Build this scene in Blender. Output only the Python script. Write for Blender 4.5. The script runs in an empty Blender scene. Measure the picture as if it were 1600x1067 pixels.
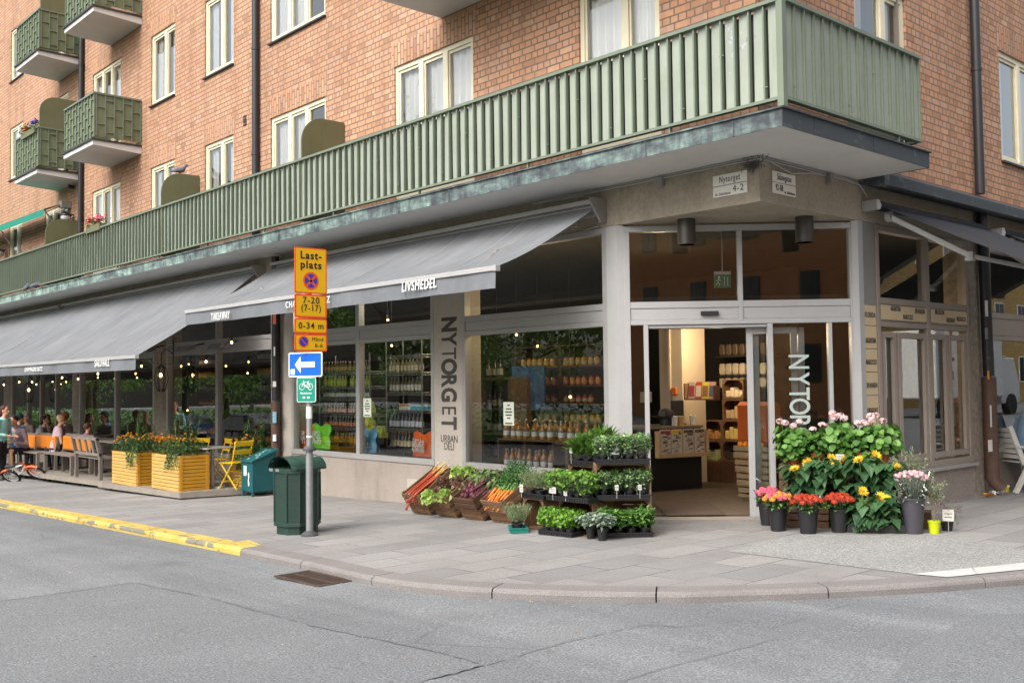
import bpy, bmesh, math, random
from mathutils import Vector, Matrix
R_ = math.radians
rnd = random.Random(7)
scene = bpy.context.scene
col = scene.collection
# ------------------------------------------------------------------ camera geometry
FPX, CXP, CYP, CAMH = 1572.93, 800.0, 533.5, 1.65
RT = (0.669582449796626, 0.7426408746829701, -0.011994756123492096)
UP = (0.039373334195787514, -0.019363988422965696, 0.999036924496118)
FW = (-0.7416933891296698, 0.6694098648828447, 0.042206034152427414)
def ray(px, py):
    a, b = (px - CXP) / FPX, -(py - CYP) / FPX
    return Vector([RT[i] * a + UP[i] * b + FW[i] for i in range(3)])
EYE = Vector((0, 0, CAMH))
def onY(px, py, y): r = ray(px, py); return EYE + r * (y / r.y)
def onX(px, py, x): r = ray(px, py); return EYE + r * (x / r.x)
def gz(x, y=0): return .025 * (x + 7)
def onG(px, py, off=0.):
    r = ray(px, py); return EYE + r * ((.175 + off - CAMH) / (r.z - .025 * r.x))
def dz(x): return -.115 + .017 * (x + 16.49)          # top of the timber deck
YF, XK = 9.1, -6.12                                   # the two facade planes
cam = bpy.data.cameras.new('camera'); co = bpy.data.objects.new('camera', cam); col.objects.link(co)
cam.sensor_width = 36; cam.lens = FPX / 1600 * 36; cam.clip_start = .1; cam.clip_end = 500
m = Matrix.Identity(4)
for i in range(3): m[i][0] = RT[i]; m[i][1] = UP[i]; m[i][2] = -FW[i]; m[i][3] = EYE[i]
co.matrix_world = m; scene.camera = co
# ------------------------------------------------------------------ materials
def lin(c):
    return tuple(((x / 255 + .055) / 1.055) ** 2.4 if x > 10 else x / 255 / 12.92 for x in c)
class NT:
    def __init__(s, name):
        s.m = bpy.data.materials.new(name); s.m.use_nodes = True
        s.t = s.m.node_tree; s.n = s.t.nodes; s.l = s.t.links
        s.b = s.n['Principled BSDF']; s.o = s.n['Material Output']
    def node(s, ty, **kw):
        n = s.n.new(ty)
        for k, v in kw.items():
            if k.startswith('i_'):
                key = k[2:].replace('_', ' ')
                n.inputs[int(key) if key.isdigit() else key].default_value = v
            else: setattr(n, k, v)
        return n
    def link(s, a, b): s.l.new(a, b)
    def ramp(s, fac, stops, interp='LINEAR'):
        r = s.node('ShaderNodeValToRGB'); r.color_ramp.interpolation = interp
        e = r.color_ramp.elements
        while len(e) < len(stops): e.new(.5)
        for el, (p, c) in zip(e, stops): el.position = p; el.color = (*c[:3], 1)
        if fac is not None: s.link(fac, r.inputs[0])
        return r.outputs[0]
    def coord(s, kind='Object', scale=None, loc=None, rot=None):
        c = s.node('ShaderNodeTexCoord').outputs[kind]
        if scale or loc or rot:
            mp = s.node('ShaderNodeMapping')
            if scale: mp.inputs['Scale'].default_value = scale if hasattr(scale, '__len__') else (scale,) * 3
            if loc: mp.inputs['Location'].default_value = loc
            if rot: mp.inputs['Rotation'].default_value = rot
            s.link(c, mp.inputs[0]); c = mp.outputs[0]
        return c
    def noise(s, co, scale, detail=3, rough=.55, out=0):
        n = s.node('ShaderNodeTexNoise'); n.inputs['Scale'].default_value = scale
        n.inputs['Detail'].default_value = detail; n.inputs['Roughness'].default_value = rough
        if co is not None: s.link(co, n.inputs['Vector'])
        return n.outputs[out]
    def math(s, op, a, b=None, clamp=False):
        n = s.node('ShaderNodeMath', operation=op, use_clamp=clamp)
        for i, x in enumerate((a, b)):
            if x is None: continue
            if isinstance(x, (int, float)): n.inputs[i].default_value = x
            else: s.link(x, n.inputs[i])
        return n.outputs[0]
    def mix(s, fac, a, b, blend='MIX'):
        n = s.node('ShaderNodeMix', data_type='RGBA', blend_type=blend)
        for key, x in ((0, fac), (6, a), (7, b)):
            if isinstance(x, (int, float)): n.inputs[key].default_value = x
            elif isinstance(x, tuple): n.inputs[key].default_value = (*x[:3], 1)
            else: s.link(x, n.inputs[key])
        return n.outputs[2]
    def bump(s, h, strength=.3, dist=.01, normal=None):
        b = s.node('ShaderNodeBump'); b.inputs['Strength'].default_value = strength
        b.inputs['Distance'].default_value = dist
        s.link(h, b.inputs['Height'])
        if normal is not None: s.link(normal, b.inputs['Normal'])
        return b.outputs[0]
    def fin(s, colr=None, rough=None, metal=None, normal=None, spec=None):
        for k, x in (('Base Color', colr), ('Roughness', rough), ('Metallic', metal), ('Normal', normal), ('Specular IOR Level', spec)):
            if x is None: continue
            i = s.b.inputs[k]
            if isinstance(x, (int, float)): i.default_value = x
            elif isinstance(x, tuple): i.default_value = (*x[:3], 1)
            else: s.link(x, i)
        return s.m
_mats = {}
def pm(name, c, rough=.55, var=.12, scale=6., metal=0., bump=0., bscale=60., dirt=0., spec=.5, coord='Object'):
    """plain paint / plastic / cloth: colour with soft blotches, fine grain and optional grime patches."""
    if name in _mats: return _mats[name]
    t = NT(name); cc = t.coord(coord)
    n1 = t.noise(cc, scale, 5, .6)
    c = tuple(c)
    out = t.ramp(n1, [(.25, tuple(x * (1 - var) for x in c)), (.75, tuple(min(1, x * (1 + var)) for x in c))])
    if dirt:
        n2 = t.noise(cc, scale * 3.1, 8, .7)
        f = t.ramp(n2, [(.52, (0, 0, 0)), (.72, (1, 1, 1))])
        out = t.mix(t.math('MULTIPLY', f, dirt), out, tuple(x * .35 + .01 for x in c))
    rr = t.math('ADD', t.math('MULTIPLY', t.noise(cc, scale * 5, 3), .25), rough - .12, True)
    nm = t.bump(t.noise(cc, bscale, 4), bump, .004) if bump else None
    _mats[name] = t.fin(out, rr, metal, nm, spec); return t.m
def emit(name, c, strength):
    if name in _mats: return _mats[name]
    t = NT(name); t.fin(tuple(c), .4)
    t.b.inputs['Emission Color'].default_value = (*c, 1); t.b.inputs['Emission Strength'].default_value = strength
    _mats[name] = t.m; return t.m
def leafmat(name, cols, rough=.5, trans=.25):
    """leaves: every leaf (mesh island) takes its own tint out of a ramp."""
    if name in _mats: return _mats[name]
    t = NT(name); g = t.node('ShaderNodeNewGeometry')
    st = [(i / max(1, len(cols) - 1), c) for i, c in enumerate(cols)]
    c = t.ramp(g.outputs['Random Per Island'], st)
    c = t.mix(.35, c, t.ramp(t.noise(t.coord(), 40, 3), [(.3, (.35, .35, .35)), (.7, (.62, .62, .62))]), 'OVERLAY')
    t.fin(c, rough, 0, None, .35)
    tr = t.node('ShaderNodeBsdfTranslucent'); t.link(c, tr.inputs[0])
    mx = t.node('ShaderNodeMixShader'); mx.inputs[0].default_value = trans
    t.link(t.b.outputs[0], mx.inputs[1]); t.link(tr.outputs[0], mx.inputs[2]); t.link(mx.outputs[0], t.o.inputs[0])
    _mats[name] = t.m; return t.m
def glassmat(name, tint=(.93, .96, .94), refl=1.6, wob=.0):
    if name in _mats: return _mats[name]
    t = NT(name); t.n.remove(t.b)
    tr = t.node('ShaderNodeBsdfTransparent'); tr.inputs[0].default_value = (*tint, 1)
    gl = t.node('ShaderNodeBsdfGlossy'); gl.inputs['Roughness'].default_value = 0.0
    gl.inputs[0].default_value = (.95, .97, .96, 1)
    fr = t.node('ShaderNodeFresnel'); fr.inputs[0].default_value = 1.5
    if wob:
        b = t.bump(t.noise(t.coord(), .9, 1), wob, .02); t.link(b, gl.inputs['Normal'])
    f = t.math('MULTIPLY', fr.outputs[0], refl, True)
    mx = t.node('ShaderNodeMixShader'); t.link(f, mx.inputs[0])
    t.link(tr.outputs[0], mx.inputs[1]); t.link(gl.outputs[0], mx.inputs[2]); t.link(mx.outputs[0], t.o.inputs[0])
    _mats[name] = t.m; return t.m
# ------------------------------------------------------------------ mesh builder
class MB:
    def __init__(s): s.v = []; s.f = []; s.mi = []; s.T = None; s.cur = 0
    def add(s, vs, fs):
        o = len(s.v)
        s.v.extend([tuple(s.T @ Vector(p)) for p in vs] if s.T is not None else [tuple(p) for p in vs])
        s.f.extend([tuple(i + o for i in f) for f in fs]); s.mi.extend([s.cur] * len(fs)); return s
    def quad(s, a, b, c, d): return s.add((a, b, c, d), ((0, 1, 2, 3),))
    def box(s, x0, x1, y0, y1, z0, z1):
        return s.add([(x, y, z) for x in (x0, x1) for y in (y0, y1) for z in (z0, z1)],
                     [(0, 1, 3, 2), (4, 6, 7, 5), (0, 4, 5, 1), (2, 3, 7, 6), (0, 2, 6, 4), (1, 5, 7, 3)])
    def bar(s, p, q, w, h=None, up=(0, 0, 1)):
        p, q = Vector(p), Vector(q); h = w if h is None else h
        d = (q - p).normalized(); u = Vector(up)
        if abs(d.dot(u)) > .99: u = Vector((1, 0, 0)) if abs(d.x) < .9 else Vector((0, 1, 0))
        sd = d.cross(u).normalized(); u = sd.cross(d)
        sd = sd * (w / 2); u = u * (h / 2)
        vs = [a + b + c for a in (p, q) for b in (-sd, sd) for c in (-u, u)]
        return s.add(vs, [(0, 1, 3, 2), (4, 6, 7, 5), (0, 4, 5, 1), (2, 3, 7, 6), (0, 2, 6, 4), (1, 5, 7, 3)])
    def tube(s, pts, r, n=8, cap=True, closed=False):
        pts = [Vector(p) for p in pts]; k = len(pts)
        rs = r if hasattr(r, '__len__') else [r] * k
        vs = []; fs = []; prev = None
        for i, p in enumerate(pts):
            a = pts[(i - 1) % k] if (closed or i > 0) else p
            b = pts[(i + 1) % k] if (closed or i < k - 1) else p
            d = (b - a).normalized()
            if prev is None:
                u = Vector((0, 0, 1)) if abs(d.z) < .9 else Vector((1, 0, 0))
                u = (u - d * u.dot(d)).normalized()
            else:
                u = prev - d * prev.dot(d); u = u.normalized() if u.length > 1e-6 else Vector((1, 0, 0))
            prev = u; w = d.cross(u); rr = rs[i]
            rx, ry = rr if hasattr(rr, '__len__') else (rr, rr)
            for j in range(n):
                t = 2 * math.pi * j / n
                vs.append(p + u * (math.cos(t) * rx) + w * (math.sin(t) * ry))
        for i in range(k if closed else k - 1):
            for j in range(n):
                a, b = i * n + j, i * n + (j + 1) % n
                c, d = ((i + 1) % k) * n + (j + 1) % n, ((i + 1) % k) * n + j
                fs.append((a, b, c, d))
        if cap and not closed:
            fs.append(tuple(range(n - 1, -1, -1))); fs.append(tuple((k - 1) * n + j for j in range(n)))
        return s.add(vs, fs)
    def lathe(s, prof, n=16, c=(0, 0, 0), sx=1., sy=1.):
        vs = []; fs = []; k = len(prof)
        for (r, z) in prof:
            for j in range(n):
                t = 2 * math.pi * j / n
                vs.append((c[0] + r * math.cos(t) * sx, c[1] + r * math.sin(t) * sy, c[2] + z))
        for i in range(k - 1):
            for j in range(n):
                fs.append((i * n + j, i * n + (j + 1) % n, (i + 1) * n + (j + 1) % n, (i + 1) * n + j))
        if prof[0][0] > 1e-5: fs.append(tuple(range(n - 1, -1, -1)))
        if prof[-1][0] > 1e-5: fs.append(tuple((k - 1) * n + j for j in range(n)))
        return s.add(vs, fs)
    def ball(s, c, r, n=10, m=6):
        rx, ry, rz = r if hasattr(r, '__len__') else (r, r, r)
        vs = [(c[0], c[1], c[2] - rz)]; fs = []
        for i in range(1, m):
            a = -math.pi / 2 + math.pi * i / m
            for j in range(n):
                t = 2 * math.pi * j / n
                vs.append((c[0] + rx * math.cos(a) * math.cos(t), c[1] + ry * math.cos(a) * math.sin(t), c[2] + rz * math.sin(a)))
        vs.append((c[0], c[1], c[2] + rz)); top = len(vs) - 1
        for j in range(n):
            fs.append((0, 1 + (j + 1) % n, 1 + j)); b = 1 + (m - 2) * n
            fs.append((b + j, b + (j + 1) % n, top))
            for i in range(m - 2):
                a = 1 + i * n
                fs.append((a + j, a + (j + 1) % n, a + n + (j + 1) % n, a + n + j))
        return s.add(vs, fs)
    def prism(s, poly, axis, a, b):
        """poly: 2-D outline; axis 'x': (y,z) extruded in x; 'y': (x,z); 'z': (x,y)."""
        def P(u, v, w): return {'x': (w, u, v), 'y': (u, w, v), 'z': (u, v, w)}[axis]
        n = len(poly)
        vs = [P(u, v, a) for u, v in poly] + [P(u, v, b) for u, v in poly]
        fs = [tuple(range(n)), tuple(range(2 * n - 1, n - 1, -1))]
        fs += [(i, i + n, (i + 1) % n + n, (i + 1) % n) for i in range(n)]
        return s.add(vs, fs)
    def leaf(s, p, d, nrm, L, W, fold=.15, droop=.0):
        p, d, nrm = Vector(p), Vector(d), Vector(nrm)
        d = d.normalized(); sd = d.cross(nrm)
        if sd.length < 1e-4: sd = d.orthogonal()
        sd.normalize(); up = sd.cross(d)
        m = p + d * (L * .45) + up * (-droop * L * .3); t = p + d * L + up * (-droop * L)
        return s.add((p, m + sd * (W / 2) + up * fold * W, t, m - sd * (W / 2) + up * fold * W, m), ((0, 1, 4), (4, 1, 2), (0, 4, 3), (4, 2, 3)))
    def disc(s, p, nrm, r, n=8, cup=.15, squash=1.):
        p, nrm = Vector(p), Vector(nrm).normalized(); a = nrm.orthogonal().normalized(); b = nrm.cross(a)
        vs = [p] + [p + (a * math.cos(2 * math.pi * j / n) + b * (math.sin(2 * math.pi * j / n) * squash)) * r * (1 + .12 * ((j * 7) % 3 - 1)) + nrm * (cup * r) for j in range(n)]
        return s.add(vs, [(0, 1 + j, 1 + (j + 1) % n) for j in range(n)])
    def build(s, name, mats, parent=None, smooth=None, bevel=0., local=False, loc=None):
        me = bpy.data.meshes.new(name); me.from_pydata(s.v, [], s.f)
        mats = mats if isinstance(mats, (list, tuple)) else [mats]
        for mt in mats: me.materials.append(mt)
        if len(mats) > 1: me.polygons.foreach_set('material_index', s.mi)
        if bevel or smooth is not None:
            bm = bmesh.new(); bm.from_mesh(me)
            bmesh.ops.recalc_face_normals(bm, faces=bm.faces)
            if bevel:
                es = [e for e in bm.edges if len(e.link_faces) == 2 and e.calc_face_angle(0) > .5]
                bmesh.ops.bevel(bm, geom=es, offset=bevel, segments=1, affect='EDGES', clamp_overlap=True)
            bm.to_mesh(me); bm.free()
        if smooth:
            me.polygons.foreach_set('use_smooth', [True] * len(me.polygons))
            if smooth < 3: me.set_sharp_from_angle(angle=smooth)
        me.update()
        o = bpy.data.objects.new(name, me); col.objects.link(o)
        if parent is not None:
            o.parent = parent
            if not local and parent.type == 'EMPTY' and parent.get('worldbuilt'): o.location = -Vector(parent.location)
        if loc is not None: o.location = loc
        return o
def tag(o, label=None, cat=None, group=None, kind=None):
    for k, v in (('label', label), ('category', cat), ('group', group), ('kind', kind)):
        if v: o[k] = v
    return o
def thing(name, label, cat, loc=(0, 0, 0), rz=0., group=None, world=False):
    o = bpy.data.objects.new(name, None); col.objects.link(o); o.empty_display_size = .1
    o.location = loc; o.rotation_euler = (0, 0, rz)
    if world: o['worldbuilt'] = 1
    return tag(o, label, cat, group)
KIDS = {}
def kids(o): return [c for c in o.children]
def dup(o, loc=None, rz=None, label=None, group=None, parent=None, rot=None):
    c = o.copy(); col.objects.link(c)
    if parent is not None: c.parent = parent
    if loc is not None: c.location = loc
    if rz is not None: c.rotation_euler = (0, 0, rz)
    if rot is not None: c.rotation_euler = rot
    if label: c['label'] = label
    if group: c['group'] = group
    for k in list(o.children): dup(k, parent=c)
    return c
# lettering: all text curves are converted to meshes at the end in one go
TEXTS = []
def text(s, size, mtx, mat, parent=None, name='lettering', xs=1., bold=0., align='CENTER', ext=.0015, sh=0., world=True, fit=None):
    cu = bpy.data.curves.new(name, 'FONT'); cu.body = s; cu.size = size; cu.align_x = align; cu.align_y = 'CENTER'
    cu.extrude = ext; cu.offset = bold; cu.resolution_u = 4; cu.shear = sh; cu.space_character = 1.18 if fit else 1.
    TEXTS.append((cu, mtx @ Matrix.Diagonal((xs, 1, 1, 1)), mat, parent, name, fit))
def axes(o, x, y):
    x, y = Vector(x), Vector(y); z = x.cross(y)
    m = Matrix.Identity(4)
    for i in range(3): m[i][0] = x[i]; m[i][1] = y[i]; m[i][2] = z[i]; m[i][3] = o[i]
    return m
def flush_texts():
    tmp = []
    for cu, mt, mat, par, name, fit in TEXTS:
        o = bpy.data.objects.new('tmp', cu); col.objects.link(o); tmp.append(o)
    dg = bpy.context.evaluated_depsgraph_get()
    groups = {}
    for o, (cu, mt, mat, par, name, fit) in zip(tmp, TEXTS):
        me = bpy.data.meshes.new_from_object(o.evaluated_get(dg))
        if fit:
            xs_ = [v.co.x for v in me.vertices]; me.transform(Matrix.Diagonal((fit / max(1e-4, max(xs_) - min(xs_)), 1, 1, 1)))
        me.transform(mt)
        groups.setdefault((par, name, mat.name), []).append(me)
    for o in tmp: bpy.data.objects.remove(o)
    for (par, name, mn), mes in groups.items():
        bm = bmesh.new()
        for me in mes: bm.from_mesh(me)
        me = bpy.data.meshes.new(name); bm.to_mesh(me); bm.free()
        me.materials.clear(); me.materials.append(bpy.data.materials[mn])
        me.polygons.foreach_set('material_index', [0] * len(me.polygons))
        o = bpy.data.objects.new(name, me); col.objects.link(o)
        if par is not None:
            o.parent = par
            if par.get('worldbuilt'): o.location = -Vector(par.location)
LX, UZ = (1, 0, 0), (0, 0, 1)
def onL_m(x, z, off=.004, y=YF): return axes((x, y - off, z), (1, 0, 0), (0, 0, 1))
def onR_m(y, z, off=.004, x=XK): return axes((x + off, y, z), (0, 1, 0), (0, 0, 1))
def onZ(px, py, z): r = ray(px, py); return EYE + r * ((z - CAMH) / r.z)
# ================================================================== light
w = bpy.data.worlds.new('World'); scene.world = w; w.use_nodes = True
wn = w.node_tree; bg = wn.nodes['Background']
sky = wn.nodes.new('ShaderNodeTexSky'); sky.sky_type = 'NISHITA'; sky.sun_disc = False
SUN_EL, SUN_AZ = 46., 172.       # azimuth: compass bearing clockwise from +Y
sky.sun_elevation = R_(SUN_EL); sky.sun_rotation = R_(SUN_AZ); sky.air_density = 1.0; sky.dust_density = 6; sky.ozone_density = 1.0
hs = wn.nodes.new('ShaderNodeHueSaturation'); hs.inputs['Saturation'].default_value = .42
wn.links.new(sky.outputs[0], hs.inputs['Color']); wn.links.new(hs.outputs[0], bg.inputs[0]); bg.inputs[1].default_value = .15
sl = bpy.data.lights.new('sun', 'SUN'); sl.energy = .5; sl.angle = R_(50); sl.color = (1, .97, .92)
so = bpy.data.objects.new('sun', sl); col.objects.link(so)
sd = Vector((math.sin(R_(SUN_AZ)) * math.cos(R_(SUN_EL)), math.cos(R_(SUN_AZ)) * math.cos(R_(SUN_EL)), math.sin(R_(SUN_EL))))
so.rotation_euler = (-sd).to_track_quat('-Z', 'Y').to_euler()
scene.view_settings.view_transform = 'Standard'; scene.view_settings.look = 'None'
scene.view_settings.exposure = 1.08; scene.view_settings.gamma = 1
scene.render.engine = 'CYCLES'
cy = scene.cycles; cy.max_bounces = 7; cy.diffuse_bounces = 3; cy.glossy_bounces = 3; cy.transmission_bounces = 4
cy.transparent_max_bounces = 10; cy.caustics_reflective = False; cy.caustics_refractive = False
cy.sample_clamp_indirect = 4; cy.use_denoising = True
# ================================================================== materials of the setting
def brick(name, vertical=False):
    t = NT(name); c = t.coord(); sp = t.node('ShaderNodeSeparateXYZ'); t.link(c, sp.inputs[0])
    h = t.math('ADD', sp.outputs[0], sp.outputs[1]); v = sp.outputs[2]
    cb = t.node('ShaderNodeCombineXYZ')
    wob = t.math('MULTIPLY', t.noise(c, 2.2, 2), .012)
    if vertical: t.link(v, cb.inputs[0]); t.link(h, cb.inputs[1])
    else: t.link(h, cb.inputs[0]); t.link(t.math('ADD', v, wob), cb.inputs[1])
    b = t.node('ShaderNodeTexBrick'); b.offset = .5; b.squash = 1. if vertical else .5; b.squash_frequency = 2
    for k, x in (('Scale', 1.), ('Brick Width', .235), ('Row Height', .083 if vertical else .0905), ('Mortar Size', .0105), ('Mortar Smooth', .12), ('Bias', 0.)):
        b.inputs[k].default_value = x
    b.inputs['Color1'].default_value = (0, 0, 0, 1); b.inputs['Color2'].default_value = (1, 1, 1, 1); b.inputs['Mortar'].default_value = (.5, .5, .5, 1)
    t.link(cb.outputs[0], b.inputs['Vector'])
    hue = t.ramp(b.outputs[0], [(0, lin((168, 122, 98))), (.12, lin((194, 144, 112))), (.4, lin((204, 154, 122))), (.62, lin((202, 148, 112))), (.8, lin((198, 158, 138))), (.92, lin((208, 158, 122))), (1, lin((212, 170, 140)))])
    hue = t.mix(.8, hue, t.ramp(t.noise(c, 28, 5, .65), [(.3, (.74, .76, .78)), (.7, (1.0, 1.0, 1.0))]), 'MULTIPLY')
    big = t.ramp(t.noise(c, .35, 3), [(.35, (.84, .82, .8)), (.65, (1, 1, 1))])
    hue = t.mix(.8, hue, big, 'MULTIPLY')
    hue = t.mix(.12, hue, lin((200, 172, 144)))
    stk = t.ramp(t.noise(t.coord(scale=(1.3, 1.3, .12)), 3, 7, .7), [(.46, (1, 1, 1)), (.7, (.6, .57, .55))]); hue = t.mix(.65, hue, stk, 'MULTIPLY')
    mort = t.ramp(t.noise(c, 20, 4), [(.3, lin((112, 94, 80))), (.7, lin((138, 118, 102)))])
    cc = t.mix(b.outputs[1], hue, mort)
    hgt = t.math('SUBTRACT', t.math('MULTIPLY', t.noise(c, 45, 5), .35), b.outputs[1])
    return t.fin(cc, .82, 0, t.bump(hgt, .55, .006), .3)
M_BRICK = brick('red_brick'); M_BRICKV = brick('soldier_brick', True)
def stone(name, c1, c2, scale=90, rough=.75, stain=0.):
    t = NT(name); c = t.coord()
    sp = t.ramp(t.noise(c, scale, 3, .7), [(.3, c1), (.7, c2)])
    o = t.mix(.8, sp, t.ramp(t.noise(c, 1.3, 6, .65), [(.3, (.74, .74, .74)), (.7, (1, 1, 1))]), 'MULTIPLY')
    if stain:
        f = t.ramp(t.noise(t.coord(scale=(1, 1, .25)), 3.5, 7, .7), [(.5, (0, 0, 0)), (.7, (1, 1, 1))])
        o = t.mix(t.math('MULTIPLY', f, stain), o, tuple(x * .4 for x in c1))
    return t.fin(o, rough, 0, t.bump(t.noise(c, scale, 3), .2, .003), .35)
M_PLINTH = stone('speckled_render', lin((132, 122, 113)), lin((182, 172, 162)), 70, .85, .3)
M_BEAM = stone('beige_render', lin((152, 142, 126)), lin((172, 163, 148)), 25, .85, .35)
M_PILLAR = stone('pale_stone', lin((172, 164, 154)), lin((190, 182, 172)), 60, .8, .2)
M_CONC = stone('weathered_concrete', lin((130, 120, 106)), lin((170, 160, 146)), 14, .85, .5)
M_SOFFIT = pm('white_soffit_paint', lin((205, 203, 200)), .8, .06, 1.2, dirt=.12)
def copper():
    t = NT('verdigris_copper'); c = t.coord(scale=(1, 1, 2.2))
    n = t.noise(c, 2.6, 8, .68); n2 = t.noise(t.coord(scale=(1.2, 1.2, .35)), 9, 5, .6)
    f = t.math('ADD', t.math('MULTIPLY', n, .65), t.math('MULTIPLY', n2, .35))
    # more verdigris along the long open side
    g = t.node('ShaderNodeSeparateXYZ'); t.link(t.coord(), g.inputs[0])
    f = t.math('ADD', f, t.math('MULTIPLY', t.math('ADD', g.outputs[0], 14.), -.0055)); f = t.math('SUBTRACT', f, t.math('MULTIPLY', t.math('GREATER_THAN', g.outputs[0], -5.246), .09)); f = t.math('SUBTRACT', f, t.math('MULTIPLY', t.math('GREATER_THAN', g.outputs[1], 11.3), .1))
    o = t.ramp(f, [(.40, lin((58, 64, 68))), (.47, lin((82, 92, 94))), (.54, lin((104, 122, 118))), (.63, lin((138, 162, 152))), (.76, lin((164, 188, 178)))])
    return t.fin(o, .7, 0, t.bump(n, .3, .01))
M_COPPER = copper()
M_CODARK = pm('dark_sheet_metal', lin((58, 60, 62)), .5, .2, 3, .3, dirt=.4)
def greenpaint(name, c, peel=True):
    t = NT(name); cc = t.coord()
    o = t.ramp(t.noise(cc, 1.7, 6, .65), [(.25, tuple(x * .86 for x in c)), (.75, tuple(x * 1.1 for x in c))])
    st = t.ramp(t.noise(t.coord(scale=(6, 6, .5)), 2, 6, .7), [(.52, (0, 0, 0)), (.75, (1, 1, 1))])
    o = t.mix(t.math('MULTIPLY', st, .35), o, tuple(x * .55 for x in c))
    nm = t.noise(cc, 14, 4)
    if peel:
        g = t.node('ShaderNodeSeparateXYZ'); t.link(cc, g.inputs[0])
        d = t.math('MULTIPLY', t.math('ABSOLUTE', t.math('ADD', g.outputs[0], 5.83)), -.5)
        e = t.math('MULTIPLY', t.math('ABSOLUTE', t.math('ADD', g.outputs[2], -5.02)), -.75)
        s = t.math('ADD', t.math('ADD', t.noise(cc, 6.5, 5, .6), .13), t.math('ADD', t.math('MAXIMUM', d, -.26), t.math('MAXIMUM', e, -.2)))
        pk = t.ramp(s, [(.57, (0, 0, 0)), (.585, (1, 1, 1))])
        o = t.mix(pk, o, t.ramp(t.noise(cc, 30, 3), [(.3, lin((120, 124, 122))), (.7, lin((176, 180, 182)))]))
        rust = t.ramp(t.noise(cc, 22, 5, .7), [(.72, (0, 0, 0)), (.76, (1, 1, 1))])
        o = t.mix(t.math('MULTIPLY', rust, .8), o, lin((70, 56, 44)))
    return t.fin(o, .5, 0, t.bump(nm, .15, .01))
M_RAIL = greenpaint('sage_green_paint', lin((150, 158, 146)))
M_RAILRIB = greenpaint('green_rail_paint', lin((112, 123, 106)), False)
M_GAPSHADE = pm('gap_shade_green', lin((62, 70, 56)), .6, .1)  # dark tone standing for the shade between railing panels
M_BALC = greenpaint('olive_green_paint', lin((112, 122, 92)), False)
M_SCREEN = greenpaint('olive_screen_paint', lin((104, 106, 76)), False)
M_FRAME = pm('cream_window_paint', lin((222, 214, 188)), .5, .06, 5)
M_ALU = pm('grey_aluminium', lin((166, 165, 164)), .42, .06, 3, .25, dirt=.12)
M_ALUL = pm('white_aluminium', lin((172, 172, 172)), .42, .05, 3, .1, dirt=.1)
M_ALUD = pm('dull_aluminium', lin((146, 142, 138)), .45, .08, 3, .25, dirt=.2)
M_TAUPE = pm('taupe_window_paint', lin((146, 136, 126)), .5, .06, 5)
M_PIPE = pm('black_pipe_paint', lin((40, 40, 44)), .45, .15, 5)
M_PIPEB = pm('brown_pipe_paint', lin((88, 66, 54)), .6, .2, 9, dirt=.4)
M_GLASS = glassmat('window_glass', (.97, .98, .98), 2.6, .03)
M_SHOPGLASS = glassmat('shop_glass', (.84, .89, .87), 2.4, .02)
M_CURT = pm('white_curtain', lin((244, 244, 242)), .9, .02, 3)
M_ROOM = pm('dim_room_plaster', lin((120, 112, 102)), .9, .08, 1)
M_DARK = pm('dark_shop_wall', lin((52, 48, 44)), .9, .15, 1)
M_SHOPFLOOR = pm('brown_shop_floor', lin((84, 73, 63)), .5, .2, 2, dirt=.3)
# ================================================================== the corner building
BLD = thing('corner_building', 'orange brick corner building with sage green balconies over a glazed grocery ground floor', 'building', (-15, YF, 0), world=True)
TL = Matrix.Translation((0, YF, 0)); TR = Matrix.Translation((XK, 0, 0)) @ Matrix.Rotation(R_(90), 4, 'Z')
TD = Matrix.Translation((-8.15, YF, 0)) @ Matrix.Rotation(R_(45), 4, 'Z')
def lb(T):
    b = MB(); b.T = T; return b
# --- brick walls with window openings
UP_L = []   # (u0,u1,z0,z1,panes)
for x0, x1, rows, n in ((-19.45, -18.18, 'lu', 2), (-22.2, -20.93, 'lu', 2), (-25.88, -24.02, 'LU', 3), (-32.9, -31.62, 'lut', 2), (-29.55, -27.7, 'LUT', 3), (-16.7, -14.78, 'lu', 3), (-12.76, -10.84, 'L', 3), (-8.75, -7.44, 'L', 2), (-36.6, -35.3, 'lu', 2)):
    for r in rows:
        z1 = {'l': 6.62, 'u': 9.62, 't': 12.65}[r.lower()]
        UP_L.append((x0, x1, z1 - (1.6 if r.islower() else 2.1), z1, n))
UP_R = [(11.18, 12.48, 4.45, 6.58, 2), (15.38, 16.75, 4.88, 6.55, 2), (19, 20.3, 4.88, 6.55, 2)]
def wall(mb, u0, u1, z0, z1, holes):
    us = sorted({u0, u1, *[h[0] for h in holes], *[h[1] for h in holes]}); zs = sorted({z0, z1, *[h[2] for h in holes], *[h[3] for h in holes]})
    for a, b in zip(us, us[1:]):
        for c, d in zip(zs, zs[1:]):
            mu, mz = (a + b) / 2, (c + d) / 2
            if not any(h[0] < mu < h[1] and h[2] < mz < h[3] for h in holes):
                mb.quad((a, 0, c), (b, 0, c), (b, 0, d), (a, 0, d))
    for h in holes:
        a, b, c, d = h[:4]; e = .14
        mb.quad((a, 0, c), (a, e, c), (a, e, d), (a, 0, d)); mb.quad((b, 0, c), (b, 0, d), (b, e, d), (b, e, c))
        mb.quad((a, 0, c), (b, 0, c), (b, e, c), (a, e, c)); mb.quad((a, 0, d), (a, e, d), (b, e, d), (b, 0, d))
b = MB(); b.T = TL; wall(b, -75, XK, 4.1, 19, UP_L); b.T = TR; wall(b, YF, 34, 4.1, 19, UP_R)
b.T = None; b.box(-75, XK - .02, YF + .02, 30, 18.9, 19); b.build('brick_wall', M_BRICK, BLD)
b = MB()
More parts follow.
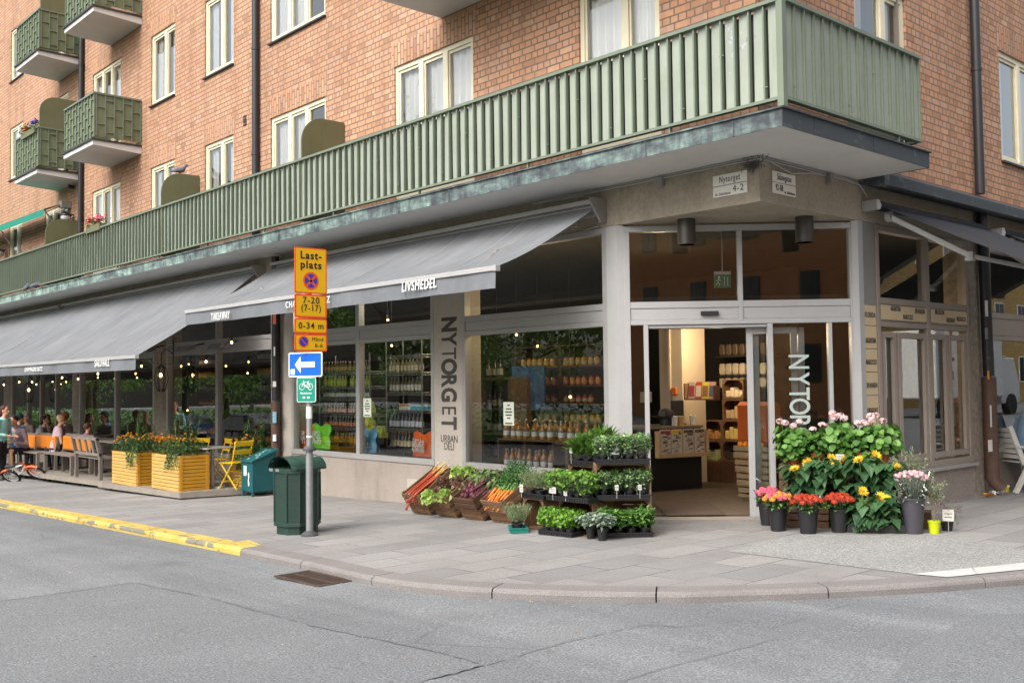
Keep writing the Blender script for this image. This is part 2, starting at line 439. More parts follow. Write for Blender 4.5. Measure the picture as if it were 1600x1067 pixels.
b.box(-50, XK - .3, YF + .5, YF + 5, 7.04, 7.14); b.box(-50, XK - .3, YF + .5, YF + 5, 10.1, 10.2); b.quad((-50, YF + 3.2, 4.2), (XK, YF + 3.2, 4.2), (XK, YF + 3.2, 13.4), (-50, YF + 3.2, 13.4))
b.box(XK - 3.4, XK - 3.2, YF + 3.3, 34, 4.2, 13.4)
for x in (-37.5, -34, -30.5, -26.5, -23.3, -20.2, -17.4, -13.7, -9.8): b.box(x, x + .12, YF + .2, YF + 3.2, 4.2, 13.4)
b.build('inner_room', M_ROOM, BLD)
# --- upper windows
def window(T, u0, u1, z0, z1, n, curtain):
    f = lb(T); w_ = .07
    f.box(u0, u1, .03, .11, z1 - w_, z1 - .001); f.box(u0, u1, .03, .11, z0 + .001, z0 + w_); f.box(u0 + .001, u0 + w_, .031, .11, z0 + w_, z1 - w_); f.box(u1 - w_, u1 - .001, .031, .11, z0 + w_, z1 - w_)
    ps = [u0 + w_ + (u1 - u0 - 2 * w_) * i / n for i in range(n + 1)]
    if n == 2: ps[1] += .1
    for i, p in enumerate(ps[1:-1]): f.box(p - .055, p + .055, .025, .10, z0 + w_, z1 - w_)
    for a, c in zip(ps, ps[1:]):      # casement rims
        a += .045 if a > u0 + .2 else 0; c -= .045 if c < u1 - .2 else 0
        for s in ((a, a + .035), (c - .035, c)): f.box(s[0], s[1], .05, .1, z0 + w_ + .001, z1 - w_ - .001)
        f.box(a + .036, c - .036, .051, .1, z0 + w_ + .001, z0 + w_ + .045); f.box(a + .036, c - .036, .051, .1, z1 - w_ - .045, z1 - w_ - .001)
    o = f.build('window', M_FRAME, BLD)
    k = lb(T); k.box(u0 - .06, u1 + .06, -.003, .05, z1 + .004, z1 + .36); k.build('soldier_course', M_BRICKV, o)
    g = lb(T); g.quad((u0 + w_, .075, z0 + w_), (u1 - w_, .075, z0 + w_), (u1 - w_, .075, z1 - w_), (u0 + w_, .075, z1 - w_)); g.build('pane', M_GLASS, o)
    s = lb(T); s.box(u0 - .03, u1 + .03, -.05, .028, z0 - .03, z0 - .002); s.build('sill', M_CODARK, o)
    if curtain:
        k = lb(T)
        for a, c in curtain:
            a = u0 + (u1 - u0) * a; c = u0 + (u1 - u0) * c; m_ = max(6, int((c - a) / .025)); prev = None
            for i in range(m_ + 1):
                x = a + (c - a) * i / m_; y = .15 + .022 * math.sin(i * 1.15) + .012 * math.sin(i * .43)
                if prev: k.quad((prev[0], prev[1], z0), (x, y, z0), (x, y, z1), (prev[0], prev[1], z1))
                prev = (x, y)
        k.build('curtain', M_CURT, o, smooth=True)
full = [(0, 1)]; side = [(0, .3), (.68, 1)]
for u0, u1, z0, z1, n in UP_L:
    cu = full if u0 > -13 else (side if rnd.random() < .5 else [(0, .22), (.5, 1)])
    if u0 == -16.7: cu = [(0, .66)]
    window(TL, u0, u1, z0, z1, n, cu)
for u0, u1, z0, z1, n in UP_R: window(TR, u0, u1, z0, z1, n, side)
# --- beam and soffits of the ground floor
b = MB()
b.prism([(-75, YF), (XK, YF), (XK, 34), (XK - .25, 34), (XK - .25, YF + .25), (-50, YF + .25)], 'z', 3.56, 4.09)
b.prism([(-8.3, YF + .26), (XK - .26, YF + .26), (XK - .26, 11.3)], 'z', 3.562, 3.6)
b.build('concrete_beam', M_BEAM, BLD)
# --- canopy
YO, XO, YE = 8.2, -5.25, 11.15
b = MB(); b.prism([(-75, YO), (XO, YO), (XO, YE), (XK - .001, YE), (XK - .001, YF - .001), (-75, YF - .001)], 'z', 4.05, 4.2)
CAN = b.build('canopy', M_SOFFIT, BLD)
b = MB()
b.box(-50, XO + .012, YO - .012, YO - .001, 4.045, 4.215); b.box(XO + .001, XO + .012, YO, YE + .012, 4.045, 4.215); b.box(XK, XO, YE + .001, YE + .012, 4.045, 4.215)
b.box(-50, XO + .03, YO - .035, YO + .03, 4.216, 4.232); b.box(XO - .03, XO + .035, YO - .034, YE + .03, 4.2165, 4.2325)
for i in range(40):
    x = XO - .55 - i * 1.12; b.box(x, x + .015, YO - .02, YO - .012, 4.046, 4.214)
for y in (8.75, 9.9): b.box(XO + .012, XO + .02, y, y + .015, 4.046, 4.214)
b.build('fascia', M_COPPER, CAN)
b = MB(); b.box(-50, XO - .06, YO + .05, YF - .002, 4.2, 4.226); b.box(XK + .002, XO - .06, YF, YE, 4.2, 4.226); b.build('canopy_roofing', M_CODARK, CAN)
# --- long ribbed railing
def railing(x0, x1, T, z0, z1, pitch, name, ends=()):
    p = lb(T); k = int((x1 - x0) / pitch)
    for i in range(k):
        a = x0 + (x1 - x0) * i / k; c = x0 + (x1 - x0) * (i + 1) / k; m_ = (a + c) / 2; j = rnd.uniform(-.004, .004)
        p.quad((a + .034, .014 + j, z0), (c - .006, .006 - j, z0), (c - .006, .006 + j, z1), (a + .034, .014 - j, z1))
    o = p.build(name, M_RAIL, CAN)
    p = lb(T); p.box(x0, x1, .05, .055, z0 + .02, z1 - .02); p.build('gap_shade_sheet', M_GAPSHADE, CAN)  # added dark sheet, paints the shadow seen through the railing slots
    r = lb(T)
    for i in range(k + 1):
        a = x0 + (x1 - x0) * i / k + rnd.uniform(-.004, .004); r.box(a - .009, a + .009, -.026, .02, z0, z1)
        if i % 3 == 1:
            z = z0 + (.12 if i % 2 else .55); r.box(a - .02, a + .03, -.018, -.008, z, z + .012)
        if i % 13 == 0: r.box(a - .012, a + .012, -.02, .01, 4.232, z0)
    r.box(x0, x1, -.036, .03, z0 - .03, z0); r.box(x0, x1, -.045, .04, z1, z1 + .035); r.build('railing_bars', M_RAILRIB, CAN)
railing(-46, XO - .05, Matrix.Translation((0, 8.275, 0)), 4.35, 5.27, .168, 'railing')
railing(8.3, 11.02, Matrix.Translation((XO - .03, 0, 0)) @ Matrix.Rotation(R_(90), 4, 'Z'), 4.35, 5.27, .16, 'railing')
railing(XK, XO - .07, Matrix.Translation((0, 11.02, 0)) @ Matrix.Rotation(R_(180), 4, 'Z') @ Matrix.Scale(-1, 4, (1, 0, 0)), 4.35, 5.27, .14, 'railing')
b = MB(); b.box(XO - .066, XO + .002, 8.235, 8.30, 4.232, 5.28); b.build('corner_post', M_RAILRIB, CAN)
for x in (-26.87, -19.69, -14.19, -36):
    pts = [(9.09, 4.3), (9.09, 6.03)] + [(8.28 + .42 - .42 * math.sin(t), 6.03 - .42 + .42 * math.cos(t)) for t in [i * math.pi / 16 for i in range(9)]] + [(8.28, 4.3)]
    b = MB(); b.prism(pts, 'x', x - .015, x + .015); b.build('privacy_screen', M_SCREEN, BLD)
# --- small balconies
def balcony(x0, x1, zf, screen):
    b = MB(); b.prism([(8.0, zf), (9.099, zf - .06), (9.099, zf + .1), (8.0, zf + .1)], 'x', x0, x1)
    o = b.build('balcony', M_SOFFIT, BLD)
    b = MB(); b.box(x0 - .03, x1 + .03, 7.96, 8.04, zf + .101, zf + .14); b.box(x0 - .03, x0 + .05, 8.04, 9.09, zf + .101, zf + .14); b.box(x1 - .05, x1 + .03, 8.04, 9.09, zf + .101, zf + .14); b.box(x0, x1, 8.05, 9.09, zf + .101, zf + .12)
    b.build('drip_edge', M_CODARK, o)
    z0, z1 = zf + .2, zf + 1.15
    p = MB(); r = MB()
    p.box(x0, x1, 8.045, 8.055, z0, z1); p.box(x0 + .005, x0 + .015, 8.06, 9.08, z0, z1); p.box(x1 - .015, x1 - .005, 8.06, 9.08, z0, z1)
    def cells(L, put):
        k = max(3, round(L / .2))
        for i in range(k + 1):
            put(L * i / k - .012, L * i / k + .012, z0, z1)
            if i < k:
                for q in ((.12, .5, .88) if i % 2 else (.3, .7)): put(L * i / k + .013, L * (i + 1) / k - .013, z0 + (z1 - z0) * q - .012, z0 + (z1 - z0) * q + .012)
    cells(x1 - x0, lambda a, c, d, e: r.box(x0 + a, x0 + c, 8.015, 8.044, d, e))
    cells(1.0, lambda a, c, d, e: r.box(x1 - .004, x1 + .025, 8.07 + a, 8.07 + c, d, e))
    cells(1.0, lambda a, c, d, e: r.box(x0 - .025, x0 + .004, 8.07 + a, 8.07 + c, d, e))
    r.box(x0 - .02, x1 + .03, 8.0, 8.06, z1 + .001, z1 + .04); r.box(x1 - .03, x1 + .03, 8.061, 9.08, z1 + .001, z1 + .04); r.box(x0 - .03, x0 + .03, 8.061, 9.08, z1 + .001, z1 + .04)
    p.build('railing', M_BALC, o); r.build('railing_bars', M_RAILRIB, o)
    if screen:
        pts = [(9.09, zf + .2), (9.09, zf + 2.0)] + [(8.06 + .4 - .4 * math.sin(t), zf + 1.6 + .4 * math.cos(t)) for t in [i * math.pi / 16 for i in range(9)]] + [(8.06, zf + .2)]
        b = MB(); b.prism(pts, 'x', x1 - .055, x1 - .025); b.build('privacy_screen', M_SCREEN, o)
XA = onY(99.3, 247, 8.0).x; XB = onY(23.2, 288.7, 8.0).x
for zf in (7.1, 10.12): balcony(XA, -22.74, zf, False); balcony(XB, -26.64, zf, True)
b = MB(); b.box(-11.55, XK + .9, 7.8, 9.098, 7.06, 7.2); b.build('balcony', M_SOFFIT, BLD)
# --- downpipes
for x, y in ((-26.5, 9.02), (-17.13, 9.02), (XK + .09, 14.38)):
    b = MB(); b.tube([(x, y, 4.25), (x, y, 18.5)], .065, 12)
    for z in (6, 8, 10, 12): b.tube([(x, y, z), (x, y, z + .04)], .075, 12)
    b.build('downpipe', M_PIPE, BLD, smooth=.6)
b = MB(); b.tube([(XK + .09, 14.4, 4.0), (XK + .09, 14.47, 1.68)], .075, 12); b.build('downpipe', M_PIPE, BLD, smooth=.6); b = MB(); b.tube([(-16.31, 8.98, 1.4), (-16.31, 8.98, 4.0)], .07, 12); b.build('downpipe', M_PIPE, BLD, smooth=.6)
b = MB(); b.tube([(XK + .09, 14.47, 1.67), (XK + .09, 14.47, .25), (XK + .2, 14.52, .1)], [.095, .095, .09], 14); b.tube([(XK + .09, 14.47, .72), (XK + .09, 14.47, .76)], .1, 14); b.build('lower_downpipe', M_PIPEB, BLD, smooth=.6); b = MB()
b.tube([(-16.31, 8.98, 1.39), (-16.31, 8.98, -.1), (-16.29, 8.9, -.2)], .085, 14); b.build('lower_downpipe', M_PIPEB, BLD, smooth=.6)
# --- copper gutter over the right-hand shopfront
b = MB(); b.T = TR
b.prism([(-.002, 4.2), (-.002, 4.03), (-.42, 3.96), (-.45, 3.98), (-.45, 4.1), (-.42, 4.13)], 'x', 0, 1); vs = b.v; b.v = []; b.f = []; b.mi = []
b.T = None
def rprism(b, poly, y0, y1):   # poly (out, z)
    b.prism([(XK + o, z) for o, z in poly], 'y', y0, y1)
rprism(b, [(.003, 4.24), (.003, 4.0), (.30, 3.93), (.33, 3.95), (.33, 4.08), (.30, 4.1)], YE + .03, 34)
b.build('gutter', M_COPPER, BLD)
# --- plinth
b = MB()
def skirt(x0, x1, ztop, y0=YF, y1=YF + .3): b.prism([(x0, gz(x0) - .3), (x1, gz(x1) - .3), (x1, ztop), (x0, ztop)], 'y', y0, y1)
skirt(-16.33, -11.8, .47); skirt(-11.15, -8.2, .47); skirt(-75, -16.34, .27); skirt(-11.799, -11.151, .42, YF - .004)
b.T = TR; b.prism([(11.5, -.3), (14.12, -.3), (14.12, .49), (11.5, .49)], 'y', 0, .3); b.prism([(14.7, -.3), (34, -.3), (34, .49), (14.7, .49)], 'y', 0.02, .3); b.T = None
PL = b.build('plinth', M_PLINTH, BLD)
b = MB(); b.quad((-12.5, YF - .004, .0), (-11.85, YF - .004, .0), (-11.85, YF - .004, .24), (-12.5, YF - .004, .24)); b.build('access_panel', M_PILLAR, PL)
# --- pillars
b = MB(); b.box(-11.8, -11.15, YF - .006, YF + .35, .42, 3.559); PIL = b.build('stone_pillar', M_PILLAR, BLD)
b = MB(); b.box(-16.34, -15.95, YF - .006, YF + .35, -.35, 3.559); b.build('stone_pillar', M_PILLAR, BLD)
for x0, x1 in ((-21.97, -21.32), (-27.14, -26.72), (-33.2, -32.5)): b = MB(); b.box(x0, x1, YF - .006, YF + .35, -.6, 3.559); b.build('concrete_pillar', M_CONC, BLD)
b = lb(TR); b.box(14.1, 14.42, -.006, .35, -.05, 3.559); b.box(14.419, 14.75, .06, .35, -.05, 3.559); b.build('concrete_pillar', M_CONC, BLD)
# --- shop windows: every bay a frame with its panes
def bay(T, u0, u1, z0, z1, mull, mat, low=(2.34, 2.62), fw=.075, name='shop_window', glass=None, depth=.1):
    f = lb(T)
    f.box(u0, u1, -.02, depth, z0, z0 + .085); f.box(u0, u1, -.01, depth, z1 - fw, z1)
    za, zb = z0 + .085, z1 - fw
    f.box(u0, u0 + fw, -.012, depth, za, zb); f.box(u1 - fw, u1, -.012, depth, za, zb)
    ms = [u0 + fw] + [x for x in mull] + [u1 - fw]
    for x in mull: f.box(x - .05, x + .05, -.011, depth, za, zb)
    edges = []
    for a, c in zip(ms, ms[1:]):
        a2 = a + (.05 if a in mull else 0); c2 = c - (.05 if c in mull else 0); edges.append((a2, c2))
        if low:
            f.box(a2, c2, -.008, depth, low[0], low[0] + .065); f.box(a2, c2, .004, depth, low[0] + .066, low[1] - .081); f.box(a2, c2, -.008, depth, low[1] - .08, low[1])
    o = f.build(name, mat, BLD, bevel=.004)
    for a, c in edges:
        for zz in (((za, low[0]), (low[1], zb)) if low else ((za, zb),)):
            g = lb(T); g.quad((a, .05, zz[0]), (c, .05, zz[0]), (c, .05, zz[1]), (a, .05, zz[1])); g.build('pane', glass or M_SHOPGLASS, o)
    return o
bay(TL, -15.95, -11.8, .47, 3.555, [-13.83], M_ALU)
bay(TL, -11.15, -8.33, .47, 3.555, [], M_ALU)
bay(TL, -21.32, -16.6, .27, 3.555, [-18.9], M_ALU)
bay(TL, -26.72, -21.97, .27, 3.555, [-24.27], M_ALU)
bay(TL, -32.5, -27.14, .1, 3.555, [-30.98, -29.83, -28.54], M_ALUD)
bay(TL, -40, -33.2, .1, 3.555, [-38, -36.3, -34.7], M_ALUD)
# corner posts
b = MB(); b.prism([(-8.329, YF - .012), (-8.16, YF - .012), (-8.10, YF + .05), (-8.18, YF + .16), (-8.329, YF + .16)], 'z', -.1, 3.555); b.build('corner_post', M_ALUL, BLD); b = MB()
b.prism([(XK + .012, 11.10), (XK + .012, 11.21), (XK - .15, 11.21), (XK - .15, 11.12), (XK - .05, 11.05)], 'z', -.1, 3.555)
b.build('corner_post', M_ALUL, BLD)
b = lb(TR); b.box(11.212, 11.5, -.005, .12, 2.55, 3.555); b.build('metal_cladding', M_ALUD, BLD)
M_TAN = pm('tan_menu_board', lin((196, 178, 144)), .7, .06, 4)
b = lb(TR); b.box(11.212, 11.5, -.006, .12, -.05, 2.549); b.cur = 1
for z in (2.3, 2.02, 1.74, 1.46, 1.18, .9): b.box(11.212, 11.5, -.0075, -.006, z, z + .007)
TAN = b.build('menu_board', [M_TAN, M_PIPE], BLD)
bay(TR, 11.53, 14.08, .5, 3.555, [12.87], M_TAUPE, (2.3, 2.66))
b = lb(TR); b.box(11.612, 12.81, -.012, -.009, 2.39, 2.57); MEN = b.build('menu_board', M_TAN, BLD); b = lb(TR); b.box(12.93, 14.0, -.012, -.009, 2.39, 2.57); MEN2 = b.build('menu_board', M_TAN, BLD)
bay(TR, 14.75, 18.6, .5, 3.555, [16.7], M_TAUPE, (2.2, 2.6)); bay(TR, 19.2, 23, .5, 3.555, [21], M_TAUPE, (2.2, 2.6))
for u0, u1 in ((11.65, 12.0), (12.06, 12.82), (12.92, 13.42), (13.46, 13.98)):   # casements
    z0, z1 = .62, 2.24; b = lb(TR)
    b.box(u0, u0 + .07, .0, .045, z0, z1); b.box(u1 - .07, u1, .0, .045, z0, z1); b.box(u0 + .071, u1 - .071, .0, .045, z0, z0 + .07); b.box(u0 + .071, u1 - .071, 0, .045, z1 - .07, z1)
    b.build('casement', M_TAUPE, BLD)
b = lb(TR); b.box(11.5, 14.14, -.06, .02, .455, .499); b.build('window_sill', M_ALU, BLD)
# --- entrance on the chamfered corner
f = lb(TD)
f.box(.067, 2.811, -.01, .1, 3.47, 3.54); f.box(.067, .14, -.012, .1, -.05, 3.47); f.box(2.758, 2.83, -.012, .1, -.05, 3.47)
f.box(.14, 2.758, -.008, .1, 2.34, 2.40); f.box(.14, 2.758, .004, .1, 2.401, 2.539); f.box(.14, 2.758, -.008, .1, 2.54, 2.62)
f.box(1.435, 1.49, -.013, .09, 2.38, 3.47); f.box(.297, .352, -.01, .09, -.02, 2.34); f.box(2.488, 2.535, -.01, .09, -.02, 2.34); f.box(1.772, 1.835, -.01, .09, -.02, 2.34)
f.box(.352, 1.772, .02, .26, 2.30, 2.339)
f.box(1.836, 2.487, 0, .09, .0, .12); f.box(2.536, 2.757, 0, .09, .0, .12); f.box(.141, .296, 0, .09, .0, .12)
DOOR = f.build('entrance_frame', M_ALUL, BLD, bevel=.004)
for a, c, z0, z1 in ((.14, 1.435, 2.62, 3.47), (1.49, 2.758, 2.62, 3.47), (.14, .297, .12, 2.34), (1.835, 2.488, .12, 2.34), (2.535, 2.758, .12, 2.34)):
    g = lb(TD); g.quad((a, .045, z0), (c, .045, z0), (c, .045, z1), (a, .045, z1)); g.build('pane', M_SHOPGLASS, DOOR)
for s0, s1, d in ((1.545, 2.15, .13), (1.629, 2.25, .19)):      # two sliding leaves pushed open behind the fixed pane
    f = lb(TD); f.box(s0, s0 + .075, d, d + .045, .02, 2.299); f.box(s1 - .075, s1, d, d + .045, .02, 2.299); f.box(s0 + .076, s1 - .076, d, d + .045, .02, .14); f.box(s0 + .076, s1 - .076, d, d + .045, 2.22, 2.299)
    o = f.build('sliding_door', M_ALUL, BLD, bevel=.003)
    g = lb(TD); g.quad((s0 + .07, d + .02, .1), (s1 - .07, d + .02, .1), (s1 - .07, d + .02, 2.25), (s0 + .07, d + .02, 2.25)); g.build('pane', M_SHOPGLASS, o)
f = lb(TD); f.box(.98, 1.19, -.05, -.009, 2.445, 2.495); f.build('door_sensor', M_PIPE, BLD, bevel=.006)
f = lb(TD); f.box(.3, 1.8, -.16, .12, -.12, .028); f.build('threshold', M_ALUD, BLD)
# --- the shop's shell
b = MB(); b.prism([(-49, YF + .31), (-8.35, YF + .31), (XK - .31, 11.3), (XK - .31, 33), (-49, 33)], 'z', -.06, .02); b.build('shop_floor', M_SHOPFLOOR, BLD)
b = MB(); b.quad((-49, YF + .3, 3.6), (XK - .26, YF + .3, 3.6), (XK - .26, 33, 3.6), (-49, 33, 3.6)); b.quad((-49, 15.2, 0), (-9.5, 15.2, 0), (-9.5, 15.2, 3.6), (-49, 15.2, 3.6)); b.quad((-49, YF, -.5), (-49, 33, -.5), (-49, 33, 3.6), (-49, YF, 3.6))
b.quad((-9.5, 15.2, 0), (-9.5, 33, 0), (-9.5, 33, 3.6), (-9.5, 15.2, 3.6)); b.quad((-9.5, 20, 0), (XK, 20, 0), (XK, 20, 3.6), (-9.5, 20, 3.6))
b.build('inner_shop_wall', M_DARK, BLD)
# lettering on the building
M_INK = pm('dark_lettering', lin((66, 62, 58)), .8, .1, 9); M_WHT = pm('white_lettering', lin((228, 230, 226)), .7, .04, 9)
def vert(px, py, s, size, bold, xs=1.):
    p = onY(px, py, YF); text(s, size, axes((p.x, YF - .0085, p.z), (0, 0, -1), (1, 0, 0)), M_INK, PIL, xs=xs, bold=bold)
for s, y, bo in (('N', 507, .02), ('Y', 530, .012), ('T', 552.5, .0), ('O', 573, .02), ('R', 594, .016), ('G', 617, .018), ('E', 641, 0), ('T', 661, .016)): vert(701, y, s, .47, bo, .62)
for s, y in (('URBAN', 686), ('DELI', 698)):
    p = onY(702.5, y, YF); text(s, .15, onL_m(p.x, p.z, .0085), M_INK, PIL, xs=.8)
# ================================================================== ground
def stuffless(o, kind='structure'): o['kind'] = kind; return o
KO = [(-60, 5.12), (-40, 5.12), (-25, 5.12), (-16, 5.12), (-10, 5.10), (-8.5, 5.06), (-7.7, 5.0), (-7.2, 5.0), (-6.8, 5.06), (-6.35, 5.2), (-5.87, 5.43), (-5.35, 5.74), (-4.86, 6.12), (-4.32, 6.73), (-3.95, 7.2), (-3.65, 7.66), (-3.25, 8.4), (-2.9, 9.3), (-2.6, 10.4), (-2.42, 12), (-2.35, 15), (-2.35, 40)]
def offs(P, d):
    out = []
    for i, p in enumerate(P):
        a = Vector(P[max(0, i - 1)]); c = Vector(P[min(len(P) - 1, i + 1)]); t = (c - a).normalized(); out.append((p[0] - t.y * d, p[1] + t.x * d))
    return out
KI = offs(KO, .26)
def asphalt():
    t = NT('asphalt'); c = t.coord()
    g = t.ramp(t.noise(c, 75, 4, .8), [(.3, lin((80, 83, 85))), (.5, lin((118, 121, 123))), (.7, lin((168, 171, 171)))])
    o = t.mix(.7, g, t.ramp(t.noise(c, .55, 9, .68), [(.3, (.38, .38, .38)), (.7, (.58, .58, .58))]), 'OVERLAY')
    v = t.node('ShaderNodeTexVoronoi', feature='DISTANCE_TO_EDGE'); v.inputs['Scale'].default_value = .42
    t.link(t.mix(.12, c, t.noise(c, 1.4, 5, out=1)), v.inputs['Vector'])
    cr = t.ramp(v.outputs[0], [(.0, (1, 1, 1)), (.006, (0, 0, 0))])
    msk = t.ramp(t.noise(c, .8, 3), [(.5, (0, 0, 0)), (.58, (1, 1, 1))])
    o = t.mix(t.math('MULTIPLY', t.math('MULTIPLY', cr, msk), .55), o, lin((84, 86, 88)))
    sp = t.ramp(t.noise(c, 2.1, 9, .75), [(.63, (0, 0, 0)), (.78, (1, 1, 1))])
    o = t.mix(t.math('MULTIPLY', sp, .6), o, lin((70, 70, 69)))
    lane = t.ramp(t.noise(t.coord(scale=(.06, 1.1, 1)), 1.3, 5, .6), [(.38, (.80, .80, .81)), (.62, (1.06, 1.06, 1.06))]); o = t.mix(.9, o, lane, 'MULTIPLY')
    oil = t.ramp(t.noise(t.coord(loc=(3.3, 1.2, 0)), .62, 4, .5), [(.64, (0, 0, 0)), (.74, (1, 1, 1))]); o = t.mix(t.math('MULTIPLY', oil, .45), o, lin((74, 75, 76)))
    return t.fin(o, .85, 0, t.bump(t.noise(c, 130, 2, .8), .5, .006), .3)
M_ROAD = asphalt()
b = MB(); xs = [-160, -60, 2, 160]
for a, c in zip(xs, xs[1:]):
    za, zc = (gz(max(-60, min(2, q))) - .08 for q in (a, c)); b.quad((a, -90, za), (c, -90, zc), (c, 90, zc), (a, 90, za))
stuffless(b.build('road', M_ROAD))
def gpoly(name, pts, mat, up, kind='structure'):
    b = MB(); b.add([(p[0], p[1], gz(p[0]) + up) for p in pts], [tuple(range(len(pts)))]); o = b.build(name, mat); o['kind'] = kind; return o
P_ = lambda off, *pp: [onG(x, y, off)[:2] for x, y in pp]
M_PATCH = pm('patched_asphalt', lin((112, 115, 118)), .9, .22, 3, bump=.4, bscale=130)
t = NT('older_asphalt'); c = t.coord()
g = t.ramp(t.noise(c, 75, 4, .8), [(.3, lin((76, 79, 81))), (.5, lin((112, 115, 117))), (.7, lin((158, 161, 162)))])
M_PATCH = t.fin(t.mix(.6, g, t.ramp(t.noise(c, .7, 7, .65), [(.3, (.41, .41, .41)), (.7, (.55, .55, .55))]), 'OVERLAY'), .86, 0, t.bump(t.noise(c, 130, 2, .8), .5, .006), .3)
gpoly('road_patch', P_(-.076, (-120, 965), (0, 938), (150, 918), (206, 909), (281, 924), (344, 937), (406, 955), (500, 980), (600, 1000), (694, 1020), (756, 1038), (662, 1063), (600, 1100), (0, 1180), (-120, 1100)), M_PATCH, -.076)
gpoly('road_patch', P_(-.076, (1430, 1010), (1520, 960), (1700, 955), (1800, 1200), (1300, 1180)), M_PATCH, -.076)
M_TAR = pm('tar_seam', lin((100, 103, 105)), .8, .3, 6)
def seam(pts, w):
    w3 = [onG(x, y, -.072) for x, y in pts]; b = MB(); pts2 = []
    for p, q in zip(w3, w3[1:]):
        for i in range(8): v = p.lerp(q, i / 8); pts2.append((v.x + rnd.uniform(-.01, .01), v.y + rnd.uniform(-.01, .01)))
    A = offs(pts2, w / 2); B = offs(pts2, -w / 2)
    for i in range(len(A) - 1):
        if rnd.random() < .92: b.add([(q[0], q[1], gz(q[0]) - .072) for q in (A[i], A[i + 1], B[i + 1], B[i])], [(0, 1, 2, 3)])
    stuffless(b.build('road_crack', M_TAR))
seam([(0, 938), (150, 918), (206, 909), (281, 924), (344, 937), (406, 955), (500, 980), (600, 1000), (694, 1020), (756, 1038), (662, 1063)], .012)
seam([(756, 1038), (881, 1002), (1006, 975), (1053, 977), (1110, 975)], .008); seam([(960, 1067), (1045, 1040), (1240, 990)], .006)
def paving(name, c1, c2, mort, bw, rh, grain=70, rot=90., amt=.6):
    t = NT(name); c = t.coord(rot=(0, 0, R_(rot)))
    cw = t.mix(.02, c, t.noise(c, .9, 2, out=1))
    b = t.node('ShaderNodeTexBrick'); b.offset = .37; b.offset_frequency = 2
    for k, x in (('Scale', 1.), ('Brick Width', bw), ('Row Height', rh), ('Mortar Size', .0085), ('Mortar Smooth', .3), ('Bias', 0.)): b.inputs[k].default_value = x
    b.inputs['Color1'].default_value = (0, 0, 0, 1); b.inputs['Color2'].default_value = (1, 1, 1, 1); b.inputs['Mortar'].default_value = (.5, .5, .5, 1)
    t.link(cw, b.inputs['Vector'])
    o = t.ramp(b.outputs[0], [(0, c1), (.5, tuple((x + y) / 2 for x, y in zip(c1, c2))), (1, c2)])
    o = t.mix(amt, o, t.ramp(t.noise(c, grain, 3, .75), [(.3, (.33, .33, .33)), (.7, (.64, .64, .64))]), 'OVERLAY')
    o = t.mix(.7, o, t.ramp(t.noise(c, .8, 8, .66), [(.3, (.38, .37, .36)), (.7, (.57, .57, .57))]), 'OVERLAY')
    wear = t.ramp(t.noise(c, 1.6, 5, .6), [(.42, (.15, .15, .15)), (.6, (.9, .9, .9))])
    o = t.mix(t.math('MULTIPLY', b.outputs[1], wear), o, mort)
    sp = t.ramp(t.noise(c, 5, 8, .75), [(.7, (0, 0, 0)), (.78, (1, 1, 1))])
    o = t.mix(t.math('MULTIPLY', sp, .5), o, lin((96, 90, 84)))
    h = t.math('SUBTRACT', t.math('MULTIPLY', t.noise(c, grain, 3), .4), b.outputs[1])
    return t.fin(o, .82, 0, t.bump(h, .5, .006), .3)
M_PAVE = paving('concrete_slabs', lin((132, 131, 130)), lin((148, 146, 144)), lin((74, 72, 70)), .8, .42, 60)
pts = KI + [(-2.09, 60), (-60, 60)]
b = MB(); b.add([(p[0], p[1], gz(p[0])) for p in pts], [tuple(range(len(pts)))]); stuffless(b.build('sidewalk', M_PAVE))
t = NT('exposed_aggregate'); c = t.coord()
v = t.node('ShaderNodeTexVoronoi'); v.inputs['Scale'].default_value = 85; t.link(c, v.inputs['Vector'])
o_ = t.ramp(v.outputs[1], [(0, lin((104, 104, 102))), (.45, lin((140, 140, 137))), (1, lin((176, 176, 173)))])
o_ = t.mix(.5, o_, t.ramp(t.noise(c, 1.1, 6), [(.3, (.4, .4, .4)), (.7, (.58, .58, .58))]), 'OVERLAY')
M_AGG = t.fin(o_, .85, 0, t.bump(v.outputs[0], .6, .004), .3)
gpoly('aggregate_paving', P_(.004, (1138, 861), (1245, 834), (1480, 838), (1590, 858), (1700, 868), (1700, 872), (1425, 896)), M_AGG, .004)
M_WPAVE = paving('white_slabs', lin((186, 186, 183)), lin((198, 197, 194)), lin((130, 128, 124)), .8, .5, 60, 60, .25)
gpoly('white_paving_strip', P_(.008, (1425, 896), (1600, 878.5), (1740, 867), (1740, 874), (1600, 889), (1480, 901)), M_WPAVE, .008)
# kerb stones
def granite():
    t = NT('pink_granite'); c = t.coord()
    o = t.ramp(t.noise(c, 160, 3, .75), [(.3, lin((94, 91, 90))), (.55, lin((132, 128, 126))), (.75, lin((166, 163, 161)))])
    o = t.mix(.6, o, t.ramp(t.noise(c, 2, 7, .65), [(.3, (.4, .39, .38)), (.7, (.57, .56, .56))]), 'OVERLAY')
    return t.fin(o, .75, 0, t.bump(t.noise(c, 160, 3), .3, .003), .35)
M_GRAN = granite()
t = NT('worn_yellow_paint'); c = t.coord()
o_ = t.ramp(t.noise(c, 3, 6, .6), [(.3, lin((178, 152, 66))), (.7, lin((200, 180, 100)))])
ch = t.ramp(t.noise(t.coord(scale=(1, 3, 1)), 4.2, 6, .62), [(.57, (0, 0, 0)), (.6, (1, 1, 1))])
sp_ = t.node('ShaderNodeSeparateXYZ'); t.link(c, sp_.inputs[0])
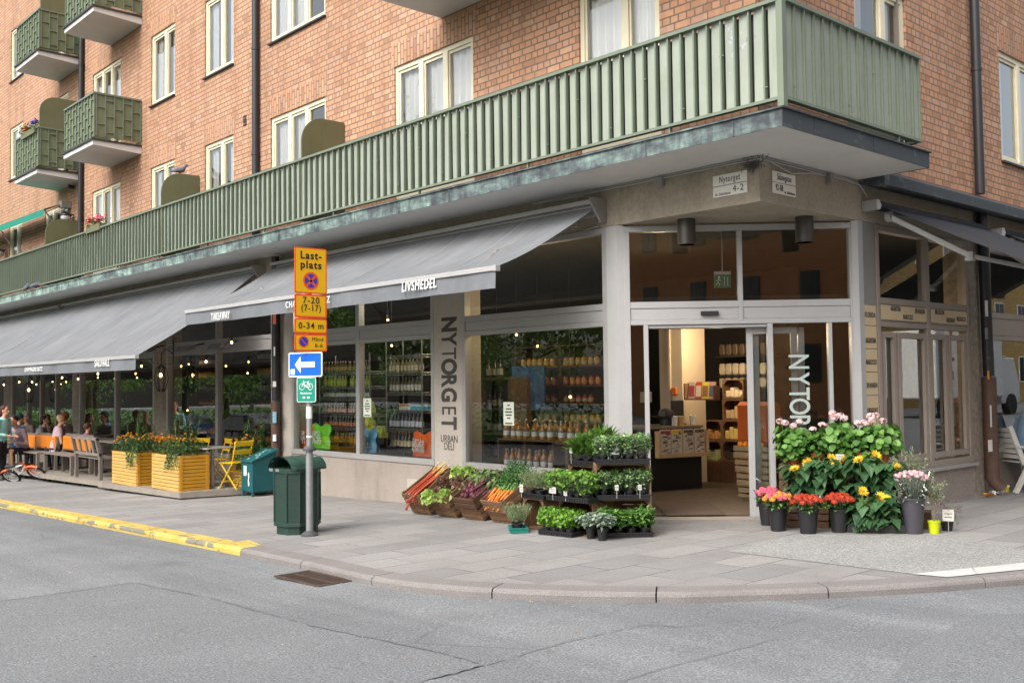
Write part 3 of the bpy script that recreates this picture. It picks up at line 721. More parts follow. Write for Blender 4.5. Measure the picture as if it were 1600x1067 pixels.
edge = t.ramp(t.math('ADD', t.math('SUBTRACT', sp_.outputs[2], t.math('MULTIPLY', sp_.outputs[0], .025)), -.175), [(0, (0, 0, 0)), (1, (1, 1, 1))])
zz = t.math('SUBTRACT', sp_.outputs[2], t.math('MULTIPLY', sp_.outputs[0], .025))      # 0.175 = top of kerb
band = t.math('MULTIPLY', t.math('GREATER_THAN', zz, .118), t.math('LESS_THAN', zz, .1735))
chip = t.math('MULTIPLY', band, t.ramp(t.noise(t.coord(scale=(.7, .7, 1)), 2.2, 6, .62), [(.5, (0, 0, 0)), (.53, (1, 1, 1))]))
o_ = t.mix(t.math('MULTIPLY', t.math('MAXIMUM', chip, t.math('MULTIPLY', ch, .75)), .9), o_, lin((112, 112, 108)))
M_YEL = t.fin(o_, .65, 0, t.bump(t.noise(c, 90, 3), .3, .003), .35)
def resample(P, step):
    out = [Vector(P[0])]; acc = 0
    for a, c in zip(P, P[1:]):
        a, c = Vector(a), Vector(c); L = (c - a).length; d = step - acc
        while d <= L: out.append(a.lerp(c, d / L)); d += step
        acc = L - (d - step)
    return out
KR = resample(KO, .22)
def kerb(name, i0, i1, mat):
    b = MB(); i = i0; n = 6
    KN = offs(KR, 1.)
    while i < i1:
        j = min(i1, i + n)
        prof = [(0.02, -.25), (.012, -.035), (.022, -.014), (.045, 0.0), (.26, .003), (.26, -.2)]
        vs = []; fs = []
        for k in range(i, j + 1):
            p = Vector(KR[k]); q = Vector(KN[k]); nn = (q - p)
            e = .006 if k == i else (-.006 if k == j else 0); tt = Vector((nn.y, -nn.x)) * e
            for d, z in prof: r = p + nn * d + tt; vs.append((r.x, r.y, gz(r.x) + z))
        m_ = len(prof)
        for k in range(j - i):
            for q in range(m_ - 1): fs.append((k * m_ + q, (k + 1) * m_ + q, (k + 1) * m_ + q + 1, k * m_ + q + 1))
        fs.append(tuple(range(m_))); fs.append(tuple(range((j - i) * m_ + m_ - 1, (j - i) * m_ - 1, -1)))
        b.add(vs, fs); i = j
    stuffless(b.build(name, mat))
kx = min(range(len(KR)), key=lambda i: abs(KR[i].x + 10.05))
kerb('painted_kerb', 0, kx, M_YEL); kerb('kerb', kx, len(KR) - 1, M_GRAN)
gpoly('kerb_paint', [(-10.6, 5.36), (-9.9, 5.36), (-10.05, 5.37), (-10.6, 5.5)], M_YEL, .004)
# leaves and butts along the gutter
b = MB()
for i in range(230):
    k = rnd.randrange(kx - 10, len(KR) - 40); p = Vector(KR[k]); q = Vector(offs(KR, -1.)[k]) if i < 3 else p + Vector((rnd.gauss(0, .1), -abs(rnd.gauss(.05, .05))))
    if rnd.random() < .25: q = Vector((rnd.uniform(-12, -4), rnd.uniform(1, 5)))
    a = rnd.uniform(0, 6.3); L = rnd.uniform(.012, .04)
    b.leaf((q.x, q.y, gz(q.x) - .073), (math.cos(a), math.sin(a), .02), (0, 0, 1), L, L * .5, .2)
M_LIT = leafmat('dry_leaf', [lin((96, 70, 44)), lin((168, 140, 100)), lin((206, 190, 160)), lin((120, 92, 56))])
tag(b.build('leaf_litter', M_LIT), 'dry leaves and cigarette butts scattered along the kerb', 'litter', kind='stuff')
# drain grate
g_ = thing('drain_grate', 'rusty brown slotted drain grate in the road beside the kerb', 'drain grate', (-8.1, 4.84, gz(-8.1) - .076), R_(2))
M_RUST = pm('rusty_iron', lin((88, 74, 66)), .7, .3, 14, .4, .2, 60, .4)
b = MB()
b.box(-.37, .37, -.19, -.16, 0, .014); b.box(-.37, .37, .16, .19, 0, .014); b.box(-.37, -.34, -.16, .16, 0, .014); b.box(.34, .37, -.16, .16, 0, .014); b.box(-.34, .34, -.012, .012, 0, .013)
for i in range(17):
    x = -.32 + i * .04
    for s in (-1, 1): b.bar((x - .012, s * .02, .007), (x + .012, s * .155, .007), .018, .012)
b.build('grate_frame', M_RUST, g_)
b = MB(); b.quad((-.36, -.18, .002), (.36, -.18, .002), (.36, .18, .002), (-.36, .18, .002)); b.build('pit_shade_sheet', pm('pit_shade_black', (.01, .01, .01), .9), g_)  # flat black sheet on the road, darkness of the pit as colour
# ================================================================== awnings
t = NT('grey_awning_cloth'); c = t.coord()
o_ = t.ramp(t.noise(c, 1.3, 6, .6), [(.25, lin((112, 115, 119))), (.75, lin((129, 132, 135)))])
st = t.ramp(t.noise(t.coord(scale=(3, .3, .3)), 3, 6, .65), [(.35, (.78, .77, .76)), (.62, (1, 1, 1))]); o_ = t.mix(.75, o_, st, 'MULTIPLY')
dr = t.ramp(t.noise(c, 17, 2, .4), [(.83, (0, 0, 0)), (.85, (1, 1, 1))]); o_ = t.mix(dr, o_, lin((214, 214, 210)))
t.fin(o_, .85, 0, t.bump(t.noise(c, 300, 2), .1, .002), .25)
tr = t.node('ShaderNodeBsdfTranslucent'); t.link(o_, tr.inputs[0]); mx = t.node('ShaderNodeMixShader'); mx.inputs[0].default_value = .06
t.link(t.b.outputs[0], mx.inputs[1]); t.link(tr.outputs[0], mx.inputs[2]); t.link(mx.outputs[0], t.o.inputs[0]); M_AWN = t.m
M_VAL = pm('grey_valance_cloth', lin((108, 112, 117)), .85, .1, 9)
M_AWND = pm('dark_awning_cloth', lin((34, 36, 42)), .85, .08, 3)
def awning(x0, x1, yt, zt, yf, zf, label, cap):
    r = thing('awning', label, 'awning', ((x0 + x1) / 2, yt, zt), group='grey shop awnings', world=True)
    b = MB(); nx, ny = int((x1 - x0) / .25), 10
    P = lambda i, j: (x0 + (x1 - x0) * i / nx, yt + (yf - yt) * j / ny, zt + (zf - zt) * j / ny - .07 * math.sin(math.pi * j / ny) - (.016 * math.sin(i * .9 + j * .35) + .02 * math.sin(i * .31)) * math.sin(math.pi * j / ny))
    b.add([P(i, j) for i in range(nx + 1) for j in range(ny + 1)], [(i * (ny + 1) + j, (i + 1) * (ny + 1) + j, (i + 1) * (ny + 1) + j + 1, i * (ny + 1) + j + 1) for i in range(nx) for j in range(ny)])
    b.cur = 1; k = max(2, round((x1 - x0) / 1.2))
    for q in range(1, k):
        i = int(nx * q / k)
        for j in range(ny):
            p, e = Vector(P(i, j)), Vector(P(i, j + 1)); u = Vector((.011, 0, 0)); n_ = Vector((0, -.001, .004)); b.quad(p - u + n_, p + u + n_, e + u + n_, e - u + n_)
    b.build('awning_cloth', [M_AWN, pm('awning_seam', lin((142, 146, 151)), .8, .05)], r, smooth=True)
    b = MB(); b.box(x0, x1, yf - .045, yf + .015, zf - .05, zf + .006); b.box(x1 - .02, x1 + .03, yf - .05, yf + .02, zf - .056, zf + .012); b.build('front_bar', M_ALUL, r, bevel=.004)
    b = MB(); m_ = int((x1 - x0) / .12); dv = .195
    W = lambda i, z: (x0 + (x1 - x0) * i / m_, yf - .02 - (.014 * math.sin(i * .8) + .01 * math.sin(i * .33)) * (zf - z) / dv, z)
    for i in range(m_): b.quad(W(i, zf - .05 - dv), W(i + 1, zf - .05 - dv), W(i + 1, zf - .05), W(i, zf - .05))
    v = b.build('valance', M_VAL, r, smooth=True)
    b = MB(); b.prism([(YF - .01, zt - .1), (YF - .01, zt + .09), (YF - .2, zt + .09), (YF - .22, zt + .03), (YF - .14, zt + .028), (YF - .14, zt - .1)], 'x', x0, x1); b.build('cassette', M_ALU, r)
    b = MB(); b.prism([(YF - .005, zt - .19), (YF - .005, zt + .1), (YF - .26, zt + .1), (YF - .3, zt + .06), (YF - .1, zt - .19)], 'x', x1 + .001, x1 + .03); b.build('end_cap', M_ALUD, r)
    for xa, sg in ((x0 + .5, 1), (x1 - .35, -1)):
        b = MB(); A = Vector((xa, YF - .16, zt - .16)); E = Vector((xa + sg * .1, yf + .03, zf - .02)); K = (A + E) / 2 + Vector((sg * .55, 0, -.02))
        b.bar(A, K, .05, .06); b.bar(K, E, .04, .05); b.tube([A + Vector((0, 0, -.05)), A + Vector((0, 0, .05))], .04, 10); b.tube([K + Vector((0, 0, -.04)), K + Vector((0, 0, .04))], .035, 10); b.build('folding_arm', M_ALUD, r)
    return r, v, yf
AW1, V1, Y1 = awning(-16.35, -8.35, YF - .14, 3.80, 7.33, 2.955, 'grey awning lettered for groceries and takeaway, nearest the corner', True)
AW2, V2, Y2 = awning(-27.5, -16.9, YF - .14, 3.80, 6.7, 2.21, 'long grey awning hanging low over the timber terrace', True)
AW3, V3, Y3 = awning(-38.5, -27.62, YF - .14, 3.79, 6.72, 2.18, 'farthest grey awning at the left edge of the terrace', True)
def val_text(s, x0, x1, pyc, ypl, size, par, mat=M_WHT, bold=.008, sh=0.):
    a = onY(x0, pyc, ypl); c = onY(x1, pyc, ypl); m_ = onY((x0 + x1) / 2, pyc, ypl)
    text(s, size, axes((m_.x, ypl - .05, m_.z), (1, 0, 0), (0, 0, 1)), mat, par, bold=bold, fit=abs(c.x - a.x), sh=sh)
val_text('LIVSMEDEL', 632, 686, 446.5, Y1, .165, V1, bold=.003, sh=.1); val_text('TAKEAWAY', 334, 363, 494.5, Y1, .165, V1, bold=.003)
val_text('CHARKUTERI UTZ', 450, 519, 473, Y1, .13, V1, bold=0.); val_text('SALUHALL', 152, 175, 568, Y2, .165, V2, bold=.002)
val_text('CHAMPAGNE BUTZ', 42, 70, 577.5, Y2, .12, V2, bold=.002)
# right-hand dark awnings with their folding arms
def side_awning(y0, y1, lab, out=2.3, zt=3.78, zf=2.72):
    r = thing('awning', lab, 'awning', (XK, y0, zt), group='dark awnings on the side street', world=True)
    x0, x1 = XK + .16, XK + out
    b = MB(); b.add([(x0 + (x1 - x0) * j / 8, y, zt - .04 + (zf - zt) * j / 8 - .02 * math.sin(math.pi * j / 8)) for y in (y0 + .12, y1) for j in range(9)], [(j, j + 1, j + 10, j + 9) for j in range(8)])
    b.build('awning_cloth', M_AWND, r, smooth=True)
    b = MB(); b.tube([(x0 - .02, y0 + .1, zt - .04), (x0 - .02, y1, zt - .04)], .06, 12); b.build('roller', M_AWND, r, smooth=.6)
    b = MB(); b.box(x1 - .02, x1 + .04, y0 + .1, y1, zf - .07, zf - .01); b.build('front_bar', M_ALU, r)
    b = MB(); b.box(XK, XK + .2, y0 - .02, y0 + .06, zt - .1, zt + .02); b.tube([(x0 - .02, y0 + .02, zt - .04), (x0 - .02, y0 + .11, zt - .04)], .055, 12); b.build('wall_bracket', M_ALUL, r, bevel=.006)
    for ya, sg in ((y0 + .22, 1), (y1 - .3, -1)):
        A = Vector((XK + .22, ya, zt - .17)); K = Vector((XK + 1.02, ya + sg * .35, zt - .70)); E = Vector((x1, ya + sg * 1.3, zf - .04))
        b = MB(); b.bar(A, K, .05, .065); b.bar(K, E, .04, .05); b.tube([A + Vector((-.03, 0, -.0)), A + Vector((.04, 0, 0))], .065, 14); b.box(K.x - .05, K.x + .05, K.y - .03, K.y + .05, K.z - .06, K.z + .05); b.build('folding_arm', M_ALU, r, bevel=.005)
side_awning(11.25, 14.35, 'dark blue grey awning on bare white arms beside the entrance'); side_awning(14.85, 18.6, 'dark awning beyond the drainpipe at the right edge')
# ================================================================== street name plates, lamps, cables
M_PLATE = pm('white_enamel', lin((222, 220, 214)), .4, .05, 14, dirt=.25)
def plate(mk, u, z, l1, l2, l3, lab, par=None):
    r = thing('street_sign', lab, 'street sign', tuple(mk(u, z, .0).translation), group='street name plates', world=True)
    for dz_, h, nm in ((.06, .118, 'name_plate'), (-.065, .118, 'number_plate')):
        m_ = mk(u, z + dz_, 0); b = MB(); b.T = m_; b.box(-.225, .225, -h / 2, h / 2, .004, .016); p = b.build(nm, M_PLATE, r, bevel=.004)
        if nm == 'name_plate': text(l1, .1, mk(u, z + dz_, .0175), M_INK, p, fit=.27)
        else:
            text(l2, .1, mk(u + (.11 if l2[0] == '4' else -.1), z + dz_ + .005, .0175), M_INK, p, fit=.14); text(l3, .045, mk(u - (.09 if l2[0] == '4' else -.1), z + dz_ - .03, .0175), M_INK, p, fit=.2)
plate(onL_m, -6.49, 3.80, 'Nytorget', '4-2', 'kv. Söderboren', 'white plate reading Nytorget under the canopy corner')
plate(onR_m, 9.55, 3.80, 'Skånegatan', '92-88', 'kv. Söderboren', 'white plate reading Skånegatan under the canopy corner')
M_LAMPB = pm('bronze_lamp', lin((74, 70, 66)), .45, .1, 6, .5)
M_GLOW = emit('warm_lamp_glow', (1., .72, .36), 3); M_BULB = emit('warm_bulb', (1., .62, .25), 5)
for s, on, lab in ((.79, True, 'bronze cylinder downlight over the doorway, its lamp lit'), (2.16, False, 'bronze cylinder downlight with unlit end, above the fixed glass')):
    p = TD @ Vector((s, -.33, 3.56)); r = thing('downlight', lab, 'lamp', tuple(p), group='cylinder lamps above the entrance')
    b = MB(); b.lathe([(.1, -.3), (.105, -.3), (.105, 0)], 20); b.lathe([(.092, -.3), (.092, -.26)], 20); b.build('lamp_shade', M_LAMPB, r, smooth=.6)
    b = MB(); b.lathe([(0, -.27), (.08, -.268)], 16); b.build('lamp_lens', M_GLOW if on else M_PIPE, r)
b = MB()
def cable(pts, r=.008): b.tube([Vector(p) for p in pts], r, 5)
for dzc in (0, .025): cable([(-9.6 + i * .35 + .0, YF - .02 - dzc * .3, 4.035 - dzc) for i in range(10)] + [(XK + .03, YF - .03, 4.03 - dzc), (XK + .02, 9.5, 4.035 - dzc), (XK + .02, 10.8, 4.03 - dzc), (XK + .03, 11.15, 3.98), (XK + .04, 11.3, 3.85)])
cable([(-9.62, YF - .02, 4.03), (-8.7, YF - .02, 3.99), (-8.47, YF - .02, 3.93), (-8.42, YF - .02, 3.7), (-8.44, YF - .02, 3.58), (-8.7, YF - .02, 3.56)]); cable([(XK + .02, 9.3, 4.0), (XK + .02, 9.7, 3.93), (XK + .02, 10.1, 3.99), (XK + .02, 10.5, 4.0)])
b.build('wall_cable', M_ALUL, BLD)
for nm, p in (('junction box on the beam left of the street plates', (-7.45, YF - .03, 3.97)), ('junction box on the beam right of the street plates', (XK + .03, 10.45, 3.97))):
    b = MB(); b.box(p[0] - .05, p[0] + .05, p[1] - .03, p[1] + .03, p[2] - .06, p[2] + .05); o = b.build('junction_box', M_ALUD, BLD, bevel=.006)
b = MB()
for i in range(140):
    p = Vector((XK + rnd.gauss(-.06, .05), YF - .02, 3.98 + rnd.gauss(0, .03))); b.leaf(p, (rnd.gauss(0, 1), -abs(rnd.gauss(0, .3)), rnd.gauss(-.4, 1)), (0, -1, 0), .08, .01)
b.build('bird_spikes', pm('grey_bristle', lin((96, 92, 88)), .8), BLD)
# text on the menu boards
for s, y, z in (('ARGENTINA', 11.98, 2.53), ('MAROCKO', 12.3, 2.435), ('SPANIEN', 12.62, 2.52), ('BRASILIEN', 13.18, 2.53), ('URUGUAY', 13.5, 2.435), ('MEXICO', 13.82, 2.46)): text(s, .085, onR_m(y, z, .0135), M_INK, MEN if y < 12.9 else MEN2, bold=.002, fit=.26)
for s, z in (('FLORIDA', 2.43), ('ARGENTINA', 2.12), ('MAROCKO', 1.86), ('SPANIEN', 1.58), ('URUGUAY', 1.28), ('BRASILIEN', 1.02)): text(s, .085, onR_m(11.35, z, .0085), M_INK, TAN, bold=.002, fit=.25)
for s, y in (('NYTO', 1.0),):
    for ch_, py in (('N', 565), ('Y', 592), ('T', 615), ('O', 635), ('R', 657), ('G', 679)):
        u = TD @ Vector((2.14, .04, 0)); z = EYE.z + (ray(1254, py) * ((u.y + 0) / ray(1254, py).y)).z
        text(ch_, .34, TD @ axes((2.13, .042, z), (0, 0, -1), (1, 0, 0)), pm('frosted_lettering', lin((168, 182, 176)), .6, .05), DOOR, bold=.004, xs=.75, name='door_lettering')
# ================================================================== sign post
M_GALV = pm('galvanised_steel', lin((150, 152, 154)), .45, .1, 20, .5, dirt=.15)
M_SY = pm('sign_yellow', lin((232, 178, 6)), .4, .03, 3); M_SR = pm('sign_red', lin((226, 84, 24)), .4, .03, 3); M_SB = pm('sign_blue', lin((6, 92, 196)), .4, .04, 3)
M_SG = pm('sign_green', lin((8, 132, 108)), .4, .04, 3); M_SW = pm('sign_white', lin((232, 232, 230)), .4, .03, 5); M_SK = pm('sign_black', lin((26, 24, 22)), .5, .05, 5); M_SDB = pm('symbol_blue', lin((38, 60, 170)), .4, .03, 3)
SP = thing('road_sign_post', 'grey steel post carrying stacked yellow, blue and green road signs', 'road sign', (-10.36, 6.14, gz(-10.36)))
b = MB(); b.tube([(0, 0, 0), (0, 0, 1.0)], .042, 16); b.tube([(0, 0, 1.0), (0, 0, 3.3)], .034, 16); b.build('pole', M_GALV, SP, smooth=.6)
b = MB(); b.lathe([(.1, 0), (.1, .02), (.06, .05), (.045, .06)], 16); b.build('base_collar', pm('dark_collar', lin((70, 72, 76)), .6, .1), SP, smooth=.6); b = MB(); b.lathe([(.043, .98), (.075, .985), (.075, 1.01), (.05, 1.04)], 16); b.build('pole_collar', pm('dark_collar', lin((70, 72, 76)), .6, .1), SP, smooth=.6)
def rrect(w_, h, r, n=5):
    pts = []
    for cx_, cy_, a0 in ((w_ / 2 - r, h / 2 - r, 0), (-w_ / 2 + r, h / 2 - r, 90), (-w_ / 2 + r, -h / 2 + r, 180), (w_ / 2 - r, -h / 2 + r, 270)):
        for i in range(n + 1): t_ = R_(a0 + 90 * i / n); pts.append((cx_ + r * math.cos(t_), cy_ + r * math.sin(t_)))
    return pts
def sign_plate(z0, z1, w_, ang, m_face, m_rim, rim, name, off=.05, dx=0):
    u = Vector((math.cos(R_(ang)), math.sin(R_(ang)), 0)); n = u.cross(Vector((0, 0, 1)))
    zc = (z0 + z1) / 2 - SP.location.z; M_ = axes(n * off + u * dx + Vector((0, 0, zc)), u, (0, 0, 1)); h = z1 - z0
    b = MB(); b.T = M_; b.prism(rrect(w_, h, .022), 'z', -.012, 0); p = b.build(name, m_rim, SP, local=True)
    b = MB(); b.T = M_; b.prism(rrect(w_ - 2 * rim, h - 2 * rim, .014), 'z', 0, .0012); b.build('sign_face', m_face, p)
    b = MB()
    for zz in (h * .25, -h * .25): b.T = M_; b.box(-.05, .05, zz - .012, zz + .012, -.06, -.0121)
    b.build('clamp', M_GALV, p)
    return p, M_
def tx(p, M_, s, x, y, size, mat, fit=None, bold=0., name='lettering'): text(s, size, M_ @ Matrix.Translation((x, y, .003)), mat, p, bold=bold, fit=fit, name=name)
def mark(p, M_, name, mat, fn, z=.0024):
    b = MB(); b.T = M_ @ Matrix.Translation((0, 0, z)); fn(b); b.build(name, mat, p)
def dsc(r, x, y, n=28): return lambda b: b.add([(x + r * math.cos(6.2832 * i / n), y + r * math.sin(6.2832 * i / n), 0) for i in range(n)], [tuple(range(n))])
p, M_ = sign_plate(2.735, 3.275, .43, 90, M_SY, M_SR, .016, 'loading_sign')
tx(p, M_, 'Last-', 0, .175, .125, M_SK, .28, .003); tx(p, M_, 'plats', 0, .065, .125, M_SK, .28, .003)
mark(p, M_, 'symbol_rim', M_SR, dsc(.105, 0, -.12)); mark(p, M_, 'symbol_disc', M_SDB, dsc(.082, 0, -.12), .0030)
def crossb(b):
    for s in (-1, 1):
        d = Vector((.07, .07 * s, 0)); e = Vector((-.010 * s, .010, 0)); c_ = Vector((0, -.12, 0)); b.quad(c_ - d - e, c_ + d - e, c_ + d + e, c_ - d + e); e.z = .0003; c_.z = .0002 * s
mark(p, M_, 'symbol_cross', M_SR, crossb, .0036)
p, M_ = sign_plate(2.45, 2.728, .43, 90, M_SY, M_SR, .022, 'hours_sign'); tx(p, M_, '7-20', 0, .065, .105, M_SK, .22, .001); tx(p, M_, '(7-17)', 0, -.025, .105, M_SK, .26, .001)
p, M_ = sign_plate(2.268, 2.444, .43, 90, M_SY, M_SR, .016, 'distance_sign'); tx(p, M_, '0-34 m', 0, .0, .105, M_SK, .33, .001)
p, M_ = sign_plate(2.06, 2.262, .43, 90, M_SY, M_SR, .018, 'cleaning_sign'); tx(p, M_, 'Månd', .085, .04, .062, M_SK, .15); tx(p, M_, '0-6', .1, -.035, .062, M_SK, .1)
mark(p, M_, 'symbol_rim', M_SR, dsc(.068, -.1, .01)); mark(p, M_, 'symbol_disc', M_SDB, dsc(.054, -.1, .01), .003)
def slash(b): b.quad((-.145, .045, 0), (-.137, .053, 0), (-.055, -.03, 0), (-.063, -.038, 0))
mark(p, M_, 'symbol_slash', M_SR, slash, .0036)
p, M_ = sign_plate(1.762, 2.05, .52, 17, M_SB, M_SW, .014, 'arrow_sign', .055, -.01)
def arrow(b): b.add([(.15, .032, 0), (-.07, .032, 0), (-.07, .1, 0), (-.16, 0.0, 0), (-.07, -.1, 0), (-.07, -.032, 0), (.15, -.032, 0)], [(1, 2, 3), (3, 4, 5), (0, 1, 5, 6), (1, 3, 5)])
mark(p, M_, 'arrow', M_SW, arrow)
def sq(b): b.quad((-.225, -.115, 0), (-.16, -.115, 0), (-.16, -.05, 0), (-.225, -.05, 0))
mark(p, M_, 'sticker', M_SW, sq, .003); tx(p, M_, 'vvv l vvl', .02, 0, .03, M_GALV, .16)
p, M_ = sign_plate(1.468, 1.756, .272, 22, M_SG, M_SW, .007, 'cycle_route_sign', .055)
def bike2(b):
    for x in (-.06, .06): b.tube([(x + .036 * math.cos(6.2832 * i / 20), .035 + .036 * math.sin(6.2832 * i / 20), 0) for i in range(20)], .0035, 4, closed=True)
    for a, c in (((-.06, .035), (-.035, .09)), ((-.035, .09), (.03, .09)), ((-.035, .085), (.002, .03)), ((.002, .03), (.03, .095)), ((.002, .03), (.06, .035)), ((.06, .035), (.03, .09)), ((-.035, .09), (-.042, .105)), ((-.042, .105), (-.03, .11)), ((.02, .096), (.045, .096))): b.bar((*a, 0), (*c, 0), .0065, .002)
mark(p, M_, 'bicycle_symbol', M_SW, bike2); tx(p, M_, 'Nynäsleden', 0, -.04, .036, M_SW, .16)
mark(p, M_, 'route_symbol', M_SW, lambda b: [b.add([(x + .02 * math.cos(6.28 * i / 12), -.09 + .013 * math.sin(6.28 * i / 12), 0) for i in range(12)], [tuple(range(12))]) for x in (-.032, .032)])
b = MB(); b.tube([(0, 0, 1.36), (0, 0, 1.5)], .0355, 16); b.tube([(0, 0, 1.14), (0, 0, 1.16)], .0355, 14); b.build('pole_sticker', M_SW, SP)
# ================================================================== litter bin
M_BIN = pm('dark_green_bin_paint', lin((32, 58, 50)), .45, .12, 5, dirt=.15)
t = NT('perforated_green_steel'); c = t.coord()
br = t.node('ShaderNodeTexBrick'); br.offset = .5; br.squash = 1
for k, x in (('Scale', 1.), ('Brick Width', .028), ('Row Height', .014), ('Mortar Size', .0032), ('Mortar Smooth', .3), ('Bias', 0.)): br.inputs[k].default_value = x
s_ = t.node('ShaderNodeSeparateXYZ'); t.link(c, s_.inputs[0]); cb_ = t.node('ShaderNodeCombineXYZ'); t.link(t.math('ADD', s_.outputs[0], s_.outputs[1]), cb_.inputs[0]); t.link(s_.outputs[2], cb_.inputs[1]); t.link(cb_.outputs[0], br.inputs['Vector'])
o_ = t.mix(br.outputs[1], lin((14, 22, 20)), lin((42, 76, 66))); scr = t.ramp(t.noise(t.coord(scale=(8, 8, 1.5), rot=(.5, .3, 0)), 6, 3, .8), [(.72, (0, 0, 0)), (.74, (1, 1, 1))])
o_ = t.mix(t.math('MULTIPLY', scr, .35), o_, lin((150, 160, 150))); M_PERF = t.fin(o_, .45, 0, t.bump(br.outputs[1], .8, .004))
BN = thing('litter_bin', 'dark green perforated litter bin with arched lid beside the sign post', 'litter bin', (-10.74, 6.2, gz(-10.74)), R_(4))
def octo(w_, c_): h = w_ / 2; return [(h, h - c_), (h - c_, h), (-h + c_, h), (-h, h - c_), (-h, -h + c_), (-h + c_, -h), (h - c_, -h), (h, -h + c_)]
b = MB(); b.prism(octo(.47, .11), 'z', .14, .72); b.build('perforated_body', M_PERF, BN)
b = MB(); b.prism(octo(.43, .10), 'z', 0, .11); b.prism(octo(.495, .12), 'z', .1, .145); b.prism(octo(.495, .12), 'z', .721, .775)
for q in octo(.476, .11): b.tube([(*q, .145), (*q, .72)], .012, 6)
b.build('bin_frame', M_BIN, BN, bevel=.004)
t = NT('lid_steel'); c = t.coord(); M_LID = t.fin(t.ramp(t.noise(c, 6, 4), [(.3, lin((36, 66, 56))), (.7, lin((54, 84, 74)))]), .22, .0, None, .9)
b = MB(); A_ = [(.25 * math.cos(t_), .77 + .15 * math.sin(t_)) for t_ in [math.pi * (1 - i / 14) for i in range(15)]]
vs = [(x, y, z) for y in (-.245, .245) for x, z in A_]; b.add(vs, [(i, i + 1, 16 + i, 15 + i) for i in range(14)]); vs = [(x * .97, y, z - .012) for y in (-.245, .245) for x, z in A_]; b.add(vs, [(i, i + 1, 16 + i, 15 + i) for i in range(14)])
LID = b.build('lid', M_LID, BN, smooth=True)
b = MB(); b.prism(octo(.42, .1), 'z', .70, .719); b.build('bin_opening', M_PIPE, BN)
b = MB(); b.box(-.22, -.14, -.252, -.247, .74, .775); b.box(-.08, -.01, -.252, -.247, .74, .77); b.build('lid_clip', M_GALV, LID)
# ================================================================== teal sand box
M_TEAL = pm('teal_box_paint', lin((10, 84, 90)), .5, .1, 5, dirt=.15)
tb = onG(393, 777); TB = thing('grit_box', 'teal metal grit box with sloping lid between terrace and drainpipe', 'grit box', (tb.x - .27, tb.y + .05, gz(tb.x) - .01), R_(-2)); TB.scale = (.88, .88, .96)
b = MB(); b.prism([(0, .09), (.52, .09), (.52, .8), (0, .62)], 'x', -.24, .24); b.build('box_body', M_TEAL, TB, bevel=.008)
b = MB(); b.prism([(-.03, .612), (.55, .812), (.55, .84), (-.03, .64)], 'x', -.27, .27); b.build('lid', M_TEAL, TB, bevel=.006)
b = MB()
for x in (-.21, .21):
    for y in (.03, .49): b.box(x - .02, x + .02, y - .02, y + .02, -.05, .09)
b.build('leg', M_TEAL, TB)
b = MB(); b.box(-.12, .0, -.006, -.001, .37, .55); b.build('notice', M_SW, TB)
b = MB(); b.add([(.06, -.004, .42), (.11, -.004, .44), (.12, -.004, .36), (.10, -.004, .3), (.13, -.004, .22), (.08, -.004, .18), (.06, -.004, .28), (.08, -.004, .34)], [tuple(range(8))]); b.build('torn_sticker', M_SW, TB)
b = MB()
for _ in range(14): x, y = rnd.uniform(-.2, .2), rnd.uniform(0, .5); z = .645 + .345 * (y + .03) ; L = rnd.uniform(.02, .07); b.quad((x, y, z), (x + L, y + .01, z + .004), (x + L, y + .05, z + .02), (x, y + .04, z + .016))
b.build('scratched_paint', pm('scuffed_paint', lin((150, 176, 172)), .7), TB)
# ================================================================== small things on the facade
def wall_geranium(px, py, y, n, cols, lab, zoff=0):
    p = onY(px, py, y); r = thing('window_flowers', lab, 'flower box', (p.x, y, p.z), group='flowers on the balcony rails')
    b = MB(); b.box(-n * .11, n * .11, -.08, .08, -.2, -.05); b.build('flower_box', M_SCREEN, r)
    b = MB()
    for i in range(n * 46): q = (rnd.uniform(-n * .12, n * .12), rnd.gauss(0, .07), rnd.uniform(-.1, .1)); b.leaf(q, (rnd.gauss(0, 1), rnd.gauss(0, 1), .4), (0, 0, 1), .06, .05, .2)
    b.build('foliage', leafmat('balcony_leaf', [lin((40, 70, 30)), lin((80, 120, 50)), lin((60, 96, 44))]), r)
    for k, cc in enumerate(cols):
        b = MB()
        for i in range(n * 2): b_ = (-n * .11 + n * .22 * (k + rnd.random()) / len(cols), rnd.gauss(0, .06), rnd.uniform(.06, .16)); [b.disc((b_[0] + rnd.gauss(0, .025), b_[1] + rnd.gauss(0, .025), b_[2] + rnd.gauss(0, .02)), (rnd.gauss(0, 1), rnd.gauss(0, 1), .8), .025, 6) for _ in range(9)]
        b.build('blossom', pm('petal_%d%d%d' % cc, lin(cc), .7, .2, 30), r)
wall_geranium(48, 202, 8.05, 5, [(236, 84, 40), (240, 232, 232), (140, 110, 190)], 'orange, white and violet flowers on the small left balcony rail')
wall_geranium(150, 349, 8.3, 4, [(232, 90, 120), (236, 120, 150)], 'pink geraniums on the long balcony rail by the black drainpipe')
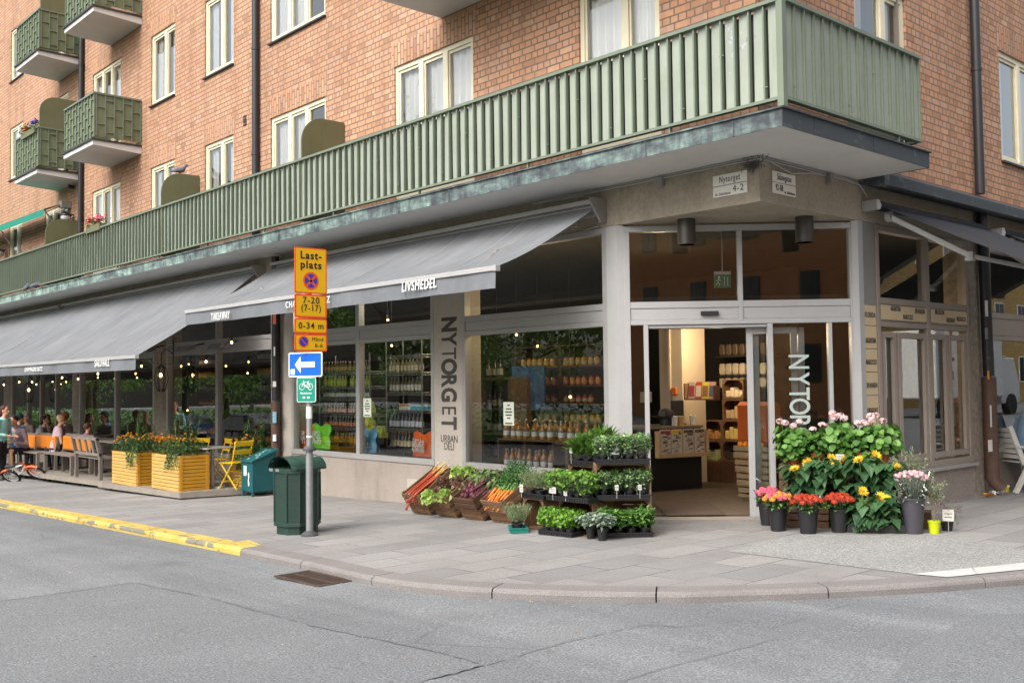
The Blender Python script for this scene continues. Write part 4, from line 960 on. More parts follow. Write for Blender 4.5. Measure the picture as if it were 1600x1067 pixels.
# small green awning high at the left
r = thing('awning', 'narrow green awning rolled half out over the upper left windows', 'awning', (-30, YF, 6.6), world=True)
a = onY(-30, 366, 8.9); c = onY(97, 322, 8.9); b = MB(); b.add([(a.x - 3, 8.95, a.z + .07), (c.x, 8.95, c.z + .07), (c.x, 8.45, c.z - .12), (a.x - 3, 8.45, a.z - .12), (c.x, 8.45, c.z - .3), (a.x - 3, 8.45, a.z - .3)], [(0, 1, 2, 3), (3, 2, 4, 5)])
b.build('awning_cloth', pm('green_awning_cloth', lin((20, 128, 108)), .8, .1, 4), r)
b = MB(); b.bar((c.x - .2, 9.05, c.z - .9), (c.x - .05, 8.48, c.z - .15), .03); b.bar((-31.9, 9.05, a.z - 1.0), (-31.8, 8.48, a.z - .2), .03); b.box(c.x - .1, c.x + .12, 8.85, 9.09, c.z - .05, c.z + .12); b.build('awning_arm', M_ALU, r)
for px, py, lab in ((106, 341, 'globe wall lamp beside the green awning'), (2, 396, 'wall lamp at the far left picture edge, above the railing')):
    p = onY(px, py, 8.95); r = thing('wall_lamp', lab, 'lamp', (p.x, 9.1, p.z)); b = MB(); b.bar((0, 0, .1), (0, -.2, .12), .03); b.lathe([(.03, .12), (.14, .1), (.15, .06)], 14, (0, -.2, 0)); b.build('lamp_bracket', M_PIPE, r)
    b = MB(); b.ball((0, -.2, 0), (.13, .13, .12), 14, 8); b.build('lamp_globe', pm('clouded_glass', lin((190, 190, 186)), .2), r, smooth=True)
p = onY(383, 189, YF); r = MB()
for i in range(4): r.box(p.x - .06, p.x + .06, YF - .012, YF - .002, p.z - .1 + i * .055, p.z - .065 + i * .055)
r.build('wall_vent', M_PIPE, BLD)
for x, z in ((-28.6, 7.2), (-27.2, 6.95)):
    b = MB(); b.tube([(x, 9.09, z), (x, 8.95, z + .02)], .05, 8); b.build('wall_fitting', M_PIPE, BLD)
def pigeon(px, py, y, rz, lab, z=None):
    p = onY(px, py, y); r = thing('pigeon', lab, 'pigeon', (p.x, y, z if z else p.z), rz, group='pigeons resting on the building')
    b = MB(); b.tube([(-.2, 0, .05), (-.12, 0, .08), (-.03, 0, .1), (.06, 0, .12), (.1, 0, .17), (.13, 0, .215), (.155, 0, .22), (.185, 0, .21)], [(.006, .03), (.03, .04), (.062, .06), (.06, .055), (.035, .033), (.027, .025), (.02, .018), (.003, .003)], 12)
    b.tube([(-.01, .02, .06), (0, .025, 0)], .007, 5); b.tube([(-.01, -.02, .06), (0, -.025, 0)], .007, 5)
    b.build('plumage', pm('pigeon_grey', lin((92, 96, 108)), .7, .3, 18), r, smooth=True)
    b = MB()
    for s in (-1, 1): b.tube([(.05, s * .05, .12), (-.05, s * .062, .1), (-.17, s * .03, .06)], [(.03, .008), (.04, .01), (.008, .004)], 8)
    b.build('wing', pm('pigeon_wing', lin((120, 124, 134)), .7, .3, 18), r, smooth=True)
pigeon(42, 454, 8.2, 2.6, 'pigeon on the canopy edge at far left', 4.235); pigeon(57, 450, 8.22, 1.6, 'darker pigeon on the canopy edge, right beside another', 4.235)
pigeon(281, 272, 8.75, 1.5, 'pigeon perched on top of a curved privacy screen', 6.035)
# ================================================================== inside the shop
def lamp(name, p, e, c=(1, .72, .42), r=.12):
    l = bpy.data.lights.new(name, 'POINT'); l.energy = e; l.color = c; l.shadow_soft_size = r
    o = bpy.data.objects.new(name, l); col.objects.link(o); o.location = p; return o
M_CRATE = pm('crate_wood', lin((122, 92, 66)), .8, .28, 7, bump=.3, bscale=40, dirt=.35)
M_CRATED = pm('dark_crate_wood', lin((88, 62, 44)), .8, .28, 7, bump=.3, bscale=40, dirt=.4)
M_WIRE = pm('chromed_wire', lin((170, 172, 172)), .3, .05, 5, .7)
M_BGLASS = pm('dark_bottle_glass', lin((34, 24, 16)), .15, .1, 5)
def wire_rack(x0, x1, y0, y1, zs, lab):
    r = thing('wire_shelf', lab, 'shelf rack', ((x0 + x1) / 2, (y0 + y1) / 2, .0), group='wire shelf racks in the corner shop window', world=True)
    b = MB()
    for x in (x0, x1):
        for y in (y0, y1): b.tube([(x, y, .02), (x, y, max(zs) + .32)], .013, 6)
    b.build('upright', M_WIRE, r)
    b = MB()
    for z in zs:
        for y in (y0, y1):
            b.bar((x0, y, z), (x1, y, z), .008); b.bar((x0, y, z - .04), (x1, y, z - .04), .008); k = int((x1 - x0) / .05)
            for i in range(k): a = x0 + (x1 - x0) * i / k; c = x0 + (x1 - x0) * (i + 1) / k; b.bar((a, y, z - .04 * (i % 2)), (c, y, z - .04 * (1 - i % 2)), .006)
        for x in (x0, x1): b.bar((x, y0, z), (x, y1, z), .008); b.bar((x, y0, z - .04), (x, y1, z - .04), .008)
        for i in range(8): y = y0 + (y1 - y0) * (i + .5) / 8; b.bar((x0, y, z - .004), (x1, y, z - .004), .005)
    b.build('wire_shelf_level', M_WIRE, r)
def bottle_mesh(name, glass, label, cap, h, rad, body=.6, neck=.35):
    """one small bottle: glass, label band and cap as the three materials of one mesh"""
    b = MB(); b.cur = 0; b.lathe([(0, 0), (rad, .003), (rad, h * body), (rad * neck, h * (body + .2)), (rad * neck, h * .93)], 9)
    b.cur = 1; b.lathe([(rad * 1.03, h * .14), (rad * 1.03, h * body * .82)], 9)
    b.cur = 2; b.lathe([(rad * neck * 1.25, h * .9), (rad * neck * 1.25, h), (0, h)], 8)
    o = b.build(name, [glass, label, cap], smooth=.7); return o
def gm(n, c, r=.18): return pm(n, lin(c), r, .12, 8)
def row(proto, first, pts, label, cat, group):
    for i, p in enumerate(pts):
        if i and rnd.random() < .05: continue
        o = proto if first and i == 0 else dup(proto)
        o.location = (p[0] + rnd.uniform(-.006, .006), p[1] + rnd.uniform(-.012, .012), p[2]); o.scale = (1, 1, rnd.uniform(.97, 1.03)); o.rotation_euler = (0, 0, rnd.uniform(0, 6)); tag(o, label, cat, group)
Z1 = [1.90, 1.64, 1.43, 1.15, .91, .61]
wire_rack(-16.25, -14.6, 9.85, 10.2, Z1, 'tall wire shelf of small bottles behind the green bag')
KINDS = [('clear top', (88, 76, 40), (150, 140, 90), (190, 190, 180), 'small brown bottle with pale cap on the topmost shelf behind the green bag'),
         ('lime', (150, 160, 40), (176, 186, 70), (210, 214, 190), 'lime yellow bottle on the second shelf from the top behind the green bag'),
         ('dark green', (22, 40, 24), (196, 204, 190), (180, 190, 180), 'dark green bottle on the third shelf from the top behind the green bag'),
         ('pink', (120, 96, 88), (222, 170, 172), (220, 214, 208), 'clear bottle with pink label on the fourth shelf from the top behind the green bag'),
         ('rust', (52, 30, 22), (210, 130, 96), (224, 214, 204), 'dark bottle with salmon label on the fifth shelf from the top behind the green bag'),
         ('amber', (206, 132, 14), (226, 170, 40), (230, 210, 150), 'amber yellow bottle on the lowest shelf behind the green bag')]
for (nm, g1, l1, c1, lab), z in zip(KINDS, Z1):
    pr = bottle_mesh('bottle', gm('glass ' + nm, g1), gm('label ' + nm, l1, .5), gm('cap ' + nm, c1, .4), .19, .031)
    row(pr, True, [(-16.17 + i * .0925 + rnd.uniform(-.008, .008), 9.9 + rnd.uniform(-.01, .01), z + .003) for i in range(17)], lab, 'bottle', lab.split(' on the ', 1)[1].join(['bottles on the ', '']))
Z2 = [1.86, 1.53, 1.24, .93, .60]
wire_rack(-14.1, -13.1, 9.85, 10.2, [2.15] + Z2, 'wire shelf of juice and wine bottles behind the orange bag by the pillar')
for k, (z, g1, l1, c1, h, lab) in enumerate(((1.86, (150, 140, 96), (216, 206, 176), (60, 90, 60), .24, 'pale bottle with cream label on the highest shelf above the blue cartons'), (1.53, (96, 90, 60), (214, 210, 196), (84, 110, 110), .26, 'bottle with cream label on the shelf above the blue cartons'),
                                      (.93, (52, 46, 60), (206, 206, 214), (50, 56, 90), .26, 'dark bottle with white label on the shelf below the blue cartons'), (.60, (60, 40, 20), (210, 190, 160), (176, 130, 60), .27, 'gold topped bottle on the lowest shelf beside the orange bag'))):
    pr = bottle_mesh('bottle', gm('rack glass %d' % k, g1), gm('rack label %d' % k, l1, .5), gm('rack cap %d' % k, c1, .4), h, .04)
    row(pr, True, [(-14.02 + i * .103, 9.9, z + .003) for i in range(9)], lab, 'bottle', 'bottles: ' + lab)
cb0 = None
for i in range(5):
    blue = i > 1; b = MB(); b.box(-.075, .075, -.06, .06, 0, .1); b.cur = 1; b.box(-.076, .076, -.061, .061, .06, .085)
    o = b.build('carton', [gm('carton white' if not blue else 'carton teal', (226, 222, 214) if not blue else (60, 150, 176), .6), gm('carton band a' if not blue else 'carton band b', (206, 110, 60) if not blue else (214, 226, 230), .6)])
    o.location = (-13.72 + i * .155, 9.95, 1.245 + (.1 if i in (1, 3) else 0) * 0); tag(o, 'white carton with orange band on the wire shelf' if not blue else 'teal carton with pale band on the wire shelf', 'carton', 'white cartons on the wire shelf' if not blue else 'teal cartons on the wire shelf')
# lime six-packs on dark plinths
b = MB(); b.box(-.2, .2, -.18, .18, 0, .5); b.box(-.205, .205, -.185, .185, .44, .47); o = b.build('display_plinth', M_DARK); o.location = (-14.35, 9.72, .28); tag(o, 'dark display block carrying the lime bottle packs', 'plinth')
def sixpack():
    t_ = thing('bottle_pack', '', 'bottle pack'); b = MB()
    for i in range(3):
        for j in range(2): b.lathe([(0, .002), (.03, .003), (.03, .12), (.011, .17), (.011, .2), (0, .2)], 8, (-.065 + i * .065, -.035 + j * .07, 0))
    b.build('bottle_cluster', gm('lime_glass', (186, 192, 60)), t_, smooth=.7)
    b = MB(); b.box(-.1, .1, -.07, .07, .0, .085); b.box(-.1, .1, -.003, .003, .085, .2); b.build('carrier', gm('lime_card', (200, 206, 84), .6), t_); return t_
sp0 = sixpack()
for i, (x, y, z, lab) in enumerate(((-14.5, 9.66, .78, 'lime bottle pack at the lower left of the small pyramid'), (-14.27, 9.66, .78, 'lime bottle pack at the lower middle of the small pyramid'), (-14.05, 9.7, .78, 'lime bottle pack at the lower right of the small pyramid'), (-14.36, 9.66, .985, 'lime bottle pack on the second layer of the small pyramid'), (-14.34, 9.66, 1.19, 'topmost lime bottle pack of the small pyramid'))):
    o = sp0 if i == 0 else dup(sp0); o.location = (x, y, z); o.rotation_euler = (0, 0, rnd.uniform(-.1, .1)); tag(o, lab, None, 'lime bottle packs')
# printed carrier bags
def bag(px0, px1, pyb, pyt, c, lab, y=9.4):
    a = onY(px0, pyb, y); e = onY(px1, pyb, y); h = onY((px0 + px1) / 2, pyt, y).z - a.z; w_ = e.x - a.x
    r = thing('carrier_bag', lab, 'bag', ((a.x + e.x) / 2, y, .56), group='printed bags in the shop window'); b = MB(); n, m_ = 12, 10
    for sg in (-1, 1):
        P = lambda i, j: (w_ * (i / n - .5) * (1 - .12 * math.sin(math.pi * j / m_)) , sg * .11 * (math.sin(math.pi * (.02 + .96 * i / n)) ** .5) * (1 - (j / m_) ** 2.2) + .012 * math.sin(i * 1.9 + j * 1.3), h * j / m_ + .03 * math.sin(i * .9) * (j == m_))
        b.add([P(i, j) for i in range(n + 1) for j in range(m_ + 1)], [(i * (m_ + 1) + j, (i + 1) * (m_ + 1) + j, (i + 1) * (m_ + 1) + j + 1, i * (m_ + 1) + j + 1) for i in range(n) for j in range(m_)])
    b.build('bag_body', pm('bag %d %d %d' % c, lin(c), .35, .1, 4, bump=.5, bscale=9), r, smooth=True)
    b = MB()
    for i in range(-3, 4):
        for j in range(5):
            for _ in range(2):
                u = i * w_ * .075 + rnd.uniform(-.01, .01); z = h * (.25 + .11 * j) + rnd.uniform(-.01, .01); rr = rnd.uniform(.012, .024); d0 = -.135 - rnd.random() * .002
                A = rnd.uniform(0, 6); b.tube([(u + rr * math.cos(A + k * .7), d0, z + rr * math.sin(A + k * .7)) for k in range(6)], .005, 4)
    b.build('print', M_SW, r)
bag(465, 494, 705, 670, (226, 98, 24), 'orange printed bag in the window behind the sign pole'); bag(489, 519, 704, 668, (116, 206, 52), 'bright green printed bag in the shop window')
bag(567, 591, 707, 672, (76, 150, 190), 'light blue printed bag in the shop window'); bag(647, 683, 713, 678, (228, 96, 22), 'orange printed bag in the window by the stone pillar')
# notices stuck on the glass
def poster(px0, px1, pyt, pyb, mat, lab, lines=True, ypl=YF + .045):
    a = onY(px0, pyb, ypl); c = onY(px1, pyt, ypl); w_, h = c.x - a.x, c.z - a.z
    r = thing('notice', lab, 'notice', (a.x + w_ / 2, ypl, a.z + h / 2), group='notices on the shop glass'); b = MB(); b.box(-w_ / 2, w_ / 2, -.002, .0, -h / 2, h / 2); b.build('paper', mat, r)
    if lines:
        b = MB()
        for z, k in ((.36, .12), (.2, .26), (.07, .34), (-.06, .3), (-.19, .16), (-.42, .36)): b.box(-w_ * k, w_ * k, -.003, -.0021, h * z - .009, h * z + .009)
        b.build('print', M_INK, r)
M_PAPER = pm('pale_paper', lin((214, 222, 204)), .8, .03, 4)
poster(568, 580, 622, 651, M_PAPER, 'pale notice on the glass beside the lime bottle packs'); poster(787, 803, 628, 664, M_PAPER, 'pale notice on the glass in front of the juice bottles')
poster(676, 682, 700, 716, gm('blue_sticker', (90, 150, 190), .5), 'small blue and white sticker low on the window by the stone pillar', False)
# ---- juice window: cube shelves with swing-top bottles
def cube_shelf(x0, x1, y0, y1, z0, z1, n, lab):
    r = thing('cube_shelf', lab, 'shelf', ((x0 + x1) / 2, y0, z0), world=True); b = MB(); e = .02
    b.box(x0, x1, y0, y1, z1 - e, z1); b.box(x0, x1, y0, y1, z0, z0 + e)
    for i in range(n + 1): x = x0 + (x1 - x0 - e) * i / n; b.box(x, x + e, y0, y1, z0 + e, z1 - e)
    b.box(x0, x1, y1 - .01, y1, z0 + e, z1 - e); b.build('shelf_frame', M_CRATED, r); return r
cube_shelf(-10.86, -9.72, 9.5, 9.95, .30, .88, 2, 'low cube shelf of swing-top bottles in the juice window')
b = MB(); b.box(-9.7, -8.5, 9.5, 9.95, .83, .88); b.box(-9.6, -9.55, 9.6, 9.9, .02, .83); b.box(-8.65, -8.6, 9.6, 9.9, .02, .83); o = b.build('display_table', M_CRATED); tag(o, 'narrow display table of swing-top bottles under the lit jars', 'table')
b = MB(); b.box(-10.84, -9.74, 9.5, 9.94, .321, .47); o = b.build('window_step', M_CRATED); tag(o, 'dark step inside the low cube shelf under the lower bottle row', 'step')
def juice():
    t_ = thing('juice_bottle', '', 'bottle'); b = MB(); b.lathe([(0, .0), (.043, .004), (.045, .02), (.045, .15), (.036, .18), (.018, .205), (.016, .235), (.019, .24), (.019, .25)], 12); b.build('glass_body', pm('apple_juice', lin((166, 104, 40)), .12, .15, 9), t_, smooth=.8)
    b = MB(); b.lathe([(.0462, .045), (.0462, .11)], 12); b.build('label', pm('juice_label', lin((206, 204, 210)), .6, .03), t_, smooth=True)
    b = MB(); b.lathe([(.0466, .11), (.0466, .135)], 12); b.build('label_band', pm('juice_label_band', lin((110, 90, 90)), .6, .03), t_)
    b = MB(); b.lathe([(.017, .25), (.019, .262), (.012, .272), (0, .274)], 8); b.bar((-.022, 0, .262), (-.026, 0, .205), .004); b.bar((.022, 0, .262), (.026, 0, .205), .004); b.bar((-.022, 0, .262), (.022, 0, .262), .004); b.build('swing_stopper', M_WIRE, t_); return t_
j0 = juice()
row(j0, True, [(-10.78 + i * .155 + rnd.uniform(-.02, .02), 9.58 + rnd.uniform(-.02, .03), .881) for i in range(7)] + [(-9.63 + i * .155, 9.57, .881) for i in range(6)] + [(-10.7 + i * .2, 9.72, .881) for i in range(9)], 'swing-top juice bottle on the upper row above the cube shelf', 'bottle', 'juice bottles in the upper row')
row(j0, False, [(-10.76 + i * .128 + rnd.uniform(-.015, .015), 9.56 + rnd.uniform(0, .05), .472) for i in range(8)] + [(-10.7 + i * .25, 9.7, .472) for i in range(4)], 'swing-top juice bottle standing inside the low cube shelf', 'bottle', 'juice bottles in the lower row')
# dark tall shelf beside the pale notice and lit shelves behind
def tall_shelf(px0, px1, y, zs, mat, lab, ztop):
    x0, x1 = onY(px0, 640, y).x, onY(px1, 640, y).x; r = thing('tall_shelf', lab, 'shelf', ((x0 + x1) / 2, y, 0), world=True); b = MB()
    n = max(1, round((x1 - x0) / 1.0))
    for i in range(n + 1): x = x0 + (x1 - x0) * i / n; b.box(x - .03, x + .03, y, y + .4, .02, ztop)
    for z in zs + [ztop]: b.box(x0, x1, y - .005, y + .4, z - .03, z)
    b.box(x0, x1, y + .4, y + .42, .02, ztop); b.build('shelf_frame', mat, r); return x0, x1
zsA = [.55, .93, 1.29]; x0, x1 = tall_shelf(752, 796, 9.85, zsA, M_CRATED, 'dark wooden shelf of wine bottles beside the pale notice', 1.75)
wb = bottle_mesh('wine_bottle', gm('wine_glass', (30, 24, 20)), gm('wine_label', (170, 166, 158), .5), gm('wine_cap', (70, 60, 40), .4), .27, .04)
row(wb, True, [(x0 + .1 + i * .125, 9.93, z + .002) for z in zsA + [1.75] for i in range(int((x1 - x0 - .15) / .125))], 'dark wine bottle on the dark wooden shelf beside the juice bottles', 'bottle', 'wine bottles on the dark wooden shelf')
zsB = [.6, 1.0, 1.32, 1.62, 1.95]; x0, x1 = tall_shelf(806, 952, 12.0, zsB, M_CRATED, 'long shelf of orange jars lit up behind the juice bottles', 2.3)
jars = []
for nm, c1, c2 in (('marmalade', (220, 122, 20), (224, 170, 110)), ('honey', (226, 164, 40), (220, 196, 140)), ('relish', (176, 60, 24), (214, 180, 150))):
    b = MB(); b.lathe([(0, 0), (.05, .003), (.052, .1), (.042, .13)], 9); b.cur = 1; b.lathe([(.0535, .03), (.0535, .085)], 9); b.cur = 2; b.lathe([(.046, .13), (.046, .155), (0, .155)], 9)
    jars.append(b.build('jar', [gm(nm, c1), gm(nm + ' label', c2, .6), gm('jar_lid', (60, 54, 46), .4)], smooth=.7))
for k, z in enumerate(zsB):
    kind = ['marmalade', 'honey', 'relish'][k % 3]
    row(jars[k % 3], k < 3, [(x0 + .12 + i * .15, 12.09, z + .002) for i in range(int((x1 - x0 - .2) / .15)) if abs(((i * .15 + .12) % 1.0) - .02) > .06], 'jar of orange preserve on the %s shelf behind the juice bottles' % ['lowest', 'second lowest', 'middle', 'second highest', 'highest'][k], 'jar', 'jars on the %s back shelf' % ['lowest', 'second lowest', 'middle', 'second highest', 'highest'][k])
b = MB()
x = onY(800, 600, 11.6).x; b.box(x, x + .8, 11.6, 11.64, 1.2, 1.95); o = b.build('chalk_poster', pm('blue_print_poster', lin((60, 96, 140)), .6, .5, 9)); tag(o, 'blue poster hanging inside behind the pale notice', 'poster')
# dark shelving with dim goods inside the left windows
for px0, px1, y, lab in ((306, 338, 11.2, 'dim shelf of goods inside the takeaway window by its mullion'), (396, 436, 10.2, 'dim shelf of bottles inside the takeaway window beside the drainpipe')):
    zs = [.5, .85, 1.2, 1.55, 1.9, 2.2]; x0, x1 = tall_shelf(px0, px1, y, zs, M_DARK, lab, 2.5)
    for k, z in enumerate(zs):
        pr = wb if k % 2 else jars[k % 3]
        row(pr, False, [(x0 + .1 + i * .13, y + .08, z + .002) for i in range(max(1, int((x1 - x0 - .15) / .13)))], ('dark bottle' if k % 2 else 'jar') + ' on the ' + lab, 'bottle' if k % 2 else 'jar', lab)
# ---- behind the open door
F0 = .02
M_WHITEWALL = pm('cream_plaster', lin((206, 192, 172)), .85, .06, 2); M_COUNTER = pm('black_counter', lin((30, 27, 26)), .5, .2, 6); M_TOP = pm('counter_top', lin((120, 112, 100)), .4, .1, 6)
a = onZ(1021, 768, F0); c = onZ(1097, 762, F0); CTR = thing('shop_counter', 'black checkout counter just inside the open door', 'counter', tuple(a), math.atan2(c.y - a.y, c.x - a.x)); Lc = (c - a).length
b = MB(); b.box(-.25, Lc, 0, .7, 0, .93); b.build('counter_body', M_COUNTER, CTR); b = MB(); b.box(-.3, Lc + .02, -.03, .74, .931, .965); b.build('counter_top', M_TOP, CTR)
CM = CTR.matrix_world if False else Matrix.Translation(a) @ Matrix.Rotation(math.atan2(c.y - a.y, c.x - a.x), 4, 'Z')
NR = thing('newspaper_rack', 'pale wooden newspaper rack hung on the black counter', 'rack', tuple(a), math.atan2(c.y - a.y, c.x - a.x)); b = MB(); b.box(.02, Lc + .04, -.14, -.12, .5, .56); b.box(.02, Lc + .04, -.06, -.031, .5, .9); b.box(.02, .04, -.14, -.06, .5, .88); b.box(Lc + .02, Lc + .04, -.14, -.06, .5, .88); b.build('rack_frame', pm('pale_pine', lin((196, 164, 122)), .7, .1, 6), NR)
for i, lab in enumerate(('leftmost newspaper in the rack, magenta and black front', 'newspaper with yellow banner, second in the rack', 'grey newspaper with dark picture, third in the rack', 'rightmost grey newspaper in the rack')):
    w_ = (Lc - .06) / 4; r = thing('newspaper', lab, 'newspaper', tuple(CM @ Vector((.05 + w_ * (i + .5), -.1, .56))), CTR.rotation_euler.z, 'newspapers on the counter rack')
    b = MB(); b.box(-w_ * .44, w_ * .44, -.008, .008, -.03, .36); b.build('front_page', pm('newsprint', lin((206, 196, 178)), .9, .04), r)
    b = MB(); q = random.Random(i)
    for k in range(16): z = .01 + k * .021; x = q.uniform(-.4, .2) * w_; b.box(x, min(w_ * .4, x + q.uniform(.1, .5) * w_), -.0095, -.0081, z, z + q.choice((.006, .012, .018)))
    b.build('printed_columns', M_INK, r); b = MB(); b.box(-w_ * .42, w_ * .42, -.0092, -.0081, .3, .345); b.build('banner', gm('banner %d' % i, [(170, 60, 90), (226, 186, 40), (90, 88, 86), (100, 98, 96)][i], .7), r)
# till, cap, tins on the counter
r = thing('till_screen', 'black till screen on the counter', 'till', tuple(CM @ Vector((.72, .3, .965))), CTR.rotation_euler.z + .3); b = MB(); b.box(-.16, .16, -.02, .02, .1, .38); b.box(-.04, .04, .0, .06, 0, .2); b.box(-.12, .12, -.1, .1, 0, .02); b.build('screen_body', M_PIPE, r, bevel=.008)
r = thing('price_display', 'small pole display at the left end of the counter', 'display', tuple(CM @ Vector((.08, .25, .965))), CTR.rotation_euler.z); b = MB(); b.bar((0, 0, 0), (0, 0, .36), .03); b.box(-.1, .1, -.02, .02, .36, .52); b.build('display_head', M_ALUD, r, bevel=.005)
r = thing('black_cap', 'black peaked cap lying on the counter', 'cap', tuple(CM @ Vector((.42, .2, 1.1)))); b = MB(); b.lathe([(.13, 0), (.13, .05), (.1, .11), (0, .13)], 14); b.box(-.1, .1, -.26, -.1, 0, .015); b.lathe([(.1, -.135), (.1, -.001)], 12); b.build('cap_body', M_PIPE, r, smooth=.7)
for i, (x, cc, lab) in enumerate(((.5, (210, 206, 198), 'white paper cup beside the till'), (.62, (176, 150, 110), 'small brown box beside the till'), (.86, (220, 216, 210), 'white tin on the right end of the counter'))):
    b = MB(); b.lathe([(0, 0), (.045, .002), (.05, .14), (.04, .145)], 10); o = b.build('counter_tin', gm('tin %d' % i, cc, .5), smooth=.7); o.location = CM @ Vector((x, .1, .966)); tag(o, lab, 'tin')
# cream pillar and back wall shelf of magazines
yw = a.y + 1.15; xa, xb = onY(1031, 600, yw).x, onY(1066, 600, yw).x; ye = onX(1102, 600, xb).y; b = MB(); b.box(xa, xb, yw, ye, F0, 2.6); b.box(xa + .2, xa + .24, yw - .03, yw - .001, F0, 2.6); b.build('plastered_pillar', M_WHITEWALL, BLD)
b = lb(TD); b.prism([(.2, .28), (2.7, .28), (4.6, 4.5), (-1.5, 4.5)], 'z', 2.62, 2.7); b.build('lamplight_baffle', M_DARK, BLD)  # added dark board, keeps lamplight out of the upper door glass
r = thing('exit_sign', 'green running man exit sign hanging behind the upper glass', 'exit sign', tuple(TD @ Vector((1.29, .25, 2.8))), R_(45)); b = MB(); b.box(-.1, .1, -.02, .02, 0, .16); b.build('sign_box', gm('exit_green', (30, 110, 84), .4), r); b = MB(); b.bar((0, 0, .16), (0, 0, .7), .012); b.box(-.1, .1, -.021, .021, .161, .2); b.build('hanger', M_ALUL, r); b = MB(); b.ball((-.045, -.022, .125), (.012, .002, .012), 8, 5)
for p_, q_ in (((-.05, .105), (-.06, .06)), ((-.06, .06), (-.035, .04)), ((-.035, .04), (-.05, .015)), ((-.06, .06), (-.085, .035)), ((-.05, .1), (-.02, .085)), ((-.05, .1), (-.08, .08)), ((.02, .02), (.02, .13)), ((.06, .02), (.06, .13))): b.bar((p_[0], -.022, p_[1]), (q_[0], -.022, q_[1]), .011, .004)
b.build('running_figure', M_SW, r)
pf = onY(1054, 611, yw - .02); b = MB(); b.box(-.05, .05, -.03, .02, -.06, .06); o = b.build('call_point', gm('orange_box', (206, 110, 50), .5), bevel=.008); o.location = pf; tag(o, 'small orange call point on the cream pillar', 'switch')
def goods_box(name, px0, px1, py0, py1, y, d, mat, lab, cat, fill=None, grp=None):
    p0 = onY(px0, py1, y); p1 = onY(px1, py0, y); r = thing(name, lab, cat, (p0.x, y, p0.z), group=grp); w_, h = p1.x - p0.x, p1.z - p0.z; b = MB(); e = .018
    b.box(0, w_, 0, d, 0, e); b.box(0, w_, 0, d, h - e, h); b.box(0, e, 0, d, e, h - e); b.box(w_ - e, w_, 0, d, e, h - e); b.box(0, w_, d - e, d, e, h - e)
    for xx, zz in ((e, e), (w_ - e, e), (e, h - e), (w_ - e, h - e)): s = .07 * (1 if xx < w_ / 2 else -1); u = .07 * (1 if zz < h / 2 else -1); b.add([(xx, .01, zz), (xx + s, .01, zz), (xx, .01, zz + u)], [(0, 1, 2)])
    b.build('crate_body', mat, r); return r, w_, h
yk = onZ(1122, 753, F0).y
CR = [(1129, 1161, 592, 623), (1129, 1161, 624, 656), (1128, 1160, 657, 688), (1128, 1160, 689, 720), (1100, 1127, 657, 688), (1100, 1127, 689, 721), (1098, 1127, 722, 754), (1128, 1160, 721, 754)]
CL = ['top crate of the right column in the crate wall', 'second crate of the right column in the crate wall', 'third crate of the right column in the crate wall', 'fourth crate of the right column, near its foot', 'upper crate of the left column in the crate wall', 'lower crate of the left column in the crate wall', 'bottom left crate of the crate wall, turned slats out', 'bottom right crate of the crate wall, on the floor']
CF = [(226, 214, 190), (206, 180, 140), (220, 196, 120), (70, 60, 50), (190, 140, 80), (170, 180, 130), None, None]
for (x0_, x1_, y0_, y1_), lab, f in zip(CR, CL, CF):
    r, w_, h = goods_box('wall_crate', x0_, x1_, y0_, y1_, yk, .3, M_CRATE, lab, 'crate', grp='crates of the crate wall')
    b = MB()
    if f:
        base = r.location
        for i in range(4):
            b = MB(); k = rnd.uniform(.35, .75) * (h - .06); bx = .03 + (w_ - .06) * i / 4; b.box(bx, bx + (w_ - .06) / 4.4, .04, .2, 0, k)
            o = b.build('packet', gm('packet %d %d %d' % f, f, .6), bevel=.012); o.location = base + Vector((0, 0, .02)); tag(o, 'small packet standing in the %s' % lab, 'packet', 'packets in the ' + lab)
    else:
        for i in range(7): b.box(.002 + w_ * i / 7, w_ * (i + .9) / 7, -.016, -.002, 0, h)
        b.build('front_slat', M_CRATED, r)
# upper dark shelves with bags at the right
for k, (py, lab) in enumerate(((556, 'top'), (586, 'upper'), (606, 'middle'))):
    y = yk + .5; p0, p1 = onY(1118, py, y), onY(1178, py, y); b = MB(); b.box(p0.x, p1.x + .4, y, y + .4, p0.z - .03, p0.z); o = b.build('wall_shelf', M_DARK); tag(o, '%s dark wall shelf inside the door' % lab, 'shelf', 'dark wall shelves inside the door')
    bm_ = None
    for i in range(8):
        if bm_ is None:
            b = MB(); b.prism([(-.05, 0), (.05, 0), (.06, .1), (.045, .19), (-.045, .19), (-.06, .1)], 'y', -.04, .04); bm_ = b.build('coffee_bag', gm('bag %d' % k, [(96, 80, 66), (206, 196, 176), (214, 206, 190)][k], .5), bevel=.015); o = bm_
        else: o = dup(bm_)
        o.location = (p0.x + .08 + i * .135, y + .1, p0.z + .001); o.rotation_euler = (0, 0, rnd.uniform(-.3, .3)); tag(o, 'paper bag on the %s wall shelf inside the door' % lab, 'bag', 'bags on the %s wall shelf' % lab)
